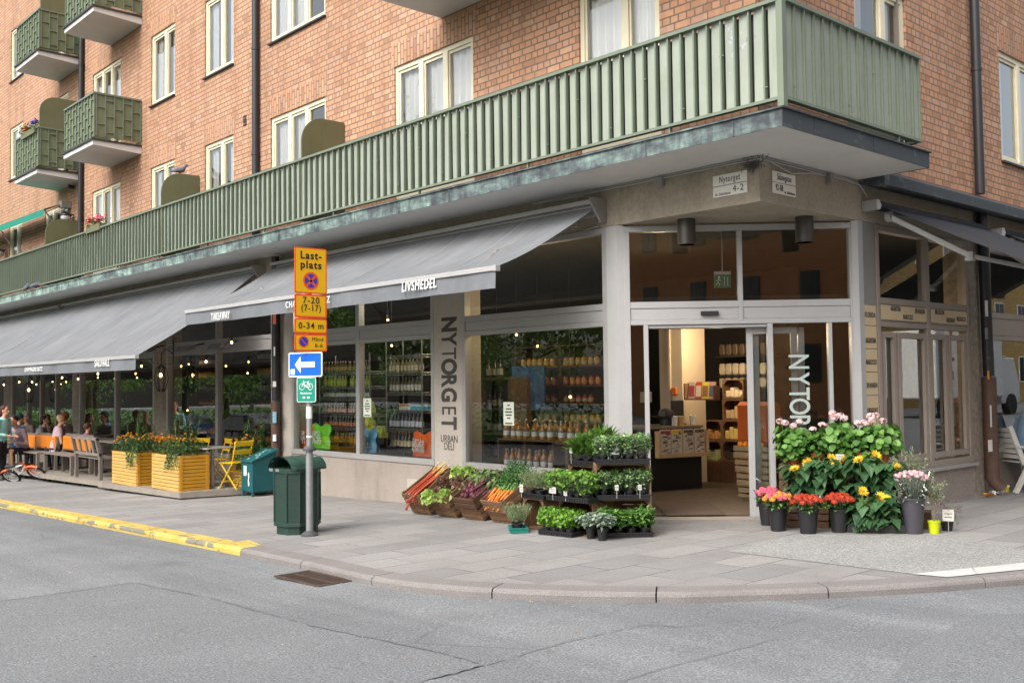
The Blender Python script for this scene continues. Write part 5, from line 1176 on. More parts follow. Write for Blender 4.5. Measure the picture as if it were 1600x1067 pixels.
# magazines on the pillar
mz = onY(1091, 623, yw - .2); r = thing('magazine_rack', 'magazine box fixed to the cream pillar', 'rack', tuple(mz)); b = MB(); b.box(-.28, .3, 0, .15, -.02, 0); b.box(-.28, -.26, 0, .15, 0, .24); b.box(.28, .3, 0, .15, 0, .2); b.box(-.26, .28, .14, .15, 0, .2); b.build('rack_frame', M_CRATE, r)
for i in range(4):
    b = MB(); b.box(-.06, .06, -.01, .01, 0, .26); b.cur = 1; b.box(-.05, .05, -.012, -.0101, .03, .2); o = b.build('magazine', [gm('mag %d' % i, [(216, 200, 186), (206, 80, 60), (220, 206, 70), (200, 150, 150)][i], .4), gm('mag face %d' % i, [(180, 70, 80), (230, 220, 200), (150, 110, 70), (90, 100, 130)][i], .5)]); o.location = mz + Vector((-.18 + i * .13, .07, .002)); o.rotation_euler = (-.12, 0, rnd.uniform(-.1, .1)); tag(o, ['pale magazine with red cover field', 'red magazine with cream field', 'yellow magazine with brown field', 'pink magazine with slate field'][i] + ' in the pillar rack', 'magazine', 'magazines in the pillar rack')
# oranges in stacked boxes by the sliding door
oy = onZ(1160, 778, F0).y; M_ORG = pm('orange_peel', lin((240, 150, 14)), .45, .12, 20, bump=.2, bscale=90); op = None
for k, (x0_, x1_, y0_, y1_, lab) in enumerate(((1146, 1172, 760, 782, 'bottom fruit box by the sliding door'), (1146, 1172, 738, 759, 'third fruit box from the top by the sliding door'), (1146, 1172, 716, 737, 'second fruit box from the top by the sliding door'), (1146, 1172, 694, 715, 'top fruit box by the sliding door'))):
    p0 = onY(x0_, y1_, oy); p1 = onY(x1_, y0_, oy); w_, h = p1.x - p0.x + .3, p1.z - p0.z
    r = thing('fruit_box', lab, 'box', (p0.x, oy + (3 - k) * .04, p0.z), group='fruit boxes inside the door'); b = MB(); b.box(0, w_, 0, .4, 0, .012)
    for zz in (.012, h * .5): b.box(0, w_, 0, .012, zz + .005, zz + h * .36); b.box(0, .012, .013, .4, zz + .005, zz + h * .36)
    b.build('box_slats', pm('grey_box_wood', lin((150, 128, 96)), .8, .2, 8), r)
    for i in range(5 if k else 0):
        if op is None: b = MB(); b.ball((0, 0, 0), .042, 10, 7); op = b.build('orange', M_ORG, smooth=True); o = op
        else: o = dup(op)
        o.location = (p0.x + .06 + i * .085, oy + .09 + (3 - k) * .04, p0.z + h * .93); tag(o, 'orange in the ' + lab, 'orange', 'oranges in the ' + lab)
b = MB(); pz = onY(1150, 694, oy + .5); b.box(0, .6, 0, .3, 0, .62); o = b.build('paper_sack', gm('orange_sack', (206, 96, 28), .7), bevel=.05); o.location = pz; tag(o, 'tall orange paper sack behind the fruit boxes', 'sack')
ma = [onZ(1040, 805, F0 + .012), onZ(1136, 804, F0 + .012), onZ(1106, 783, F0 + .012), onZ(1020, 784, F0 + .012)]; b = MB(); b.quad(*ma); o = b.build('door_mat', pm('brown_mat', lin((92, 76, 64)), .95, .15, 60, bump=.4, bscale=200)); tag(o, 'brown mat on the floor inside the doorway', 'mat')
ta = [onZ(1022, 768, F0 + .006), onZ(1022, 810, F0 + .006), onZ(1180, 806, F0 + .006), onZ(1180, 770, F0 + .006)]
# hanging bulbs inside, warm light
def pendant(px, py, y, lab, big=False, cord=True):
    p = onY(px, py, y); r = thing('pendant_bulb', lab, 'lamp', tuple(p), group='lit bulbs inside the shop'); b = MB(); b.ball((0, 0, 0), .022, 10, 6); b.build('bulb', M_BULB, r, smooth=True)
    b = MB(); b.lathe([(.02, .03), (.025, .1), (.01, .11)], 8); 
    if cord: b.tube([(0, 0, .1), (0, 0, max(.2, 3.58 - p.z))], .005, 4)
    b.build('lamp_holder', M_PIPE, r); return p
for i, (px, py, y) in enumerate(((807, 523, 11), (840, 541, 12.), (864, 546, 12.5), (777, 607, 10.6), (891, 620, 10.8), (612, 540, 10.6), (606, 500, 10.5), (295, 569, 11), (353, 572, 11), (387, 583, 11.5), (360, 604, 12), (293, 641, 10.4), (153, 583, 10.5), (191, 577, 10.5), (214, 590, 11), (50, 597, 11), (95, 600, 11), (1085, 510, 11.6))):
    pendant(px, py, y, 'lit bulb inside, %s' % ['highest over the juice bottles', 'wide lamp second over the juice bottles', 'slim lamp third over the juice bottles', 'spot low above the wine shelf', 'spot low above the lit jars', 'above the right wire rack', 'in the dark upper pane over the racks', 'high left in the takeaway window', 'high right in the takeaway window', 'near the drainpipe in the takeaway window', 'low centre in the takeaway window', 'hanging just above the parked reflection', 'far behind the terrace planter', 'left of the concrete pillar', 'beside the concrete pillar', 'at the far left terrace windows', 'over the crowded terrace table', 'at the top of the open doorway'][i], False)
lamp('shop_lamp_and_fill', (-10, 9.6, 2.6), 16); lamp('shop_lamp_and_fill', (-9.4, 11.4, 2.75), 12); lamp('shop_lamp_and_fill', (-15.0, 9.7, 3.1), 22, (1, .85, .66)); lamp('shop_lamp_and_fill', (-12.6, 9.65, 3.1), 18, (1, .85, .66)); lamp('shop_lamp_and_fill', (-19, 11, 2.8), 8); lamp('shop_lamp_and_fill', (-24, 11, 2.8), 8)  # the two paler lamps are added fill for the window bottles
lamp('shop_lamp_and_fill', (onY(1120, 560, yk - .8).x, yk - .8, 2.3), 34); lamp('shop_lamp_and_fill', (onY(1085, 540, yw - .5).x + .1, yw - .3, 2.5), 5); lamp('shop_lamp_and_fill', (-6.8, 13.5, 2.6), 5)
# ================================================================== vegetable crates below the juice window
def crate_mesh(b, L, W, H, nslat=2, th=.014):
    """open box of slats; length along y"""
    gap = .012; sh = (H - .012 - gap * nslat) / nslat
    for k in range(nslat):
        z0 = .012 + gap + k * (sh + gap); j = rnd.uniform(-.003, .003)
        b.box(-W / 2, W / 2, j, th + j, z0, z0 + sh); b.box(-W / 2, W / 2, L - th, L, z0, z0 + sh)
        b.box(-W / 2, -W / 2 + th, th + .001, L - th - .001, z0, z0 + sh); b.box(W / 2 - th, W / 2, th + .001, L - th - .001, z0, z0 + sh)
    n = 5
    for i in range(n): b.box(-W / 2 + W * i / n + .004, -W / 2 + W * (i + 1) / n - .004, 0, L, 0, .011)
def crate(name, lab, loc, rx, rz=0., L=.62, W=.4, H=.17, mat=None, grp=None):
    r = thing(name, lab, 'crate', loc, 0, grp); r.rotation_euler = (rx, 0, rz)
    b = MB(); crate_mesh(b, L, W, H); b.build('slats', mat or M_CRATE, r, bevel=.003)
    b = MB()
    for sx in (-1, 1):
        for y in (.03, L - .03): b.prism([(sx * (W / 2 - .015), y - .016), (sx * (W / 2 - .045), y - .016), (sx * (W / 2 - .015), y + .016)], 'z', .012, H + .015)
    b.build('corner_block', M_CRATED, r); return r
TILT = R_(30)
VEG = [(-11.02, 'rhubarb'), (-10.47, 'lettuce'), (-9.93, 'beetroot'), (-9.37, 'carrots')]
vm = {}
for i, (x, nm) in enumerate(VEG):
    y = 8.27; z = gz(x) + .005
    lo = crate('wooden_crate', 'lower tilted wooden crate under the crate of ' + nm, (x, y, z), TILT, R_(rnd.uniform(-2, 2)), L=.6, W=.40, H=.16, grp='vegetable crates by the wall')
    n_ = Vector((0, -math.sin(TILT), math.cos(TILT))); up_ = Vector((0, math.cos(TILT), math.sin(TILT)))
    hi = crate('wooden_crate', 'tilted wooden crate full of ' + nm, tuple(Vector((x, y, z)) + n_ * .178 - up_ * .035), TILT, R_(rnd.uniform(-2, 2)), L=.66, W=.41, H=.165, mat=M_CRATED if i == 2 else M_CRATE, grp='vegetable crates by the wall')
    b = MB(); b.box(x - .17, x + .17, 8.72, 8.9, gz(x) - .02, gz(x) + .24); o = b.build('crate_support', M_CRATED); tag(o, 'dark block propping up the crate of ' + nm, 'block', 'blocks behind the vegetable crates')
    vm[nm] = Matrix.Translation(hi.location) @ Matrix.Rotation(TILT, 4, 'X')
# rhubarb
M_RHU = leafmat('rhubarb_skin', [lin((150, 44, 38)), lin((176, 78, 54)), lin((170, 104, 62))], .4, 0)
M_RHU2 = leafmat('rhubarb_tip', [lin((214, 170, 96)), lin((196, 180, 110))], .5, 0)
def stalk():
    r = thing('rhubarb_stalk', '', 'rhubarb'); b = MB(); P = [(.01 * math.sin(i), .06 * i, .006 * math.sin(i * .9)) for i in range(12)]
    b.tube(P[:9], [(.013 - .0004 * i, .010) for i in range(9)], 7); b.build('stem', M_RHU, r, smooth=True); b = MB(); b.tube(P[8:], [.0095, .009, .008, .011], 7); b.build('stem_tip', M_RHU2, r, smooth=True); return r
st0 = stalk(); M_ = vm['rhubarb']
for i in range(16):
    o = st0 if i == 0 else dup(st0); x = -.15 + .02 * i; o.location = M_ @ Vector((x * .8 + rnd.uniform(-.02, .02), -.02 + rnd.uniform(-.05, .08), .07 + .035 * (i % 4)))
    o.rotation_euler = (TILT + rnd.uniform(-.02, .12), rnd.uniform(0, 6) if False else 0, rnd.uniform(-.16, .16)); tag(o, 'red rhubarb stalk lying in the leftmost vegetable crate', None, 'rhubarb stalks in the crate')
for k in range(2):
    o = dup(st0); o.location = M_ @ Vector((-.08 + k * .03, -.12, .0)); o.rotation_euler = (TILT + .2, 0, .35 + .1 * k); o.scale = (.8, .28, .8); tag(o, 'short red stalk poking out below the rhubarb crate', None, 'loose rhubarb ends')
# leafy heads
def leafy(name, mats, n, R, L, W, lab, cat, flat=1., fold=.3, droop=.4, seed=1, rz=0.):
    q = random.Random(seed); b = MB()
    for i in range(n):
        th = q.uniform(0, 6.283); ph = abs(q.gauss(0, .75)); d = Vector((math.sin(ph) * math.cos(th), math.sin(ph) * math.sin(th), math.cos(ph) * flat + .05)).normalized()
        p = d * (R * q.uniform(.15, 1)); l = L * q.uniform(.6, 1.2)
        s = Vector((-math.sin(th), math.cos(th), 0)); b.leaf(p, d + Vector((q.gauss(0, .35), q.gauss(0, .35), q.gauss(0, .25))), s.cross(d), l, W * q.uniform(.7, 1.2), fold * q.uniform(.4, 1.2), droop * q.uniform(0, 1))
    return b
G = lambda *cs: [lin(tuple(x * .8 + (sum(c) / 3) * .2 for x in c)) for c in cs]
M_LET = leafmat('green_lettuce_leaf', G((112, 158, 52), (164, 200, 84), (190, 216, 112), (140, 182, 66)), .45, .3)
M_LETR = leafmat('red_lettuce_leaf', G((78, 44, 42), (104, 62, 52), (120, 92, 60), (136, 140, 70), (84, 50, 50)), .45, .2)
M_ = vm['lettuce']
for k, (x, y, z, m_, s, lab) in enumerate(((-.1, -.03, .13, M_LET, 1.1, 'pale green lettuce hanging over the front of its crate'), (.12, .06, .12, M_LET, .9, 'pale green lettuce at the front right of the lettuce crate'), (-.08, .26, .13, M_LETR, 1.05, 'dark red lettuce in the middle of the crate, left'), (.11, .3, .13, M_LETR, 1.05, 'dark red lettuce in the middle of the crate, right'), (.02, .18, .16, M_LETR, .9, 'small red lettuce between the green heads'), (-.09, .52, .14, M_LET, 1.0, 'green lettuce against the wall, left of two'), (.12, .55, .14, M_LET, 1.05, 'green lettuce against the wall, right of two'))):
    b = MB(); q = random.Random(k)
    for i in range(150):
        th = q.uniform(0, 6.283); ph = abs(q.gauss(.2, .6)); d = Vector((math.sin(ph) * math.cos(th), math.sin(ph) * math.sin(th), math.cos(ph)))
        b.disc(d * (.105 * s * q.uniform(.6, 1.05)), d + Vector((q.gauss(0, .7), q.gauss(0, .7), q.gauss(0, .7))), .034 * q.uniform(.6, 1.3), 7, q.uniform(-.6, .6))
    o = b.build('lettuce', m_); o.location = M_ @ Vector((x, y, z)); o.rotation_euler = (TILT, 0, 0); tag(o, lab, 'lettuce', 'lettuces in the crate')
# beetroot
M_BEET = pm('beet_skin', lin((84, 34, 48)), .6, .25, 20); M_BST = pm('beet_stem', lin((110, 50, 66)), .5, .1); M_BLF = leafmat('beet_leaf', G((46, 84, 36), (84, 124, 54), (120, 150, 78), (62, 100, 44)), .5, .2)
M_ = vm['beetroot']; bp = None
def beet(seed):
    r = thing('beetroot', '', 'beetroot'); q = random.Random(seed); b = MB(); b.ball((0, 0, 0), (.034, .044, .034), 10, 7); b.tube([(0, -.04, 0), (0, -.09, .002)], [.008, .002], 6); b.build('root', M_BEET, r, smooth=True)
    b = MB()
    for k in range(5): b.tube([(0, .03, 0), (q.gauss(0, .02), .12, q.gauss(.02, .01)), (q.gauss(0, .04), .24, q.gauss(.03, .02))], [.006, .005, .004], 5)
    b.build('stems', M_BST, r, smooth=True); b = MB()
    for k in range(18): b.leaf((q.gauss(0, .04), q.uniform(.2, .34), q.uniform(0, .05)), (q.gauss(0, .6), 1, q.gauss(.2, .4)), (0, 0, 1), .1, .06, .2, .3)
    b.build('leaves', M_BLF, r); return r
bp = [beet(i) for i in range(3)]
for i in range(13):
    o = bp[i] if i < 3 else dup(bp[i % 3]); o.location = M_ @ Vector((-.15 + .076 * (i % 5) + rnd.uniform(-.01, .01), .09 + .06 * (i // 5) + rnd.uniform(-.02, .02), .08 + .035 * (i // 5))); o.rotation_euler = (TILT + rnd.uniform(-.1, .15), 0, rnd.uniform(-.5, .5)); tag(o, 'dark red beetroot with leaf stalks in the third vegetable crate', None, 'beetroots in the crate')
# carrots
M_CAR = pm('carrot_skin', lin((218, 120, 44)), .5, .2, 30); M_CTOP = leafmat('carrot_top', G((30, 76, 28), (58, 112, 40), (76, 130, 52), (44, 92, 34)), .55, .25); M_CST = pm('carrot_stalk', lin((120, 160, 76)), .6, .1)
def carrot(seed):
    q = random.Random(seed); r = thing('carrot', '', 'carrot'); b = MB(); b.tube([(0, -.17, 0), (.003, -.12, 0), (0, -.05, .002), (0, 0, 0), (0, .012, 0)], [.003, .011, .017, .019, .01], 9); b.build('root', M_CAR, r, smooth=True); b = MB()
    for k in range(4): b.tube([(0, .005, 0), (q.gauss(0, .015), .1, .015), (q.gauss(0, .03), .22, .03)], .003, 4)
    b.build('stalks', M_CST, r); b = MB()
    for k in range(110): b.leaf((q.gauss(0, .045), q.uniform(.14, .42), q.gauss(.05, .035)), (q.gauss(0, 1), q.gauss(.5, .8), q.gauss(.4, .7)), (q.gauss(0, .5), 0, 1), .04, .02, .2)
    b.build('green_tops', M_CTOP, r); return r
cp = [carrot(i) for i in range(3)]; M_ = vm['carrots']
for i in range(18):
    o = cp[i] if i < 3 else dup(cp[i % 3]); o.location = M_ @ Vector((-.16 + .064 * (i % 6) + rnd.uniform(-.012, .012), .15 + .05 * (i // 6) + rnd.uniform(-.03, .03), .07 + .04 * (i // 6))); o.rotation_euler = (TILT + rnd.uniform(0, .2), 0, rnd.uniform(-.3, .3)); tag(o, 'orange carrot with green top in the rightmost vegetable crate', None, 'carrots in the crate')
# ================================================================== herb stand
M_POT = pm('black_plastic', lin((34, 34, 37)), .42, .12, 9, dirt=.1); M_TRAYT = pm('teal_plastic', lin((16, 120, 106)), .45, .08, 9)
M_SLEEVE = glassmat('clear_sleeve', (.98, .99, .98), .8, 0)
M_SOIL = pm('potting_soil', lin((58, 44, 34)), .95, .3, 40)
M_CARD = pm('price_card', lin((186, 185, 178)), .7, .03, 4)
def upcrate(lab, c, rz, w_, d, h):
    """wooden crate lying on its side with the open front to the street"""
    r = thing('wooden_crate', lab, 'crate', c, rz, 'crates of the herb stand'); b = MB(); e = .016; n = 4
    for i in range(n):
        y0, y1 = d * i / n + .003, d * (i + 1) / n - .003
        for z in (0, h - e): b.box(-w_ / 2, w_ / 2, y0, y1, z, z + e)
        for x in (-w_ / 2, w_ / 2 - e): b.box(x, x + e, y0, y1, e, h - e)
    for i in range(4): z0 = h * i / 4 + .004; b.box(-w_ / 2, w_ / 2, d, d + .012, z0, z0 + h / 4 - .008)
    b.build('slats', M_CRATE, r, bevel=.003)
    b = MB()
    for sx in (-1, 1):
        for z in (e, h - e):
            s = .055 if z < h / 2 else -.055; b.add([(sx * (w_ / 2 - e), .006, z), (sx * (w_ / 2 - e - .06), .006, z), (sx * (w_ / 2 - e), .006, z + s), (sx * (w_ / 2 - e), .03, z), (sx * (w_ / 2 - e - .06), .03, z), (sx * (w_ / 2 - e), .03, z + s)], [(0, 1, 2), (3, 5, 4), (0, 3, 4, 1), (1, 4, 5, 2), (0, 2, 5, 3)])
    b.build('corner_block', M_CRATED, r); return r
def tray(lab, c, rz, w_, d, mat=None, h=.055):
    r = thing('plant_tray', lab, 'tray', c, rz, 'plastic trays of herbs'); b = MB(); b.box(-w_ / 2 + .02, w_ / 2 - .02, .02, d - .02, 0, .006)
    for s in ((-w_ / 2, w_ / 2, 0, .02), (-w_ / 2, w_ / 2, d - .02, d), (-w_ / 2, -w_ / 2 + .02, .021, d - .021), (w_ / 2 - .02, w_ / 2, .021, d - .021)): b.box(*s, 0, h)
    b.box(-w_ / 2 - .012, w_ / 2 + .012, -.012, .002, h - .012, h); b.box(w_ / 2 - .002, w_ / 2 + .012, .003, d, h - .012, h); b.box(-w_ / 2 - .012, -w_ / 2 + .002, .003, d, h - .012, h)
    b.build('tray_rim', mat or M_POT, r)
    b = MB()
    k = max(2, int(w_ / .035))
    for i in range(k): x = -w_ / 2 + w_ * (i + .5) / k; b.box(x - .008, x + .008, -.008, 0.001, .004, h - .014)
    b.build('tray_rib', mat or M_POT, r); return r
def herb_pot(kind, leafm, n, R, H, leaf, sleeve=False, seed=0, pot=.05, poth=.085, shape=1.):
    r = thing('potted_herb', '', 'potted herb'); q = random.Random(seed); b = MB(); b.lathe([(pot * .75, 0), (pot, poth), (pot * 1.06, poth), (pot * 1.06, poth - .012)], 12); b.build('pot', M_POT, r, smooth=.7)
    b = MB(); b.lathe([(0, poth - .01), (pot * .97, poth - .012)], 10); b.build('soil', M_SOIL, r)
    b = MB()
    for i in range(int(n)):
        if kind == 'spike':
            th = q.uniform(0, 6.283); rr = R * math.sqrt(q.random()); p0 = Vector((rr * .5 * math.cos(th), rr * .5 * math.sin(th), poth)); d = Vector((rr * math.cos(th) * .9, rr * math.sin(th) * .9, H * q.uniform(.6, 1.1)))
            for k in range(9): s = .2 + .8 * k / 8; b.leaf(p0 + d * s, d.normalized() * .6 + Vector((q.gauss(0, .6), q.gauss(0, .6), .2)), (q.gauss(0, 1), q.gauss(0, 1), 1), leaf, leaf * .28, .2)
        else:
            th = q.uniform(0, 6.283); z = q.random() ** .7; rr = R * math.sqrt(q.random()) * (.62 + .42 * math.sin(z * math.pi * .8)); p = Vector((rr * math.cos(th), rr * math.sin(th), poth + .02 + (H - .02) * z * (1 - .18 * (rr / R) ** 2)))
            d = Vector((math.cos(th) * rr / R + q.gauss(0, .5), math.sin(th) * rr / R + q.gauss(0, .5), q.gauss(.25, .4)))
            if kind == 'curl': [b.disc(p + Vector((q.gauss(0, .012), q.gauss(0, .012), q.gauss(0, .01))), (d.x + q.gauss(0, .7), d.y + q.gauss(0, .7), abs(d.z) + .4), leaf * q.uniform(.3, .55), 6, q.uniform(-.7, .7)) for _ in range(4)]
            elif kind == 'long': b.leaf(p, d + Vector((0, 0, .8)), (d.x, d.y, 1.5), leaf * q.uniform(.7, 1.3), leaf * .3, .15, .2)
            else: b.leaf(p, d, (0, 0, 1), leaf * q.uniform(.6, 1.2), leaf * .72, .12, .35)
    b.build('foliage', leafm, r)
    if sleeve:
        b = MB(); n_ = 14; vs = []
        for z, rr in ((poth * .3, pot * 1.12), (poth + H * .35, R * 1.05), (poth + H * .92, R * 1.3)):
            for i in range(n_): a_ = 6.283 * i / n_; w2 = rr * (1 + .06 * math.sin(i * 2.6 + z * 30)); vs.append((w2 * math.cos(a_), w2 * math.sin(a_), z + (.03 * math.sin(i * 2.1) if z > .2 else 0)))
        b.add(vs, [(i + n_ * k, (i + 1) % n_ + n_ * k, (i + 1) % n_ + n_ * (k + 1), i + n_ * (k + 1)) for k in range(2) for i in range(n_)]); b.build('plastic_sleeve', M_SLEEVE, r, smooth=True)
    return r
M_PARS = leafmat('parsley_leaf', G((64, 120, 24), (104, 160, 38), (134, 184, 54), (84, 142, 30)), .5, .3)
M_BASL = leafmat('basil_leaf', G((92, 146, 62), (138, 186, 100), (170, 208, 134), (112, 164, 76)), .4, .3)
M_BASD = leafmat('bright_basil_leaf', G((62, 120, 38), (100, 156, 60), (132, 184, 84), (80, 138, 46)), .4, .3)
M_SAGE = leafmat('sage_leaf', G((104, 128, 104), (140, 160, 136), (166, 182, 160), (120, 144, 118)), .7, .15)
M_THY = leafmat('thyme_leaf', G((86, 110, 62), (124, 142, 92), (146, 160, 112), (100, 124, 74)), .6, .2)
M_TARR = leafmat('tarragon_leaf', G((60, 110, 30), (96, 146, 48), (124, 170, 66), (40, 84, 28)), .45, .3)
def card(c, rz, lab, w_=.06, h=.05, stick=.1):
    r = thing('price_tag', lab, 'price tag', c, rz, 'white price tags'); b = MB(); b.box(-w_ / 2, w_ / 2, -.002, .001, stick, stick + h); b.build('card', M_CARD, r); b = MB()
    for k in range(2): b.box(-w_ * .34, w_ * .34, -.0032, -.0021, stick + h * (.3 + .3 * k), stick + h * (.36 + .3 * k))
    b.build('print', M_INK, r); b = MB(); b.bar((0, .002, 0), (0, .002, stick), .004); b.build('tag_stick', M_CARD, r)
# column C, along the doorway
AC = R_(48); cC = Vector((-7.27, 8.17, gz(-7.27))); uC = Vector((math.cos(AC), math.sin(AC), 0)); vC = Vector((-math.sin(AC), math.cos(AC), 0))
SH = .385
for k, lab in enumerate(('lower crate of the herb stand beside the doorway', 'upper crate of the herb stand beside the doorway')): upcrate(lab, tuple(cC + vC * .17 + Vector((0, 0, SH * k))), AC, .6, .36, SH)
LV = [('bottom tray of bright basil on the pavement by the doorway', 0.0, -.03), ('middle tray of sleeved basil by the doorway', SH + .002, .12), ('top tray of sleeved basil by the doorway', 2 * SH + .002, .12)]
hb = [herb_pot('round', M_BASL, 300, .09, .215, .046, True, s) for s in range(2)]; hb2 = [herb_pot('round', M_BASD, 300, .1, .19, .055, False, 5 + s) for s in range(2)]
used = set()
def take(protos, i):
    o = protos[i % len(protos)]
    if o.name in used: return dup(o)
    used.add(o.name); return o
for k, (lab, z, dv) in enumerate(LV):
    tray(lab, tuple(cC + vC * dv + Vector((0, 0, z))), AC, .58, .3)
    for i in range(8):
        o = take(hb if k else hb2, i); x = -.21 + .14 * (i % 4); y = dv + .08 + .14 * (i // 4); o.location = cC + uC * x + vC * y + Vector((0, 0, z + .007)); o.rotation_euler = (0, 0, rnd.uniform(0, 6)); o.scale = (1, 1, rnd.uniform(.9, 1.1)); tag(o, 'potted basil in the ' + lab, None, 'basil pots in the ' + lab)
for x, lab in ((-.08, 'white tag on a sleeved basil, left of two on the middle tray'), (.17, 'white tag on a sleeved basil at the right end of the middle tray')): card(tuple(cC + uC * x + vC * .08 + Vector((0, 0, SH + .02))), AC, lab, .04, .06, .09)
# column B
AB = R_(3); cB = Vector((-7.95, 7.86, gz(-7.95))); uB = Vector((math.cos(AB), math.sin(AB), 0)); vB = Vector((-math.sin(AB), math.cos(AB), 0))
upcrate('crate behind the curly parsley, lower middle of the herb stand', tuple(cB + uB * .12 + vB * .12), AB, .5, .5, .375); upcrate('crate carrying the tarragon tray, high in the herb stand', tuple(cB + uB * .0 + vB * .42 + Vector((0, 0, .377))), AB, .5, .4, .36)
hp = [herb_pot('curl', M_PARS, 150, .095, .19, .05, False, 20 + s) for s in range(2)]; hps = [herb_pot('curl', M_PARS, 150, .1, .215, .05, True, 30 + s) for s in range(2)]
tray('tray of curly parsley standing on the pavement', tuple(cB + vB * -.06 - uB * .03), AB, .5, .3); tray('tray of sleeved parsley on the lower middle crate', tuple(cB + vB * .0 + uB * .1 + Vector((0, 0, .378))), AB, .62, .4)
for i in range(8): o = take(hp, i); o.location = cB + uB * (-.2 + .115 * (i % 4)) + vB * (.0 + .13 * (i // 4)) + Vector((0, 0, .007)); o.rotation_euler = (0, 0, rnd.uniform(0, 6)); tag(o, 'curly parsley pot in the tray on the pavement', None, 'parsley pots on the pavement')
for i in range(10): o = take(hps, i); o.location = cB + uB * (-.13 + .115 * (i % 5)) + vB * (.07 + .17 * (i // 5)) + Vector((0, 0, .386)); o.rotation_euler = (0, 0, rnd.uniform(0, 6)); tag(o, 'sleeved parsley pot on the lower middle crate', None, 'parsley pots on the crate')
card(tuple(cB + uB * -.09 + vB * -.02 + Vector((0, 0, .39))), AB, 'large white price card in front of the sleeved parsley', .1, .07, .07); card(tuple(cB + uB * .09 + vB * -.01 + Vector((0, 0, .385))), AB, 'small white price card in front of the sleeved parsley', .05, .05, .06)
ht = [herb_pot('long', M_TARR, 190, .1, .27, .11, False, 40 + s) for s in range(2)]; tray('tray of long leaved herbs on the highest crate, left of the basil', tuple(cB + vB * .4 + uB * .0 + Vector((0, 0, .74))), AB, .46, .34)
for i in range(6): o = take(ht, i); o.location = cB + uB * (-.15 + .15 * (i % 3)) + vB * (.47 + .14 * (i // 3)) + Vector((0, 0, .748)); o.rotation_euler = (0, 0, rnd.uniform(0, 6)); o.scale = (1, 1, .75 + .1 * (i % 3) + .1 * (i // 3)); tag(o, 'long leaved herb pot on the highest crate of the stand', None, 'long leaved herbs')
card(tuple(cB + uB * -.15 + vB * .36 + Vector((0, 0, .76))), AB - .4, 'tilted white price card on the long leaved herbs', .07, .06, .12)
# column A
cA = Vector((-8.62, 7.93, gz(-8.62))); upcrate('low left crate of the herb stand, beside the carrots', tuple(cA + Vector((.03, .12, 0))), R_(-4), .36, .36, .36)
tray('black tray of thyme on the low left crate', tuple(cA + Vector((.05, .1, .363))), R_(-6), .42, .32); tray('teal tray of thyme tilted on the pavement', tuple(cA + Vector((-.02, -.2, .01))), R_(-38), .3, .2, M_TRAYT)
hy = [herb_pot('spike', M_THY, 130, .12, .2, .026, False, 50 + s) for s in range(2)]
for i in range(4): o = take(hy, i); o.location = cA + Vector((-.06 + .16 * (i % 2), .17 + .14 * (i // 2), .37)); o.rotation_euler = (0, 0, rnd.uniform(0, 6)); tag(o, 'thyme pot on the low left crate', None, 'thyme pots on the crate')
for i in range(2): o = take(hy, i); o.location = cA + Vector((-.06 + .12 * i, -.07 - .07 * i, .015)); tag(o, 'thyme pot in the teal tray on the pavement', None, 'thyme pots on the pavement')
o = dup(hp[0]); o.location = cA + Vector((.09, .3, .02)); tag(o, 'parsley pot half hidden inside the low left crate', None, None); o = dup(hp[1]); o.location = cA + Vector((.1, .46, .4)); tag(o, 'dark green parsley pot behind the thyme against the wall'); card(tuple(cA + Vector((-.1, .06, .37))), .2, 'grey price card on the thyme tray', .05, .09, .06)
hs_ = [herb_pot('leaf', M_SAGE, 190, .12, .15, .06, False, 60 + s, .055, .12) for s in range(2)]
for (px, py), o, lab in (((918, 842), hs_[0], 'left grey sage in a black pot on the pavement'), ((936, 845), hs_[1], 'right grey sage in a black pot on the pavement')): p = onG(px, py); o.location = (p.x, p.y + .05, p.z); tag(o, lab, None, 'sage pots on the pavement')
# ================================================================== flower stand right of the door
pF = Vector((-5.75, 9.78, 0)); dF = Vector((.9, .42, 0)).normalized(); nF = Vector((.42, -.9, 0)).normalized()
def onF(px, py, back):
    q = pF - nF * back; r_ = ray(px, py); return EYE + r_ * ((q - EYE).dot(nF) / r_.dot(nF))
AF = math.atan2(dF.y, dF.x)
def fcrate(px, py, back, w_, d, h, lab):
    p = onF(px, py, back); r = thing('flower_crate', lab, 'crate', (p.x, p.y, gz(p.x)), AF, 'crates under the flowers'); b = MB()
    for i in range(4): z = h * i / 4 + .005; b.box(-w_ / 2, w_ / 2, 0, .014, z, z + h / 4 - .012); b.box(-w_ / 2, -w_ / 2 + .014, .015, d, z, z + h / 4 - .012); b.box(w_ / 2 - .014, w_ / 2, .015, d, z, z + h / 4 - .012)
    b.box(-w_ / 2, w_ / 2, .0, d, h, h + .014); b.build('slats', M_CRATED, r, bevel=.003)
fcrate(1258, 800, .30, .5, .3, .32, 'left crate under the sunflower leaves'); fcrate(1345, 805, .30, .6, .3, .32, 'right crate under the sunflower leaves'); fcrate(1260, 790, .66, .6, .3, .66, 'tall left crate under the pink geraniums'); fcrate(1350, 790, .66, .6, .3, .66, 'tall right crate under the pink geraniums')
M_GER = leafmat('geranium_leaf', G((34, 82, 22), (84, 146, 44), (126, 180, 76), (56, 112, 34)), .45, .3); M_GST = pm('green_stem', lin((96, 130, 60)), .6, .1); M_TERRA = pm('terracotta', lin((176, 92, 52)), .75, .15, 8)
M_SUN = leafmat('sunflower_leaf', G((28, 66, 32), (52, 96, 50), (76, 120, 70), (40, 82, 42)), .45, .2)
def petalmat(n, *cs): return leafmat(n, G(*cs), .6, .2)
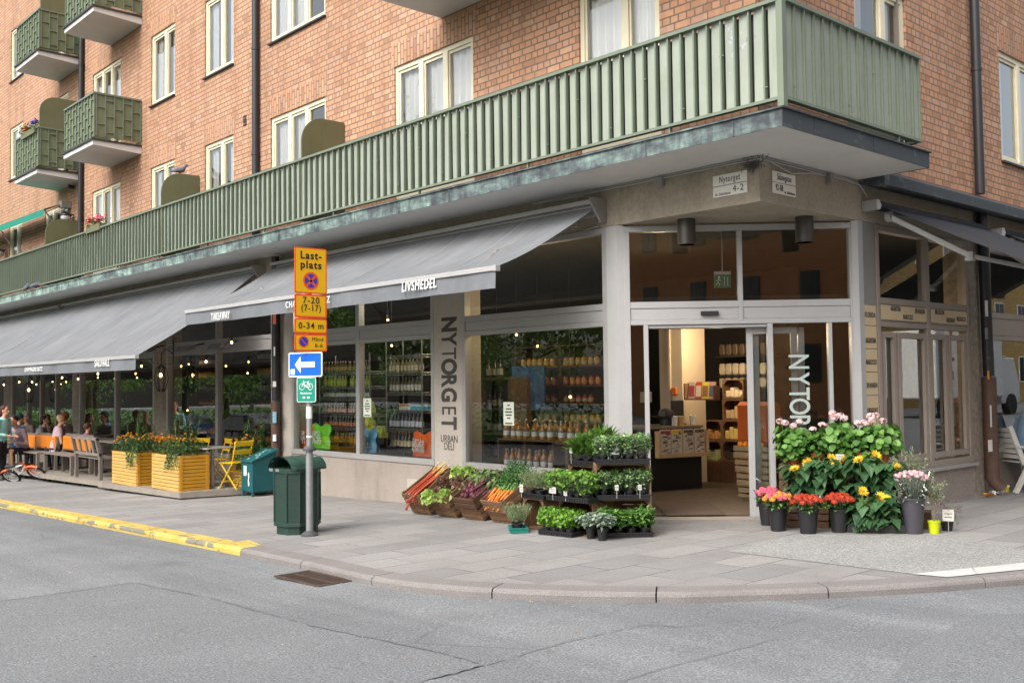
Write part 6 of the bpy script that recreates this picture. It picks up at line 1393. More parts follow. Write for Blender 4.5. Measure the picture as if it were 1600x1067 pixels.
M_PINKG = petalmat('geranium_petal', (236, 190, 190), (244, 212, 208), (226, 160, 170)); M_YELP = petalmat('yellow_petal', (244, 196, 10), (250, 214, 30), (236, 178, 6)); M_DISK = pm('flower_disc', lin((170, 120, 20)), .8, .2, 60)
def geranium(seed, nh):
    q = random.Random(seed); r = thing('geranium', '', 'geranium'); b = MB(); b.lathe([(.06, 0), (.085, .12), (.09, .12), (.09, .14)], 12); b.build('pot', M_TERRA, r, smooth=.7); b = MB(); s = MB(); f = MB()
    for i in range(210):
        th = q.uniform(0, 6.283); z = q.random(); rr = .2 * math.sqrt(q.random()) * (.7 + .5 * math.sin(z * 2.6)); p = Vector((rr * math.cos(th), rr * math.sin(th), .05 + .35 * z)); b.disc(p, (math.cos(th) * 1.1 * rr / .19 + q.gauss(0, .35), math.sin(th) * 1.1 * rr / .19 + q.gauss(0, .35), .55 + q.random() * .5), .042 * q.uniform(.6, 1.15), 9, .22)
    for k in range(nh):
        th = q.uniform(0, 6.283); rr = .16 * q.random() ** .5; top = Vector((rr * math.cos(th), rr * math.sin(th), q.uniform(.42, .52))); s.tube([(rr * .4 * math.cos(th), rr * .4 * math.sin(th), .25), tuple(top)], .0035, 5)
        for i in range(34): d = Vector((q.gauss(0, 1), q.gauss(0, 1), q.gauss(.4, .8))).normalized(); f.disc(top + Vector((d.x * .04, d.y * .04, d.z * .028)), d, .016, 6, .2)
    b.build('foliage', M_GER, r); s.build('stems', M_GST, r); f.build('flower_heads', M_PINKG, r); return r
gp_ = [geranium(i, 4) for i in range(3)]
for i, (px, lab) in enumerate(((1240, 'pink geranium at the left end of the flower stand'), (1278, 'pink geranium second from the left on the stand'), (1312, 'pink geranium in the middle of the stand'), (1345, 'pink geranium second from the right on the stand'), (1378, 'pink geranium at the right end of the stand'))):
    o = gp_[i] if i < 3 else dup(gp_[i - 3]); p = onF(px, 712, .74); o.location = (p.x, p.y, gz(p.x) + .676); o.rotation_euler = (0, 0, rnd.uniform(0, 6)); o.scale = (1, 1, [1.0, .88, 1.1, .95, 1.05][i]); tag(o, lab, None, 'geraniums on the flower stand')
def sunflower(seed, nl, nf, R, H, pot=True):
    q = random.Random(seed); r = thing('sunflower_plant', '', 'sunflower'); b = MB(); s = MB(); f = MB(); dk = MB()
    if pot: pp = MB(); pp.lathe([(.06, 0), (.08, .12), (.085, .12), (.085, .135)], 12); pp.build('pot', M_POT, r, smooth=.7)
    for i in range(nl):
        th = q.uniform(0, 6.283); z = q.random(); rr = R * math.sqrt(q.random()); p = Vector((rr * .6 * math.cos(th), rr * .6 * math.sin(th), .1 + H * z)); d = Vector((math.cos(th), math.sin(th), q.uniform(-.5, .35)))
        b.leaf(p, d, (0, 0, 1), q.uniform(.11, .18), q.uniform(.09, .14), .12, q.uniform(.3, .9)); s.tube([(0, 0, .1 + H * z * .6), tuple(p)], .004, 4)
    for k in range(nf):
        th = q.uniform(0, 6.283); rr = R * .8 * math.sqrt(q.random()); c = Vector((rr * math.cos(th), rr * math.sin(th), .1 + H + q.uniform(-.12, .08))); n = Vector((.55 + q.gauss(0, .3), -.75 + q.gauss(0, .3), .7)).normalized(); a_ = n.orthogonal().normalized(); w_ = n.cross(a_); s.tube([(rr * .5 * math.cos(th), rr * .5 * math.sin(th), .15), tuple(c - n * .01)], .005, 5)
        for ring, (L, m_) in enumerate(((.06, 20), (.042, 14))):
            for j in range(m_): t_ = 6.283 * (j + .5 * ring) / m_ + q.gauss(0, .06); d = a_ * math.cos(t_) + w_ * math.sin(t_); f.leaf(c + d * .01 + n * .004 * ring, d + n * (.25 + .35 * ring), n, L * q.uniform(.85, 1.1), .015, .1)
        dk.ball(tuple(c + n * .006), (.016, .016, .013), 8, 5)
    b.build('foliage', M_SUN, r); s.build('stems', M_GST, r); f.build('petals', M_YELP, r); dk.build('flower_disc', M_DISK, r); return r
sf = [sunflower(100 + i, 62, 2, .23, .3) for i in range(3)]
for i, (px, lab) in enumerate(((1250, 'sunflower plant at the left of the middle row'), (1285, 'sunflower plant second from the left in the middle row'), (1318, 'sunflower plant in the centre of the middle row'), (1352, 'sunflower plant second from the right in the middle row'), (1384, 'sunflower plant at the right of the middle row'))):
    o = sf[i] if i < 3 else dup(sf[i - 3]); p = onF(px, 760, .36); o.location = (p.x, p.y, gz(p.x) + .335); o.rotation_euler = (0, 0, rnd.uniform(-.6, .6)); o.scale = (1, 1, [.9, 1.1, .95, 1.15, 1.0][i]); tag(o, lab, None, 'sunflowers in the middle row')
sg = [sunflower(120 + i, 70, 3, .2, .28) for i in range(2)]
for i, (px, lab) in enumerate(((1350, 'left low sunflower plant standing on the pavement'), (1384, 'right low sunflower plant standing on the pavement'))): o = sg[i]; p = onF(px, 825, .08); o.location = (p.x, p.y, gz(p.x) + .01); o.rotation_euler = (0, 0, rnd.uniform(-.5, .5)); tag(o, lab, None, 'sunflowers on the pavement')
p = onF(1366, 830, .0); tray('black tray under the low sunflower plants', (p.x, p.y, gz(p.x) + .002), AF, .62, .34, None, .09)
def bucket(lab, px, py, h, r0, r1, mat):
    p = onG(px, py); r = thing('flower_bucket', lab, 'bucket', tuple(p), 0, 'flower buckets'); b = MB(); b.lathe([(r0, 0), (r1, h), (r1 * 1.07, h), (r1 * 1.07, h - .02), (r1 * 1.02, h - .022)], 24); b.lathe([(r1 * .96, h - .03), (0, h - .035)], 20); b.build('bucket_wall', mat, r, smooth=.6); return Vector(p), h
def rosebunch(lab, p, z, n, R, mats, seed, H=.14, big=.05, tall=0., grp='flower bunches'):
    q = random.Random(seed); r = thing('flower_bunch', lab, 'flowers', (p.x, p.y, p.z + z), 0, grp); g = MB(); fs = [MB() for _ in mats]
    for i in range(n):
        th = q.uniform(0, 6.283); rr = R * math.sqrt((i + .5) / n); c = Vector((rr * math.cos(i * 2.4), rr * math.sin(i * 2.4), H + tall - .35 * rr * rr / R + q.gauss(0, .008))); f = fs[q.randrange(len(mats))] if len(mats) < 3 else fs[int((math.atan2(c.y, c.x) + 3.1416) / 6.2833 * len(mats)) % len(mats)]
        for ring, (a0, k, L) in enumerate(((.15, 4, .55), (.55, 6, .8), (1.0, 8, 1.0), (1.35, 8, 1.0))):
            for j in range(k): t_ = 6.283 * (j + .5 * ring) / k + q.gauss(0, .1); d = Vector((math.sin(a0) * math.cos(t_), math.sin(a0) * math.sin(t_), math.cos(a0))); f.disc(c + d * big * .62 * L, d + Vector((0, 0, .2)), big * .5, 6, -.35)
        g.tube([(c.x * .25, c.y * .25, -.05), (c.x * .7, c.y * .7, H * .5 + tall * .5), tuple(c)], .004, 4)
        for _ in range(4): g.leaf((c.x * q.uniform(.6, 1.15), c.y * q.uniform(.6, 1.15), c.z - q.uniform(.03, .1 + tall)), (c.x * 9, c.y * 9, q.gauss(.3, .4)), (0, 0, 1), .06, .03, .15, .3)
    for f, mt in zip(fs, mats): f.build('blossoms', mt, r)
    g.build('stems_and_leaves', M_SAGE if tall else M_GER, r)
    b = MB(); n_ = 16; vs = []
    for zz, rr in ((-.03, R * .55), (H * .55 + tall * .5, R * .95), (H * .95 + tall, R * 1.22)):
        for i in range(n_): w2 = rr * (1 + .07 * math.sin(i * 2.6 + zz * 20)); vs.append((w2 * math.cos(6.283 * i / n_), w2 * math.sin(6.283 * i / n_), zz + (.02 * math.sin(i * 2.1) if zz > .1 else 0)))
    b.add(vs, [(i + n_ * k, (i + 1) % n_ + n_ * k, (i + 1) % n_ + n_ * (k + 1), i + n_ * (k + 1)) for k in range(2) for i in range(n_)]); b.build('cellophane', M_SLEEVE, r, smooth=True)
M_PK = petalmat('pink_rose_petal', (230, 60, 100), (240, 110, 130), (236, 84, 116)); M_OR = petalmat('orange_rose_petal', (244, 140, 20), (248, 168, 50), (238, 116, 16)); M_RD = petalmat('red_rose_petal', (176, 26, 12), (206, 56, 22), (224, 80, 36)); M_PP = petalmat('pale_pink_petal', (232, 170, 180), (242, 204, 208), (222, 146, 160), (238, 188, 194))
p, h = bucket('black bucket of pink and orange roses nearest the door', 1216, 829, .26, .078, .105, M_POT); rosebunch('pink and orange rose bunch in the bucket nearest the door', p, h, 24, .15, [M_PK, M_OR], 1)
p, h = bucket('black bucket half hidden behind the nearest-door bucket', 1200, 820, .26, .078, .105, M_POT); rosebunch('pink rose bunch half behind the orange roses', p, h, 20, .13, [M_PK], 2)
p, h = bucket('black bucket of red roses, in the middle of the front row', 1263, 833, .25, .082, .108, M_POT); rosebunch('red rose bunch in the middle bucket', p, h, 26, .16, [M_RD], 3)
p, h = bucket('black bucket of red roses beside the low sunflowers', 1312, 831, .25, .078, .105, M_POT); rosebunch('red rose bunch beside the low sunflowers', p, h, 24, .15, [M_RD], 4)
p, h = bucket('tall charcoal bucket of pale pink flowers', 1428, 833, .37, .085, .12, pm('charcoal_plastic', lin((66, 64, 72)), .45, .08, 7)); rosebunch('pale pink flower bunch with silvery leaves in the tall bucket', p, h, 28, .17, [M_PP], 5, .1, .036, .17)
# olive standard in lime pot, olive bush, pink carnations
M_OLV = leafmat('olive_leaf', G((92, 110, 70), (130, 146, 104), (160, 172, 136), (112, 130, 88)), .55, .15); M_BARK = pm('thin_bark', lin((122, 104, 80)), .9, .2, 20); M_LIME = pm('lime_pot', lin((182, 196, 16)), .4, .06, 6)
def standard(lab, p, stem, R, n, potm, pr, ph, seed, base_z=0., ell=1.):
    q = random.Random(seed); r = thing('olive_tree', lab, 'olive tree', (p.x, p.y, p.z + base_z), 0, 'small olive trees'); b = MB(); b.lathe([(pr * .8, 0), (pr, ph), (pr * 1.06, ph), (pr * 1.06, ph - .015), (0, ph - .016)], 16); b.build('pot', potm, r, smooth=.6); b = MB(); b.tube([(0, 0, ph - .02), (.008, .004, ph + stem * .5), (0, 0, ph + stem), (0, 0, ph + stem + R * .6)], [.009, .008, .007, .004], 6); f = MB(); top = ph + stem + R * .7
    for i in range(26):
        d = Vector((q.gauss(0, 1), q.gauss(0, 1), q.gauss(.3, .8))).normalized(); e = Vector((0, 0, top - R * .4)) + Vector((d.x * R, d.y * R, d.z * R * ell + R * .3)) * q.uniform(.75, 1.1); b.tube([(0, 0, top - R * .7), tuple(e)], .003, 4)
        for k in range(n // 26): s_ = q.uniform(.35, 1.05); f.leaf(Vector((0, 0, top - R * .7)).lerp(e, s_) + Vector((q.gauss(0, .012), q.gauss(0, .012), q.gauss(0, .012))), d + Vector((q.gauss(0, .7), q.gauss(0, .7), q.gauss(.3, .6))), (q.gauss(0, 1), q.gauss(0, 1), 1), .034, .011, .15)
    b.build('trunk', M_BARK, r); f.build('crown', M_OLV, r)
p = onG(1460, 833); standard('slim olive tree in a lime green pot at the right end of the flowers', p, .24, .13, 700, M_LIME, .06, .13, 8)
p = onF(1424, 790, .55); p.z = gz(p.x); standard('bushy olive tree with bare stems behind the pale pink flowers', p, .14, .2, 1500, M_POT, .1, .22, 9, .18)
b = MB(); b.box(-.2, .2, -.15, .15, 0, .18); o = b.build('plant_block', M_CRATED); o.location = p; o.rotation_euler = (0, 0, AF); tag(o, 'dark block under the bushy olive tree', 'block')
p = onG(1478, 832); q = random.Random(3); r = thing('carnation_pot', 'low pot of small magenta flowers behind the lime pot', 'potted plant', (p.x - .06, p.y + .16, p.z)); b = MB(); f = MB()
for i in range(220): c_ = Vector((q.gauss(0, .07), q.gauss(0, .07), q.uniform(.05, .24))); b.leaf(c_, (q.gauss(0, .5), q.gauss(0, .5), 1), (1, 0, 0), .05, .008, .1)
for i in range(40): f.disc((q.gauss(0, .1), q.gauss(0, .1), q.uniform(.2, .3)), (q.gauss(0, 1), q.gauss(0, 1), 1), .012, 6, .2)
b.build('foliage', M_TARR, r); f.build('blossoms', petalmat('magenta_petal', (170, 60, 110), (200, 110, 150)), r); b = MB(); b.lathe([(.05, 0), (.065, .09)], 12); b.build('pot', M_POT, r)
card((p.x + .02, p.y + .02, p.z + .02), R_(20), 'white tilted price card leaning at the lime pot', .11, .12, .1); pp_ = onF(1312, 692, .5); card((pp_.x, pp_.y, gz(pp_.x) + .64), AF, 'white price card among the geranium leaves', .09, .06, .1)
# litter by the right-hand pilaster
for px, py, c_, lab, nm in ((1545, 768, (206, 140, 30), 'scrap of orange peel by the drainpipe foot', 'orange_peel'), (1556, 765, (226, 226, 222), 'crumpled white tissue by the drainpipe foot', 'tissue'), (1566, 764, (220, 218, 214), 'second crumpled tissue beside the yellow cup', 'tissue')):
    p = onG(px, py, .08); b = MB(); q = random.Random(px)
    for i in range(14): b.leaf((q.gauss(0, .03), q.gauss(0, .03), q.uniform(0, .03)), (q.gauss(0, 1), q.gauss(0, 1), .3), (0, 0, 1), .07, .05, .3)
    o = b.build(nm, gm('scrap %d' % px, c_, .7)); o.location = (p.x, p.y, gz(p.x) + .01); tag(o, lab, 'litter')
# ================================================================== timber terrace
M_DECK = pm('weathered_deck', lin((140, 132, 122)), .85, .2, 5, bump=.3, bscale=30, dirt=.3)
M_BENCH = pm('grey_bench_wood', lin((122, 114, 106)), .8, .2, 6, bump=.25, bscale=30, dirt=.25)
M_ORCU = pm('orange_vinyl', lin((226, 130, 28)), .45, .12, 3); M_PLANT = pm('yellow_stained_wood', lin((202, 160, 88)), .6, .16, 5, bump=.2, bscale=40)
M_PLANTD = pm('planter_side_wood', lin((196, 142, 34)), .6, .14, 5)  # planter sides, deeper in tone than the front slats
DK = thing('timber_deck', 'weathered grey timber terrace deck along the left shopfront', 'terrace deck', (-30, 8.2, dz(-30)), world=True)
def sl(b, x0, x1, y0, y1, t0, t1): b.add([(x, y, dz(x) + t) for x in (x0, x1) for y in (y0, y1) for t in (t0, t1)], [(0, 1, 3, 2), (4, 6, 7, 5), (0, 4, 5, 1), (2, 3, 7, 6), (0, 2, 6, 4), (1, 5, 7, 3)])
b = MB(); f = MB(); e = MB()
b_ = None
for x0, x1, yf in ((-20.3, -16.5, 7.3), (-24.25, -20.31, 7.4), (-29, -24.26, 7.48), (-46, -29.01, 7.5)):
    n = 14
    for i in range(n): y0 = yf + (9.06 - yf) * i / n; sl(b, x0, x1 + (.22 * (y0 - yf) if x1 == -16.5 else 0), y0 + .003, yf + (9.06 - yf) * (i + 1) / n - .003, -.028, 0)
    sl(f, x0, x1, yf - .025, yf - .002, -.098, -.004)
    for k in range(4): x = x0 + .3 + (x1 - x0 - .6) * k / 3; e = MB(); e.box(x - .03, x + .03, yf + .08, yf + .14, gz(x) - .02, dz(x) - .03); e.build('support_post', M_BIN, DK)
f.bar((-16.49, 7.28, dz(-16.5) - .051), (-16.1, 9.06, dz(-16.5) - .051), .024, .094)
b.build('deck_boards', M_DECK, DK); f.build('edge_board', M_DECK, DK)
def planter(x0, x1, y0, y1, h, lab, seed):
    zb = dz((x0 + x1) / 2); r = thing('planter_box', lab, 'planter', ((x0 + x1) / 2, y0, zb), 0, 'yellow slatted planters'); w_, d = x1 - x0, y1 - y0; n = 10; b = MB(); s = MB(); c = MB()
    for i in range(n):
        z0, z1 = h * i / n + .006, h * (i + 1) / n - .003; b.box(-w_ / 2, w_ / 2, -.012, .004, z0, z1); b.box(-w_ / 2, w_ / 2, d - .004, d + .012, z0, z1); s.box(w_ / 2 - .006, w_ / 2 + .004, .06, d - .06, z0, z1); s.box(-w_ / 2 - .004, -w_ / 2 + .006, .06, d - .06, z0, z1)
    for x in (w_ / 2 - .0, -w_ / 2): s.box(x - .008, x + .012, .005, .06, 0, h); s.box(x - .008, x + .012, d - .06, d - .005, 0, h)
    c.box(-w_ / 2 + .02, w_ / 2 - .02, .02, d - .02, 0, h - .05)
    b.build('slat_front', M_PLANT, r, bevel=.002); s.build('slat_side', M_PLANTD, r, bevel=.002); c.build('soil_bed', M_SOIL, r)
    q = random.Random(seed); t_ = thing('planter_flowers', 'orange marigolds and leafy stems growing in the ' + lab, 'plants', ((x0 + x1) / 2, (y0 + y1) / 2, zb + h - .05), 0, 'flowers in the yellow planters'); f = MB(); g = MB(); k_ = MB(); wx, wy = w_ * .52, d * .55
    for i in range(int(2100 * w_)):
        u, v = q.uniform(-1, 1), q.uniform(-1, 1); hh = .36 * (1 - .45 * max(abs(u), abs(v)) ** 3) * q.uniform(.2, 1); f.leaf((u * wx, v * wy, hh), (q.gauss(0, 1), q.gauss(0, 1), q.gauss(.3, .6)), (q.gauss(0, .5), q.gauss(0, .5), 1), q.uniform(.03, .065), q.uniform(.014, .035), .2, .3)
    for i in range(11):
        p = Vector((q.uniform(-.75, .9) * wx, q.uniform(-.5, .9) * wy, .1)); top = p + Vector((q.gauss(0, .08), q.gauss(0, .06), q.uniform(.35, .7))); k_.tube([p, top], .004, 4)
        for j in range(26): s_ = q.uniform(.3, 1.05); f.leaf(p.lerp(top, s_), (q.gauss(0, 1), q.gauss(0, 1), .4), (0, 0, 1), .07, .045, .2, .3)
    for i in range(16):
        p = Vector((q.uniform(.2, 1.05) * wx, -wy * q.uniform(.85, 1.1), .08)); e_ = p + Vector((q.gauss(0, .05), -.03, -q.uniform(.1, .32))); k_.tube([p, e_], .003, 4)
        for j in range(9): f.leaf(p.lerp(e_, q.random()), (q.gauss(0, 1), -.6, q.gauss(0, .5)), (0, -1, .3), .045, .03, .2)
    for i in range(int(48 * w_)):
        u, v = q.uniform(-.95, .75), q.uniform(-1, .9); c_ = Vector((u * wx, v * wy, .34 * (1 - .3 * u * u) + q.gauss(0, .035)))
        for j in range(8): d_ = Vector((q.gauss(0, 1), q.gauss(0, 1), q.gauss(.5, .7))).normalized(); g.disc(c_ + d_ * .012, d_, .014, 6, .2)
    f.build('foliage', M_MARL, t_); k_.build('stems', M_GST, t_); g.build('blossoms', M_MARG, t_)
M_MARG = petalmat('marigold_petal', (240, 146, 20), (246, 172, 40), (232, 120, 10)); M_MARL = leafmat('marigold_leaf', G((38, 70, 30), (66, 102, 44), (92, 128, 62), (52, 84, 36)), .5, .25)
planter(-19.7, -18.5, 7.34, 7.88, .62, 'left yellow planter, beside the grey bench', 1); planter(-17.8, -16.66, 7.34, 7.88, .62, 'right yellow planter at the deck corner', 2); planter(-16.95, -16.35, 8.42, 8.9, .56, 'small yellow planter behind the teal grit box', 3)
M_YCH = pm('yellow_chair_paint', lin((228, 186, 24)), .45, .08, 6)
def chair():
    r = thing('folding_chair', '', 'chair'); b = MB()
    for x in (-.19, .19): b.tube([(x, -.2, 0), (x, .12, .44), (x, .23, .84)], .011, 6); b.tube([(x * .9, .22, 0), (x * .9, -.19, .45)], .011, 6)
    b.tube([(-.19, .02, .3), (.19, .02, .3)], .008, 6); b.tube([(-.17, .14, .16), (.17, .14, .16)], .008, 6); b.tube([(-.19, -.13, .12), (.19, -.13, .12)], .008, 6); b.build('chair_frame', M_YCH, r, smooth=.8); b = MB()
    for i in range(5): y = -.2 + .075 * i; b.box(-.2, .2, y, y + .055, .445, .46)
    b.build('seat', M_YCH, r); b = MB(); b.box(-.21, .21, .2, .222, .74, .83); b.box(-.21, .21, .165, .187, .6, .68); b.build('backrest', M_YCH, r, bevel=.006); return r
ch0 = chair()
for i, (px, py, y, rz, lab) in enumerate(((303, 690, 8.45, 20, 'yellow folding chair half hidden by the marigold planter'), (339, 690, 8.5, -10, 'yellow folding chair behind the grey table'), (368, 692, 8.25, -75, 'yellow folding chair by the small planter, turned to the table'))):
    o = ch0 if i == 0 else dup(ch0); x = onY(px, py, y).x; o.location = (x, y, dz(x)); o.rotation_euler = (0, 0, R_(rz)); tag(o, lab, None, 'yellow folding chairs')
r = thing('cafe_table', 'grey square cafe table on one white leg between yellow chairs', 'table', (-16.85, 8.03, dz(-16.85)), R_(8)); b = MB(); b.box(-.3, .3, -.3, .3, .7, .725); b.build('tabletop', pm('slate_tabletop', lin((150, 150, 144)), .35, .1, 7), r, bevel=.004); b = MB(); b.tube([(0, 0, .03), (0, 0, .7)], .035, 12); b.build('table_leg', M_ALUL, r, smooth=.6); b = MB(); b.bar((-.25, -.02, .02), (.25, .02, .02), .07, .03); b.bar((.02, -.25, .021), (-.02, .25, .021), .07, .03); b.build('table_foot', M_ALUL, r)
def bench(x0, x1, y, lab, kind):
    """kind 0: slotted back at the street side, facing the house; 1: orange cushioned back, facing the street"""
    xm = (x0 + x1) / 2; w_ = x1 - x0; r = thing('terrace_bench', lab, 'bench', (xm, y, dz(xm)), 0 if kind else R_(180), 'grey terrace benches'); h = w_ / 2; s = MB()
    for i in range(4): yy = -.2 + .11 * i; s.box(-h, h, yy, yy + .1, .42, .45)
    s.build('seat', M_BENCH, r, bevel=.003)
    for x in (-h + .03, h - .03):
        b = MB(); b.box(x - .03, x + .03, -.2, -.13, 0, .42); b.build('leg', M_BENCH, r, bevel=.003); b = MB(); b.prism([(.2, 0), (.27, 0), (.27, .45), (.36, .86), (.29, .86), (.2, .45)], 'x', x - .03, x + .03); b.build('rear_leg', M_BENCH, r, bevel=.003)
    b = MB(); b.bar((-h, .31, .84), (h, .31, .84), .05, .06); b.bar((-h, .25, .52), (h, .25, .52), .05, .05)
    if kind == 0:
        for i in range(1, 4): x = -h + w_ * i / 4; b.bar((x, .25, .53), (x, .31, .82), .09, .03)
        b.build('backrest', M_BENCH, r)
    else:
        b.box(-h, h, .3, .32, .5, .8); b.build('backrest', M_BENCH, r); c = MB(); c.box(-h + .04, h - .04, .2, .29, .5, .82); c.build('back_cushion', M_ORCU, r, bevel=.03, smooth=.6)
bench(-22.15, -20.7, 7.72, 'grey bench with slotted back, nearest the left planter', 0); bench(-24.4, -22.6, 7.72, 'orange backed bench left of the slotted bench', 1); bench(-28.6, -26.5, 7.75, 'orange backed bench at the far left behind the standing woman', 1); bench(-26.3, -24.9, 7.72, 'bench under the woman reading a newspaper', 1); bench(-21.9, -20, 8.62, 'orange backed bench against the house behind the planters', 1)
def ttable(x, y, w_, lab):
    r = thing('terrace_table', lab, 'table', (x, y, dz(x)), 0, 'grey terrace tables'); b = MB()
    for i in range(5): b.box(-w_ / 2, w_ / 2, -.35 + .14 * i, -.35 + .14 * i + .13, .72, .75)
    b.build('tabletop', M_BENCH, r)
    for sx in (-1, 1):
        for sy in (-1, 1): b = MB(); b.box(sx * (w_ / 2 - .1) - .035, sx * (w_ / 2 - .1) + .035, sy * .27 - .035, sy * .27 + .035, 0, .72); b.build('leg', M_BENCH, r)
ttable(-21.3, 8.2, 1.5, 'terrace table behind the slotted bench'); ttable(-24.2, 8.5, 2.0, 'long terrace table among the seated guests'); ttable(-27.3, 8.5, 1.8, 'terrace table behind the standing woman')
gl0 = None
for i, (x, y, lab) in enumerate(((-24.9, 8.4, 'drinking glass at the near end of the long terrace table'), (-24.2, 8.62, 'drinking glass in the middle of the long terrace table'), (-23.6, 8.35, 'drinking glass before the man in sunglasses'), (-27.4, 8.45, 'drinking glass on the table behind the standing woman'), (-21.5, 8.1, 'drinking glass on the table behind the slotted bench'))):
    if gl0 is None: b = MB(); b.lathe([(.03, 0), (.036, .13), (.033, .13), (.027, .01)], 12); gl0 = b.build('drinking_glass', glassmat('drink_glass', (.9, .93, .9), 1.6, 0), smooth=.7); o = gl0
    else: o = dup(gl0)
    o.location = (x, y, dz(x if x != -24.9 else -24.2) + .752); tag(o, lab, 'glass', 'glasses on the terrace tables')
# ================================================================== people
SOFT = []
def soft(b, name, mat, parent, vox=.014, it=4): SOFT.append((b, name, mat, parent, vox, it))
def flush_soft():
    tmp = []
    for b, name, mat, par, vox, it in SOFT:
        me = bpy.data.meshes.new(name); me.from_pydata(b.v, [], b.f); bm = bmesh.new(); bm.from_mesh(me); bmesh.ops.recalc_face_normals(bm, faces=bm.faces); bm.to_mesh(me); bm.free()
        o = bpy.data.objects.new('tmp', me); col.objects.link(o); m_ = o.modifiers.new('r', 'REMESH'); m_.mode = 'VOXEL'; m_.voxel_size = vox; s = o.modifiers.new('s', 'SMOOTH'); s.iterations = it; s.factor = .5; tmp.append(o)
    dg = bpy.context.evaluated_depsgraph_get()
    for o, (b, name, mat, par, vox, it) in zip(tmp, SOFT):
        me = bpy.data.meshes.new_from_object(o.evaluated_get(dg)); me.name = name; me.materials.clear(); me.materials.append(mat); me.polygons.foreach_set('use_smooth', [True] * len(me.polygons))
        n = bpy.data.objects.new(name, me); col.objects.link(n); n.parent = par
    for o in tmp: bpy.data.objects.remove(o)
def hand(b, w_, d, side, s=1.):
    """palm, four curled fingers of different lengths and a thumb leaving the side of the palm"""
    w_, d = Vector(w_), Vector(d).normalized(); a_ = d.cross(Vector((0, 0, 1))); a_ = (a_ if a_.length > .1 else Vector((1, 0, 0))).normalized() * side; n = a_.cross(d) * side
    b.tube([w_, w_ + d * .05 * s, w_ + d * .09 * s], [(.017, .024), (.016, .036), (.013, .036)], 8)
    for k, L in enumerate((.07, .08, .074, .058)): p = w_ + d * .085 * s + a_ * (.027 - .018 * k) * s; b.tube([p, p + d * L * .5 * s - n * .008, p + d * L * .85 * s - n * .03], [.0105, .0095, .008], 6)
    p = w_ + d * .025 * s + a_ * .03 * s; b.tube([p, p + (d * .035 + a_ * .025) * s, p + (d * .065 + a_ * .022 - n * .02) * s], [.013, .0115, .009], 6)
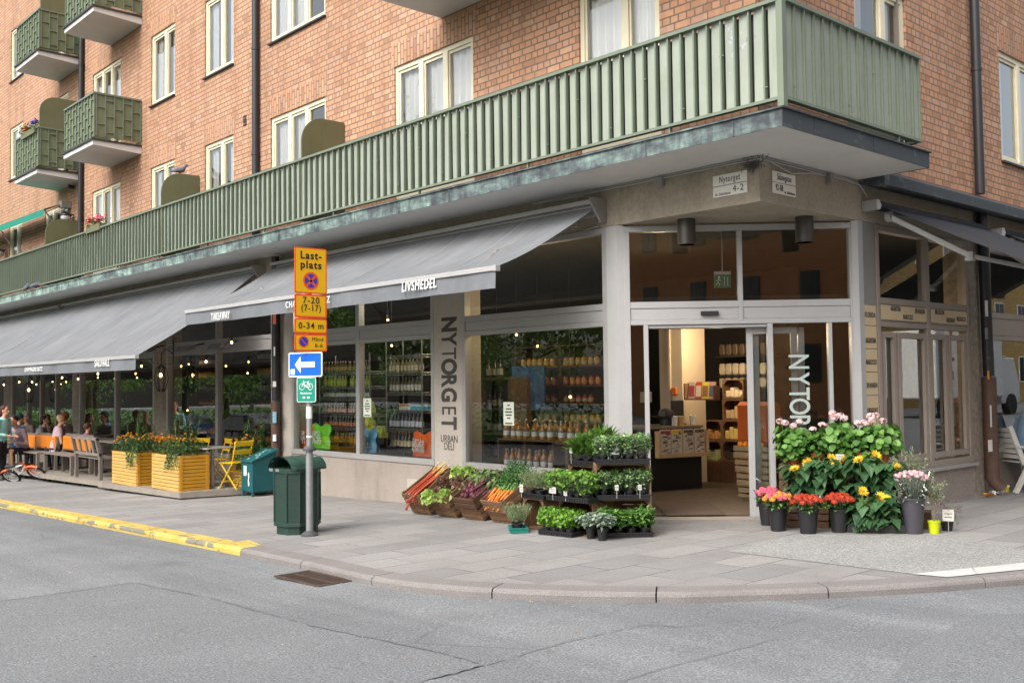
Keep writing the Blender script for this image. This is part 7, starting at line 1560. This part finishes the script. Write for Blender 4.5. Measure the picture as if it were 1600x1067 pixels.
def person(label, loc, rz, sit=True, shirt=(90, 120, 180), pants=(40, 44, 60), hair=(60, 40, 30), skin=(214, 160, 130), long=0, arms=None, lean=.06, head=(0, 0), size=1., cap=None, glasses=False, shorts=False, sleeves=.5, bald=False, shirt_mat=None):
    r = thing('person', label, 'person', loc, rz); r.scale = (size,) * 3; V = Vector
    hz = .52 if sit else .93; hip = V((0, 0, hz)); ch = V((0, -lean * 1.2, hz + .42)); nk = V((0, -lean * 1.5, hz + .56)); hd = V((0, -lean * 1.6 - .02 - .05 * head[0], hz + .70))
    sk = pm('skin %d %d %d' % skin, lin(skin), .55, .06, 9)
    b = MB(); b.tube([hip, hip.lerp(ch, .5), ch, nk], [(.15, .11), (.14, .105), (.16, .1), (.055, .06)], 12); b.tube([nk - V((0, 0, .06)), hd - V((0, 0, .04))], [.058, .05], 10)
    fx = math.sin(head[1]); fy = -math.cos(head[1]); fw = V((fx, fy, -.35 * head[0])).normalized(); sdv = V((-fy, fx, 0))
    b.ball(hd + V((0, 0, .03)), (.078, .092, .105), 16, 12); b.ball(hd + fw * .035 - V((0, 0, .05)), (.052, .052, .06), 12, 8); b.tube([hd + fw * .085 + V((0, 0, .02)), hd + fw * .112 - V((0, 0, .022)), hd + fw * .09 - V((0, 0, .03))], [.008, .015, .01], 6)
    for s in (-1, 1): b.ball(hd + sdv * .08 * s + V((0, 0, -.005)), (.012, .02, .03), 8, 6)
    legs = []
    for s in (-1, 1):
        if sit: K = V((s * .13, -.44, hz + .0)); A = V((s * .13, -.40, .09)); T = V((s * .14, -.58, .04))
        else: K = V((s * .09, -.02, .5)); A = V((s * .09, .02, .09)); T = V((s * .11, -.15, .035))
        H = V((s * .09, 0, hz - .02)); legs.append((H, K, A, T)); b.tube([H, H.lerp(K, .5), K, K.lerp(A, .35), A], [.085, .072, .056, .054, .036], 10); b.tube([A + V((0, .04, -.05)), A + V((0, -.04, -.04)), T], [.036, .038, .026], 8)
    ar = []
    for s, (E, W) in zip((-1, 1), arms or (((-.26, -.1, .16), (-.16, -.36, .2)), ((.26, -.1, .16), (.16, -.36, .2)))):
        S = ch + V((s * .18, 0, .06)); E = hip + V(E); W = hip + V(W); ar.append((S, E, W)); b.tube([ch + V((s * .08, 0, .05)), S, S.lerp(E, .5), E, E.lerp(W, .4), W], [.06, .056, .047, .038, .036, .025], 9); hand(b, W, (W - E), s)
    soft(b, 'body', sk, r, .011, 3)
    b = MB()
    for s in (-1, 1): b.ball(hd + fw * .072 + sdv * .032 * s + V((0, 0, .02)), .012, 8, 6)
    b.build('eyes', pm('eye_dark', lin((40, 30, 26)), .3), r, smooth=True); b = MB(); b.tube([hd + fw * .082 + sdv * x - V((0, 0, .058 - abs(x) * .2)) for x in (-.024, -.008, .008, .024)], [.003, .006, .006, .003], 6); b.build('mouth', pm('lips', lin((170, 96, 88)), .5), r, smooth=True)
    b = MB(); b.tube([hip - V((0, 0, .06)), hip, hip.lerp(ch, .5), ch, ch + V((0, 0, .09)), nk - V((0, 0, .01))], [(.17, .13), (.17, .13), (.158, .122), (.178, .118), (.14, .1), (.066, .066)], 14)
    for S, E, W in ar:
        P = [ch.lerp(S, .4), S, S.lerp(E, .5)] + ([E, E.lerp(W, .8)] if sleeves > .6 else []); b.tube(P, [.075, .072, .062, .052, .042][:len(P)], 10)
    soft(b, 'shirt', shirt_mat or pm('cloth %d %d %d' % shirt, lin(shirt), .85, .1, 12, bump=.3, bscale=30), r, .015, 3)
    b = MB(); b.tube([hip - V((0, 0, .09)), hip + V((0, 0, .06))], [(.165, .13), (.172, .132)], 12)
    for H, K, A, T in legs: P = [H, H.lerp(K, .6), K, K.lerp(A, .5), A] if not shorts else [H, H.lerp(K, .5), H.lerp(K, .9)]; b.tube(P, [.1, .085, .07, .06, .052][:len(P)], 10)
    soft(b, 'trousers', pm('cloth %d %d %d' % pants, lin(pants), .85, .1, 12), r, .015, 3)
    b = MB()
    for H, K, A, T in legs: b.tube([A + V((0, .055, -.045)), A + V((0, -.03, -.045)), T + V((0, -.02, -.002))], [.042, .043, .034], 8)
    soft(b, 'shoes', pm('shoe_leather', lin((44, 40, 38)), .5), r, .013, 3)
    b = MB(); bk = -fw
    if not bald:
        b.ball(hd + bk * .022 + V((0, 0, .05)), (.09, .1, .098), 16, 10)
        if long: b.tube([hd + bk * .05 + V((0, 0, .04)), hd + bk * .085 - V((0, 0, .1)), hd + bk * .1 - V((0, 0, long))], [(.085, .06), (.085, .05), (.06, .03)], 10)
    else: b.ball(hd + bk * .02 + V((0, 0, .055)), (.084, .094, .09), 16, 10)
    soft(b, 'hair', pm('hair %d %d %d' % hair, lin(hair), .7, .25, 30), r, .012, 2)
    if cap: b = MB(); b.ball(hd + V((0, 0, .07)) + bk * .012, (.097, .108, .085), 16, 10); b.tube([hd + fw * .08 + V((0, 0, .075)), hd + fw * .19 + V((0, 0, .06))], [(.012, .08), (.006, .06)], 10); soft(b, 'cap', pm('cap %d %d %d' % cap, lin(cap), .8, .08, 9), r, .012, 2)
    if glasses: b = MB(); [b.ball(hd + fw * .088 + sdv * .034 * s + V((0, 0, .02)), (.03, .02, .022), 10, 6) for s in (-1, 1)]; b.bar(hd + fw * .09 - sdv * .07 + V((0, 0, .024)), hd + fw * .09 + sdv * .07 + V((0, 0, .024)), .008); b.build('sunglasses', M_PIPE, r, smooth=True)
    return r
t = NT('plaid_cloth'); c = t.coord()
def chk(sc): v = t.node('ShaderNodeTexWave', wave_type='BANDS', bands_direction=sc[1]); v.inputs['Scale'].default_value = sc[0]; t.link(c, v.inputs['Vector']); return t.ramp(v.outputs[1], [(.45, (0, 0, 0)), (.55, (1, 1, 1))])
M_PLAID = t.fin(t.mix(t.math('MULTIPLY', t.math('ADD', chk((9, 'X')), chk((9, 'Z'))), .5), lin((70, 40, 52)), lin((206, 190, 194))), .85)
t = NT('striped_cloth'); c = t.coord(); M_STRIPE = t.fin(t.mix(chk((14, 'Z')), lin((60, 56, 60)), lin((150, 146, 150))), .85)
t = NT('blue_striped_cloth'); c = t.coord(); M_STRB = t.fin(t.mix(chk((10, 'Z')), lin((50, 110, 170)), lin((190, 110, 120))), .85)
def seat(px, y): x = onY(px, 680, y).x; return (x, y, dz(x) - .04)
B_ = R_(180)
px_ = onG(0, 750); person('standing woman in a mint top with dark red hair, at the left picture edge', (px_.x, px_.y, gz(px_.x)), R_(128), False, (150, 206, 200), (28, 28, 34), (72, 30, 28), long=.2, arms=(((-.24, -.06, .16), (-.1, -.3, .12)), ((.24, -.06, .16), (.12, -.3, .12))), sleeves=1)
person('man in a blue shirt and green cap, seated with his back turned', seat(24, 7.95), B_ + .3, shirt=(36, 120, 190), hair=(70, 54, 40), cap=(24, 92, 82), size=1.02)
rd = person('woman in a mauve cardigan and dark shorts reading a newspaper', seat(37, 7.6), R_(20), shirt=(146, 130, 138), pants=(30, 30, 40), hair=(52, 32, 26), shorts=True, sleeves=1, head=(1.2, .1), lean=.12, arms=(((-.28, -.1, .14), (-.17, -.38, .22)), ((.28, -.1, .14), (.17, -.38, .22))))
b = MB(); b.add([(-.24, 0, -.02), (0, .07, -.03), (.24, 0, -.02), (-.24, -.1, .26), (0, -.02, .27), (.24, -.1, .26)], [(0, 1, 4, 3), (1, 2, 5, 4)]); b.add([(-.24, .004, -.024), (0, .074, -.034), (.24, .004, -.024), (-.24, -.096, .256), (0, -.016, .266), (.24, -.096, .256)], [(0, 1, 4, 3), (1, 2, 5, 4)])
o = b.build('open_newspaper', pm('newsprint_print', lin((170, 162, 150)), .9, .35, 26)); o.location = Vector(seat(37, 7.6)) + Matrix.Rotation(R_(20), 3, 'Z') @ Vector((0, -.42, .72)); o.rotation_euler = (0, 0, R_(20)); tag(o, 'open newspaper held by the woman in the mauve cardigan', 'newspaper')
person('dark haired woman in a striped top, behind the reading woman', seat(62, 8.3), B_ - .5, shirt_mat=M_STRIPE, hair=(44, 28, 24), long=.08, size=.98); person('grey haired guest mostly hidden behind the green cap', seat(47, 8.6), .4, shirt=(120, 110, 104), hair=(150, 142, 136), size=1.03)
person('woman with cropped blond hair in a pale pink tee, seen from behind', seat(86, 8.0), B_ - .15, shirt=(206, 176, 186), hair=(196, 166, 124), bald=True, head=(.4, -.4)); person('man in sunglasses and plaid shirt looking left over the table', seat(107, 8.35), R_(-50), shirt_mat=M_PLAID, hair=(128, 78, 40), glasses=True, sleeves=1, size=1.04, head=(-.2, -.6))
person('child in a blue striped top at the terrace table', seat(131, 8.0), B_ + .2, shirt_mat=M_STRB, hair=(96, 62, 40), size=.86); person('woman with long brown hair behind the blond woman', seat(78, 8.7), .2, shirt=(90, 70, 60), hair=(90, 56, 36), long=.15)
# man on the white garden chair at the right edge
pm_ = onG(1598, 766); MZ = gz(pm_.x) + .02
person('man in a denim shirt and blue cap on the white garden chair', (pm_.x, pm_.y, MZ), R_(150), shirt=(128, 156, 186), pants=(60, 70, 96), hair=(60, 44, 34), cap=(26, 84, 190), sleeves=1, lean=.12)
M_WCH = pm('white_chair_paint', lin((206, 204, 196)), .5, .06, 6, dirt=.2); r = thing('garden_chair', 'white slatted garden chair cut by the right picture edge', 'chair', (pm_.x, pm_.y, MZ), R_(150)); b = MB()
for i in range(6): y = -.26 + .085 * i; b.box(-.28, .28, y, y + .07, .40, .42)
b.build('seat', M_WCH, r); b = MB()
for i in range(6): z = .46 + .075 * i; b.bar((-.28, .27 + (z - .45) * .3, z + .03), (.28, .27 + (z - .45) * .3, z + .03), .02, .058)
b.build('backrest', M_WCH, r)
for sx in (-1, 1):
    b = MB(); b.bar((sx * .3, .36, -.02), (sx * .3, .1, .42), .04, .07); b.bar((sx * .3, .2, .38), (sx * .3, .42, .92), .04, .07); b.build('rear_leg', M_WCH, r); b = MB(); b.bar((sx * .3, -.32, -.02), (sx * .3, -.22, .62), .04, .07); b.build('leg', M_WCH, r); b = MB(); b.box(sx * .3 - .045, sx * .3 + .045, -.3, .36, .62, .645); b.build('armrest', M_WCH, r)
p = onG(1577, 762, .06); r = thing('paper_cup', 'yellow and white paper cup on the pavement under the white chair', 'cup', (p.x, p.y - .1, gz(p.x)), 0); b = MB(); b.lathe([(.03, 0), (.042, .1), (.04, .1), (.028, .01)], 12); b.build('cup_wall', gm('cup_yellow', (206, 186, 40), .6), r); b = MB(); b.lathe([(.0425, .085), (.045, .102), (.041, .104)], 12); b.build('cup_rim', M_SW, r)
# ================================================================== child's bicycle lying against the deck
BK = thing('kids_bicycle', 'small orange and white bicycle lying against the deck edge', 'bicycle', tuple(onG(37, 752) + Vector((0, .12, .03))), R_(25)); BK.rotation_euler = (R_(48), R_(-8), R_(30)); M_TYRE = pm('black_tyre', lin((32, 32, 34)), .8, .1, 20); M_ORB = pm('orange_bike_paint', lin((230, 96, 36)), .4, .05, 5)
for x, nm in ((-.36, 'wheel'), (.36, 'wheel')):
    b = MB(); b.tube([(x + .2 * math.cos(i * .2618), 0, .2 + .2 * math.sin(i * .2618)) for i in range(24)], .026, 8, closed=True); w_ = b.build(nm, M_TYRE, BK, smooth=True); b = MB(); b.tube([(x + .165 * math.cos(i * .2618), 0, .2 + .165 * math.sin(i * .2618)) for i in range(24)], .009, 6, closed=True); [b.bar((x, 0, .2), (x + .16 * math.cos(i * .524), 0, .2 + .16 * math.sin(i * .524)), .005) for i in range(12)]; b.build('rim', M_SW, w_)
b = MB(); [b.tube(q_, .016, 8) for q_ in ([(-.36, .04, .2), (-.05, 0, .24), (.24, 0, .46)], [(-.05, 0, .24), (-.12, 0, .5)], [(-.12, 0, .46), (.22, 0, .52)], [(-.36, .04, .2), (-.12, 0, .44)])]; b.build('bike_frame', M_SW, BK, smooth=True); b = MB(); b.tube([(.36, .04, .2), (.24, .03, .45), (.2, 0, .62)], .016, 8); b.tube([(.36, -.04, .2), (.25, -.03, .45)], .014, 8); b.build('fork', M_ORB, BK, smooth=True); b = MB(); b.tube([(.1, -.24, .7), (.19, -.1, .66), (.2, 0, .62), (.19, .1, .66), (.1, .24, .7)], .011, 8); b.build('handlebar', M_PIPE, BK, smooth=True); b = MB(); b.tube([(-.24, 0, .52), (-.12, 0, .53), (0, 0, .52)], [.05, .04, .02], 8); b.build('saddle', M_PIPE, BK, smooth=True); b = MB(); b.tube([(x, 0, z) for x, z in ((.14, .38), (.3, .44), (.42, .43), (.52, .36))], [(.01, .03)] * 4, 8); b.tube([(x, 0, z) for x, z in ((-.5, .38), (-.4, .43), (-.3, .43))], [(.01, .03)] * 3, 8); b.build('mudguard', M_ORB, BK, smooth=True)
# ================================================================== lights and fittings under the awnings
def bulb_out(px, py, y, lab): return pendant(px, py, y, lab, True)
pts = []
for px, py, lab in ((362, 535, 'string light bulb nearest the black drainpipe'), (322, 565, 'string light bulb hanging low in front of the takeaway glass'), (221, 572, 'string light bulb at the edge of the long awning'), (153, 584, 'string light bulb over the left planter'), (122, 592, 'string light bulb before the wide pilaster'), (97, 590, 'string light bulb over the cropped blond head'), (50, 597, 'string light bulb over the reading woman'), (30, 597, 'string light bulb right of the farthest lantern'), (6, 601, 'string light bulb at the left picture edge')):
    y = 8.7; p = onY(px, py, y); pts.append(p + Vector((0, 0, .12))); r = thing('string_bulb', lab, 'lamp', tuple(p), group='bulbs of the terrace string lights'); b = MB(); b.ball((0, 0, 0), (.021, .021, .028), 10, 7); b.build('bulb', M_BULB, r, smooth=True); b = MB(); b.lathe([(.018, .04), (.018, .11), (0, .115)], 8); b.build('bulb_holder', M_PIPE, r)
b = MB()
for p, q in zip(pts, pts[1:]): b.tube([p.lerp(q, i / 6) - Vector((0, 0, .12 * math.sin(math.pi * i / 6))) for i in range(7)], .006, 5)
o = b.build('string_light_cable', M_PIPE); tag(o, 'black cable carrying the terrace string lights', 'cable')
for px, py, lab in ((252, 590, 'black iron lantern with lit bulb on the concrete pillar'), (46, 612, 'dark iron lantern on the far left pilaster')):
    p = onY(px, py, 8.82); r = thing('wall_lantern', lab, 'lantern', tuple(p), group='iron wall lanterns'); b = MB()
    for i in range(6): a_ = 1.047 * i; b.tube([(0, 0, .28), (.1 * math.cos(a_), .1 * math.sin(a_), .2), (.14 * math.cos(a_), .14 * math.sin(a_), 0), (.09 * math.cos(a_), .09 * math.sin(a_), -.25), (.05 * math.cos(a_), .05 * math.sin(a_), -.3)], .009, 5)
    b.lathe([(.1, -.26), (.1, -.245)], 12); b.lathe([(.1, .2), (.1, .21)], 12); b.tube([(0, 0, .28), (0, 0, .5), (0, .1, .62), (0, .2, .55), (0, .27, .5)], .01, 6); b.tube([(0, .26, .3), (0, .26, .85)], .012, 6); b.tube([(0, .2 - .05 * math.cos(i * .7) * (1 - i * .08), .62 + .06 * math.sin(i * .7) * (1 - i * .08)) for i in range(10)], .006, 5); b.build('lantern_frame', M_PIPE, r); b = MB(); b.ball((.04, -.03, .05), (.03, .03, .045), 10, 7); b.build('bulb', M_BULB, r, smooth=True)
for px, py, lab in ((290, 544, 'left patio heater under the awning bar'), (341, 540, 'right patio heater under the awning bar'), (228, 547, 'patio heater half hidden by the long awning')):
    p = onY(px, py, 8.7); r = thing('patio_heater', lab, 'heater', tuple(p), group='patio heaters'); b = MB(); b.add([(-.28, -.1, -.06), (.28, -.1, -.06), (.28, .08, -.02), (-.28, .08, -.02), (-.25, -.06, .04), (.25, -.06, .04), (.25, .1, .06), (-.25, .1, .06)], [(0, 1, 2, 3), (4, 7, 6, 5), (0, 4, 5, 1), (2, 6, 7, 3), (0, 3, 7, 4), (1, 5, 6, 2)]); b.build('heater_hood', M_ALUD, r); b = MB(); b.quad((-.2, -.07, -.062), (.2, -.07, -.062), (.2, .05, -.035), (-.2, .05, -.035)); b.build('heater_grille', M_ALUL, r); b = MB(); b.bar((0, .1, .04), (0, .39, .1), .03); b.build('heater_arm', M_PIPE, r)
# stickers on the brown drainpipes
for i, (px, py, c_, w_, h) in enumerate(((434, 498, (230, 96, 50), .1, .2), (434, 549, (230, 226, 220), .05, .16), (434, 600, (220, 218, 210), .12, .1), (434, 652, (120, 170, 190), .13, .2), (434, 684, (200, 210, 220), .12, .12))):
    y = 8.895; p = onY(px - 5, py, y); b = MB(); b.box(-w_ / 2, w_ / 2, -.004, 0, -h / 2, h / 2); o = b.build('pipe_sticker', gm('sticker %d' % i, c_, .6)); o.location = (p.x, y, p.z); tag(o, ['orange double sticker on the black drainpipe', 'small white sticker on the black drainpipe', 'torn white sticker on the brown drainpipe top', 'bluish square sticker on the brown drainpipe', 'pale blue sticker low on the brown drainpipe'][i], 'sticker', 'stickers on the drainpipe by the bin')
for i, (px, py, c_, w_, h) in enumerate(((1543, 482, (214, 206, 206), .09, .22), (1543, 521, (120, 120, 116), .09, .16), (1546, 586, (216, 150, 30), .06, .12), (1550, 650, (220, 214, 210), .05, .3), (1549, 696, (226, 222, 216), .13, .16), (1546, 560, (60, 62, 60), .1, .05))):
    x = XK + .2; p = onX(px, py, x); b = MB(); b.box(-.004, 0, -w_ / 2, w_ / 2, -h / 2, h / 2); o = b.build('pipe_sticker', gm('side sticker %d' % i, c_, .6)); o.location = (x, p.y - .03, p.z); tag(o, ['oval pale sticker high on the right drainpipe', 'grey label on the right drainpipe', 'orange sticker at the pipe joint on the right', 'torn white strip down the right drainpipe', 'broad white sticker low on the right drainpipe', 'dark small label above the right pipe joint'][i], 'sticker', 'stickers on the right drainpipe')
# ================================================================== what stands across the streets (seen in the glass)
M_LAWN = pm('park_grass', lin((66, 92, 44)), .95, .3, 2)
b = MB(); b.add([(x, y, gz(max(-60, min(2, x))) + .02) for y in (-60, -7) for x in (-140, -60, 0)], [(0, 1, 4, 3), (1, 2, 5, 4)]); stuffless(b.build('park_ground', M_LAWN))
M_TLEAF = leafmat('park_tree_leaf', [tuple(min(1, x * 2.0) for x in c) for c in G((42, 72, 24), (78, 114, 40), (104, 142, 54), (56, 90, 30))], .55, .3); M_TBARK = pm('dark_tree_bark', lin((62, 52, 42)), .95, .25, 8, bump=.4, bscale=20)
def tree(seed, h, R):
    q = random.Random(seed); r = thing('park_tree', '', 'tree'); b = MB(); f = MB(); b.tube([(0, 0, -.3), (.05, 0, h * .25), (0, .1, h * .55), (.1, 0, h * .85)], [.3, .22, .15, .04], 9)
    for k in range(24):
        th = q.uniform(0, 6.283); z0 = h * q.uniform(.22, .8); e = Vector((math.cos(th), math.sin(th), 0)) * R * q.uniform(.4, 1) * (1.15 - .6 * z0 / h); e.z = z0 + q.uniform(.4, 2.2); b.tube([(0, 0, z0), (e.x * .5, e.y * .5, z0 + (e.z - z0) * .6), tuple(e)], [.07, .05, .02], 5); cr = R * q.uniform(.28, .45)
        for i in range(190):
            d = Vector((q.gauss(0, 1), q.gauss(0, 1), q.gauss(0, .8))).normalized(); f.leaf(e + d * cr * q.uniform(.45, 1.05), d + Vector((q.gauss(0, .6), q.gauss(0, .6), q.gauss(-.2, .5))), (q.gauss(0, .5), q.gauss(0, .5), 1), q.uniform(.22, .36), .2, .2, .3)
    b.build('trunk', M_TBARK, r); f.build('crown', M_TLEAF, r); return r
tp = [tree(1, 12, 4.6), tree(2, 10, 4.2), tree(3, 14, 5)]; q = random.Random(5)
TS = [(-24, -12), (-31, -16), (-38, -11), (-46, -15), (-54, -11.5), (-62, -16), (-70, -12), (-79, -17), (-88, -13), (-98, -16), (-33, -26), (-52, -27), (-72, -28), (-92, -27), (-42, -21), (-20, -22)]
for i, (x, y) in enumerate(TS): o = tp[i] if i < 3 else dup(tp[i % 3]); o.location = (x, y, gz(max(-60, x))); o.rotation_euler = (0, 0, q.uniform(0, 6)); o.scale = (q.uniform(.9, 1.15),) * 3; tag(o, 'leafy park tree standing across the square, mirrored in the shop windows', None, 'park trees across the square')
b = MB(); q = random.Random(9)
for i in range(9000): x = q.uniform(-100, -16); b.leaf((x, -8.2 + q.gauss(0, .35), gz(max(-60, x)) + q.uniform(0, 1.5)), (q.gauss(0, 1), q.gauss(0, 1), q.gauss(.3, .6)), (q.gauss(0, .4), q.gauss(0, .4), 1), .2, .13, .2)
b.box(-100, -16, -8.5, -7.95, -2.2, -.9); tag(b.build('park_hedge', leafmat('hedge_leaf', G((70, 120, 30), (104, 150, 46), (130, 172, 60)), .5, .3)), 'clipped green hedge along the square, mirrored in the glass', 'hedge')
def car(c_, lab, p, rz, first=None):
    r = thing('parked_car', lab, 'car', p, rz, 'cars parked across the streets'); b = MB(); pr = [(-2.1, .35), (2.05, .35), (2.15, .6), (2.0, .82), (1.1, .95), (.35, 1.42), (-1.35, 1.46), (-2.05, 1.0), (-2.15, .7)]
    for s, inset in ((-1, 0), (1, 0)): pass
    n = len(pr); vs = []
    for w_ in (-.86, -.8, .8, .86): vs += [(x, w_ * (1 if z < 1 else .82) , z if abs(w_) < .85 else .4 + (z - .4) * .96) for x, z in pr]
    b.add(vs, [tuple(range(n)), tuple(range(4 * n - 1, 3 * n - 1, -1))] + [(k * n + i, (k + 1) * n + i, (k + 1) * n + (i + 1) % n, k * n + (i + 1) % n) for k in range(3) for i in range(n)]); b.build('body', pm('car %d %d %d' % c_, lin(c_), .2, .05, 2, .3, spec=.8), r, smooth=.5)
    b = MB(); gx = pm('car_glass', lin((24, 28, 30)), .08, .05, 2, spec=.9)
    for s in (-1, 1): b.add([(.95, s * .75, 1.0), (.3, s * .725, 1.36), (-1.25, s * .725, 1.39), (-1.8, s * .75, 1.03)], [(0, 1, 2, 3)])
    b.add([(1.13, -.68, .97), (1.13, .68, .97), (.40, .6, 1.405), (.40, -.6, 1.405)], [(0, 1, 2, 3)]); b.add([(-2.075, -.68, 1.02), (-2.075, .68, 1.02), (-1.4, .6, 1.45), (-1.4, -.6, 1.45)], [(0, 1, 2, 3)]); b.build('windows', gx, r)
    for x in (-1.35, 1.3):
        for s in (-1, 1): w2 = MB(); w2.T = Matrix.Translation((x, s * .78, .32)) @ Matrix.Rotation(R_(90), 4, 'X'); w2.lathe([(.31, -.1), (.32, 0), (.31, .1)], 16); wo = w2.build('wheel', M_TYRE, r, smooth=.6); w2 = MB(); w2.T = Matrix.Translation((x, s * .79, .32)) @ Matrix.Rotation(R_(90), 4, 'X'); w2.lathe([(.19, -.1), (.19, .1)], 12); w2.build('rim', M_GALV, wo)
    b = MB(); [b.box(2.1, 2.14, s * .6 - .14, s * .6 + .14, .62, .74) for s in (-1, 1)]; b.build('headlight', M_SW, r); b = MB(); [b.box(-2.13, -2.09, s * .65 - .1, s * .65 + .1, .75, .95) for s in (-1, 1)]; b.build('tail_light', gm('tail_red', (170, 20, 16), .3), r); b = MB(); b.box(-2.155, -2.14, -.25, .25, .55, .65); b.build('number_plate', M_SW, r)
for (x, y, rz, c_, lab) in ((-50.5, -4.2, 180, (60, 96, 150), 'blue hatchback parked across the square, mirrored behind the cafe table'), (-43.5, -4.2, 180, (120, 124, 130), 'silver car parked across the square, mirrored left of the drainpipe'), (-36.5, -4.2, 180, (70, 74, 80), 'dark grey car parked across the square, mirrored behind the sign pole'), (-30, -4.2, 180, (150, 154, 160), 'pale silver car parked across the square'), (5.4, 24, 90, (110, 108, 102), 'grey car parked in the side street'), (5.6, 31, 90, (40, 42, 48), 'black car parked in the side street before the truck')): car(c_, lab, (x, y, gz(max(-60, min(2, x))) - .11), R_(rz))
# white truck and blue van in the side street
def truck(p, c1, c2, lab, nm, cat, L=6., H=3.4):
    r = thing(nm, lab, cat, p, R_(90)); b = MB(); b.box(-L / 2, L / 2, -1.2, 1.2, .8, H); b.build('cargo_box', gm(nm + ' box', c1, .5), r, bevel=.04); b = MB(); b.prism([(L / 2 + .1, .5), (L / 2 + 1.9, .5), (L / 2 + 1.9, 1.3), (L / 2 + 1.4, 2.4), (L / 2 + .1, 2.4)], 'y', -1.1, 1.1); b.build('cab', gm(nm + ' cab', c2, .4), r, bevel=.04); b = MB(); b.add([(L / 2 + 1.88, -1, 1.4), (L / 2 + 1.88, 1, 1.4), (L / 2 + 1.46, 1, 2.3), (L / 2 + 1.46, -1, 2.3)], [(0, 1, 2, 3)]); b.build('windscreen', M_PIPE, r)
    for x in (-L / 3, L / 2 + .9):
        for s in (-1, 1): w2 = MB(); w2.T = Matrix.Translation((x, s * 1.05, .45)) @ Matrix.Rotation(R_(90), 4, 'X'); w2.lathe([(.44, -.14), (.45, 0), (.44, .14)], 16); w2.build('wheel', M_TYRE, r, smooth=.6)
truck((6.2, 40, .1), (226, 226, 224), (220, 220, 218), 'white box truck parked in the side street, mirrored in the cafe windows', 'delivery_truck', 'truck'); truck((6.0, 53, .1), (40, 120, 190), (46, 130, 200), 'blue van parked far down the side street', 'blue_van', 'van', 4.2, 2.4)
# buildings opposite
def opp(nm, lab, x, y0, y1, H, mat, wz, pitch, ww, wh, fmat):
    r = thing(nm, lab, 'building', (x, (y0 + y1) / 2, 0), world=True); b = MB(); b.box(x, x + 9, y0, y1, -.3, H); b.build('wall', mat, r); b = MB(); b.box(x - .35, x + 9.3, y0 - .3, y1 + .3, H + .002, H + .35); b.build('roof', M_CODARK, r); n = int((y1 - y0) / pitch)
    for i in range(n):
        for z in wz:
            y = y0 + (y1 - y0) * (i + .5) / n; f = MB(); f.box(x - .04, x - .002, y - ww / 2, y + ww / 2, z, z + wh); o = f.build('window', fmat, r); g = MB(); g.box(x - .05, x - .041, y - ww / 2 + .07, y - .03, z + .07, z + wh - .07); g.box(x - .05, x - .041, y + .03, y + ww / 2 - .07, z + .07, z + wh - .07); g.build('pane', pm('far_glass', lin((40, 48, 52)), .1, .1, 2, spec=.9), o)
M_OCHRE = stone('ochre_render', lin((196, 132, 84)), lin((206, 144, 96)), 12, .9, .1)
t = NT('yellow_brick'); c = t.coord(); br = t.node('ShaderNodeTexBrick'); sp_ = t.node('ShaderNodeSeparateXYZ'); t.link(c, sp_.inputs[0]); cb_ = t.node('ShaderNodeCombineXYZ'); t.link(t.math('ADD', sp_.outputs[0], sp_.outputs[1]), cb_.inputs[0]); t.link(sp_.outputs[2], cb_.inputs[1]); t.link(cb_.outputs[0], br.inputs['Vector'])
for k, x in (('Scale', 1.), ('Brick Width', .26), ('Row Height', .085), ('Mortar Size', .008)): br.inputs[k].default_value = x
br.inputs['Color1'].default_value = (*lin((204, 170, 100)), 1); br.inputs['Color2'].default_value = (*lin((186, 146, 84)), 1); br.inputs['Mortar'].default_value = (*lin((120, 104, 80)), 1); M_YBR = t.fin(br.outputs[0], .85)
opp('ochre_house', 'ochre rendered house diagonally opposite, mirrored above the entrance', 17, -34, 3, 13, M_OCHRE, (1.6, 4.4, 7.4, 10.2), 2.5, .8, 1.45, gm('teal_frame', (40, 62, 64), .5)); opp('yellow_brick_house', 'yellow brick house across the side street, mirrored in the cafe windows', 13, 18, 84, 11, M_YBR, (1.4, 4.6, 7.8, 11), 3.2, 1.3, 1.6, M_SW)
pw = onX(1500, 640, XK); person('woman with a red sun hat at the next table, mirrored in the cafe window', (XK + .75, 15.6, .02), R_(-60), shirt=(150, 60, 50), pants=(70, 80, 110), hair=(80, 46, 30), long=.2, cap=(206, 60, 60), skin=(216, 160, 130))
o = dup(bpy.data.objects['garden_chair']); o.location = (XK + .75, 15.6, .02); o.rotation_euler = (0, 0, R_(-60)); tag(o, 'white garden chair under the woman with the red sun hat')
flush_soft(); flush_texts()
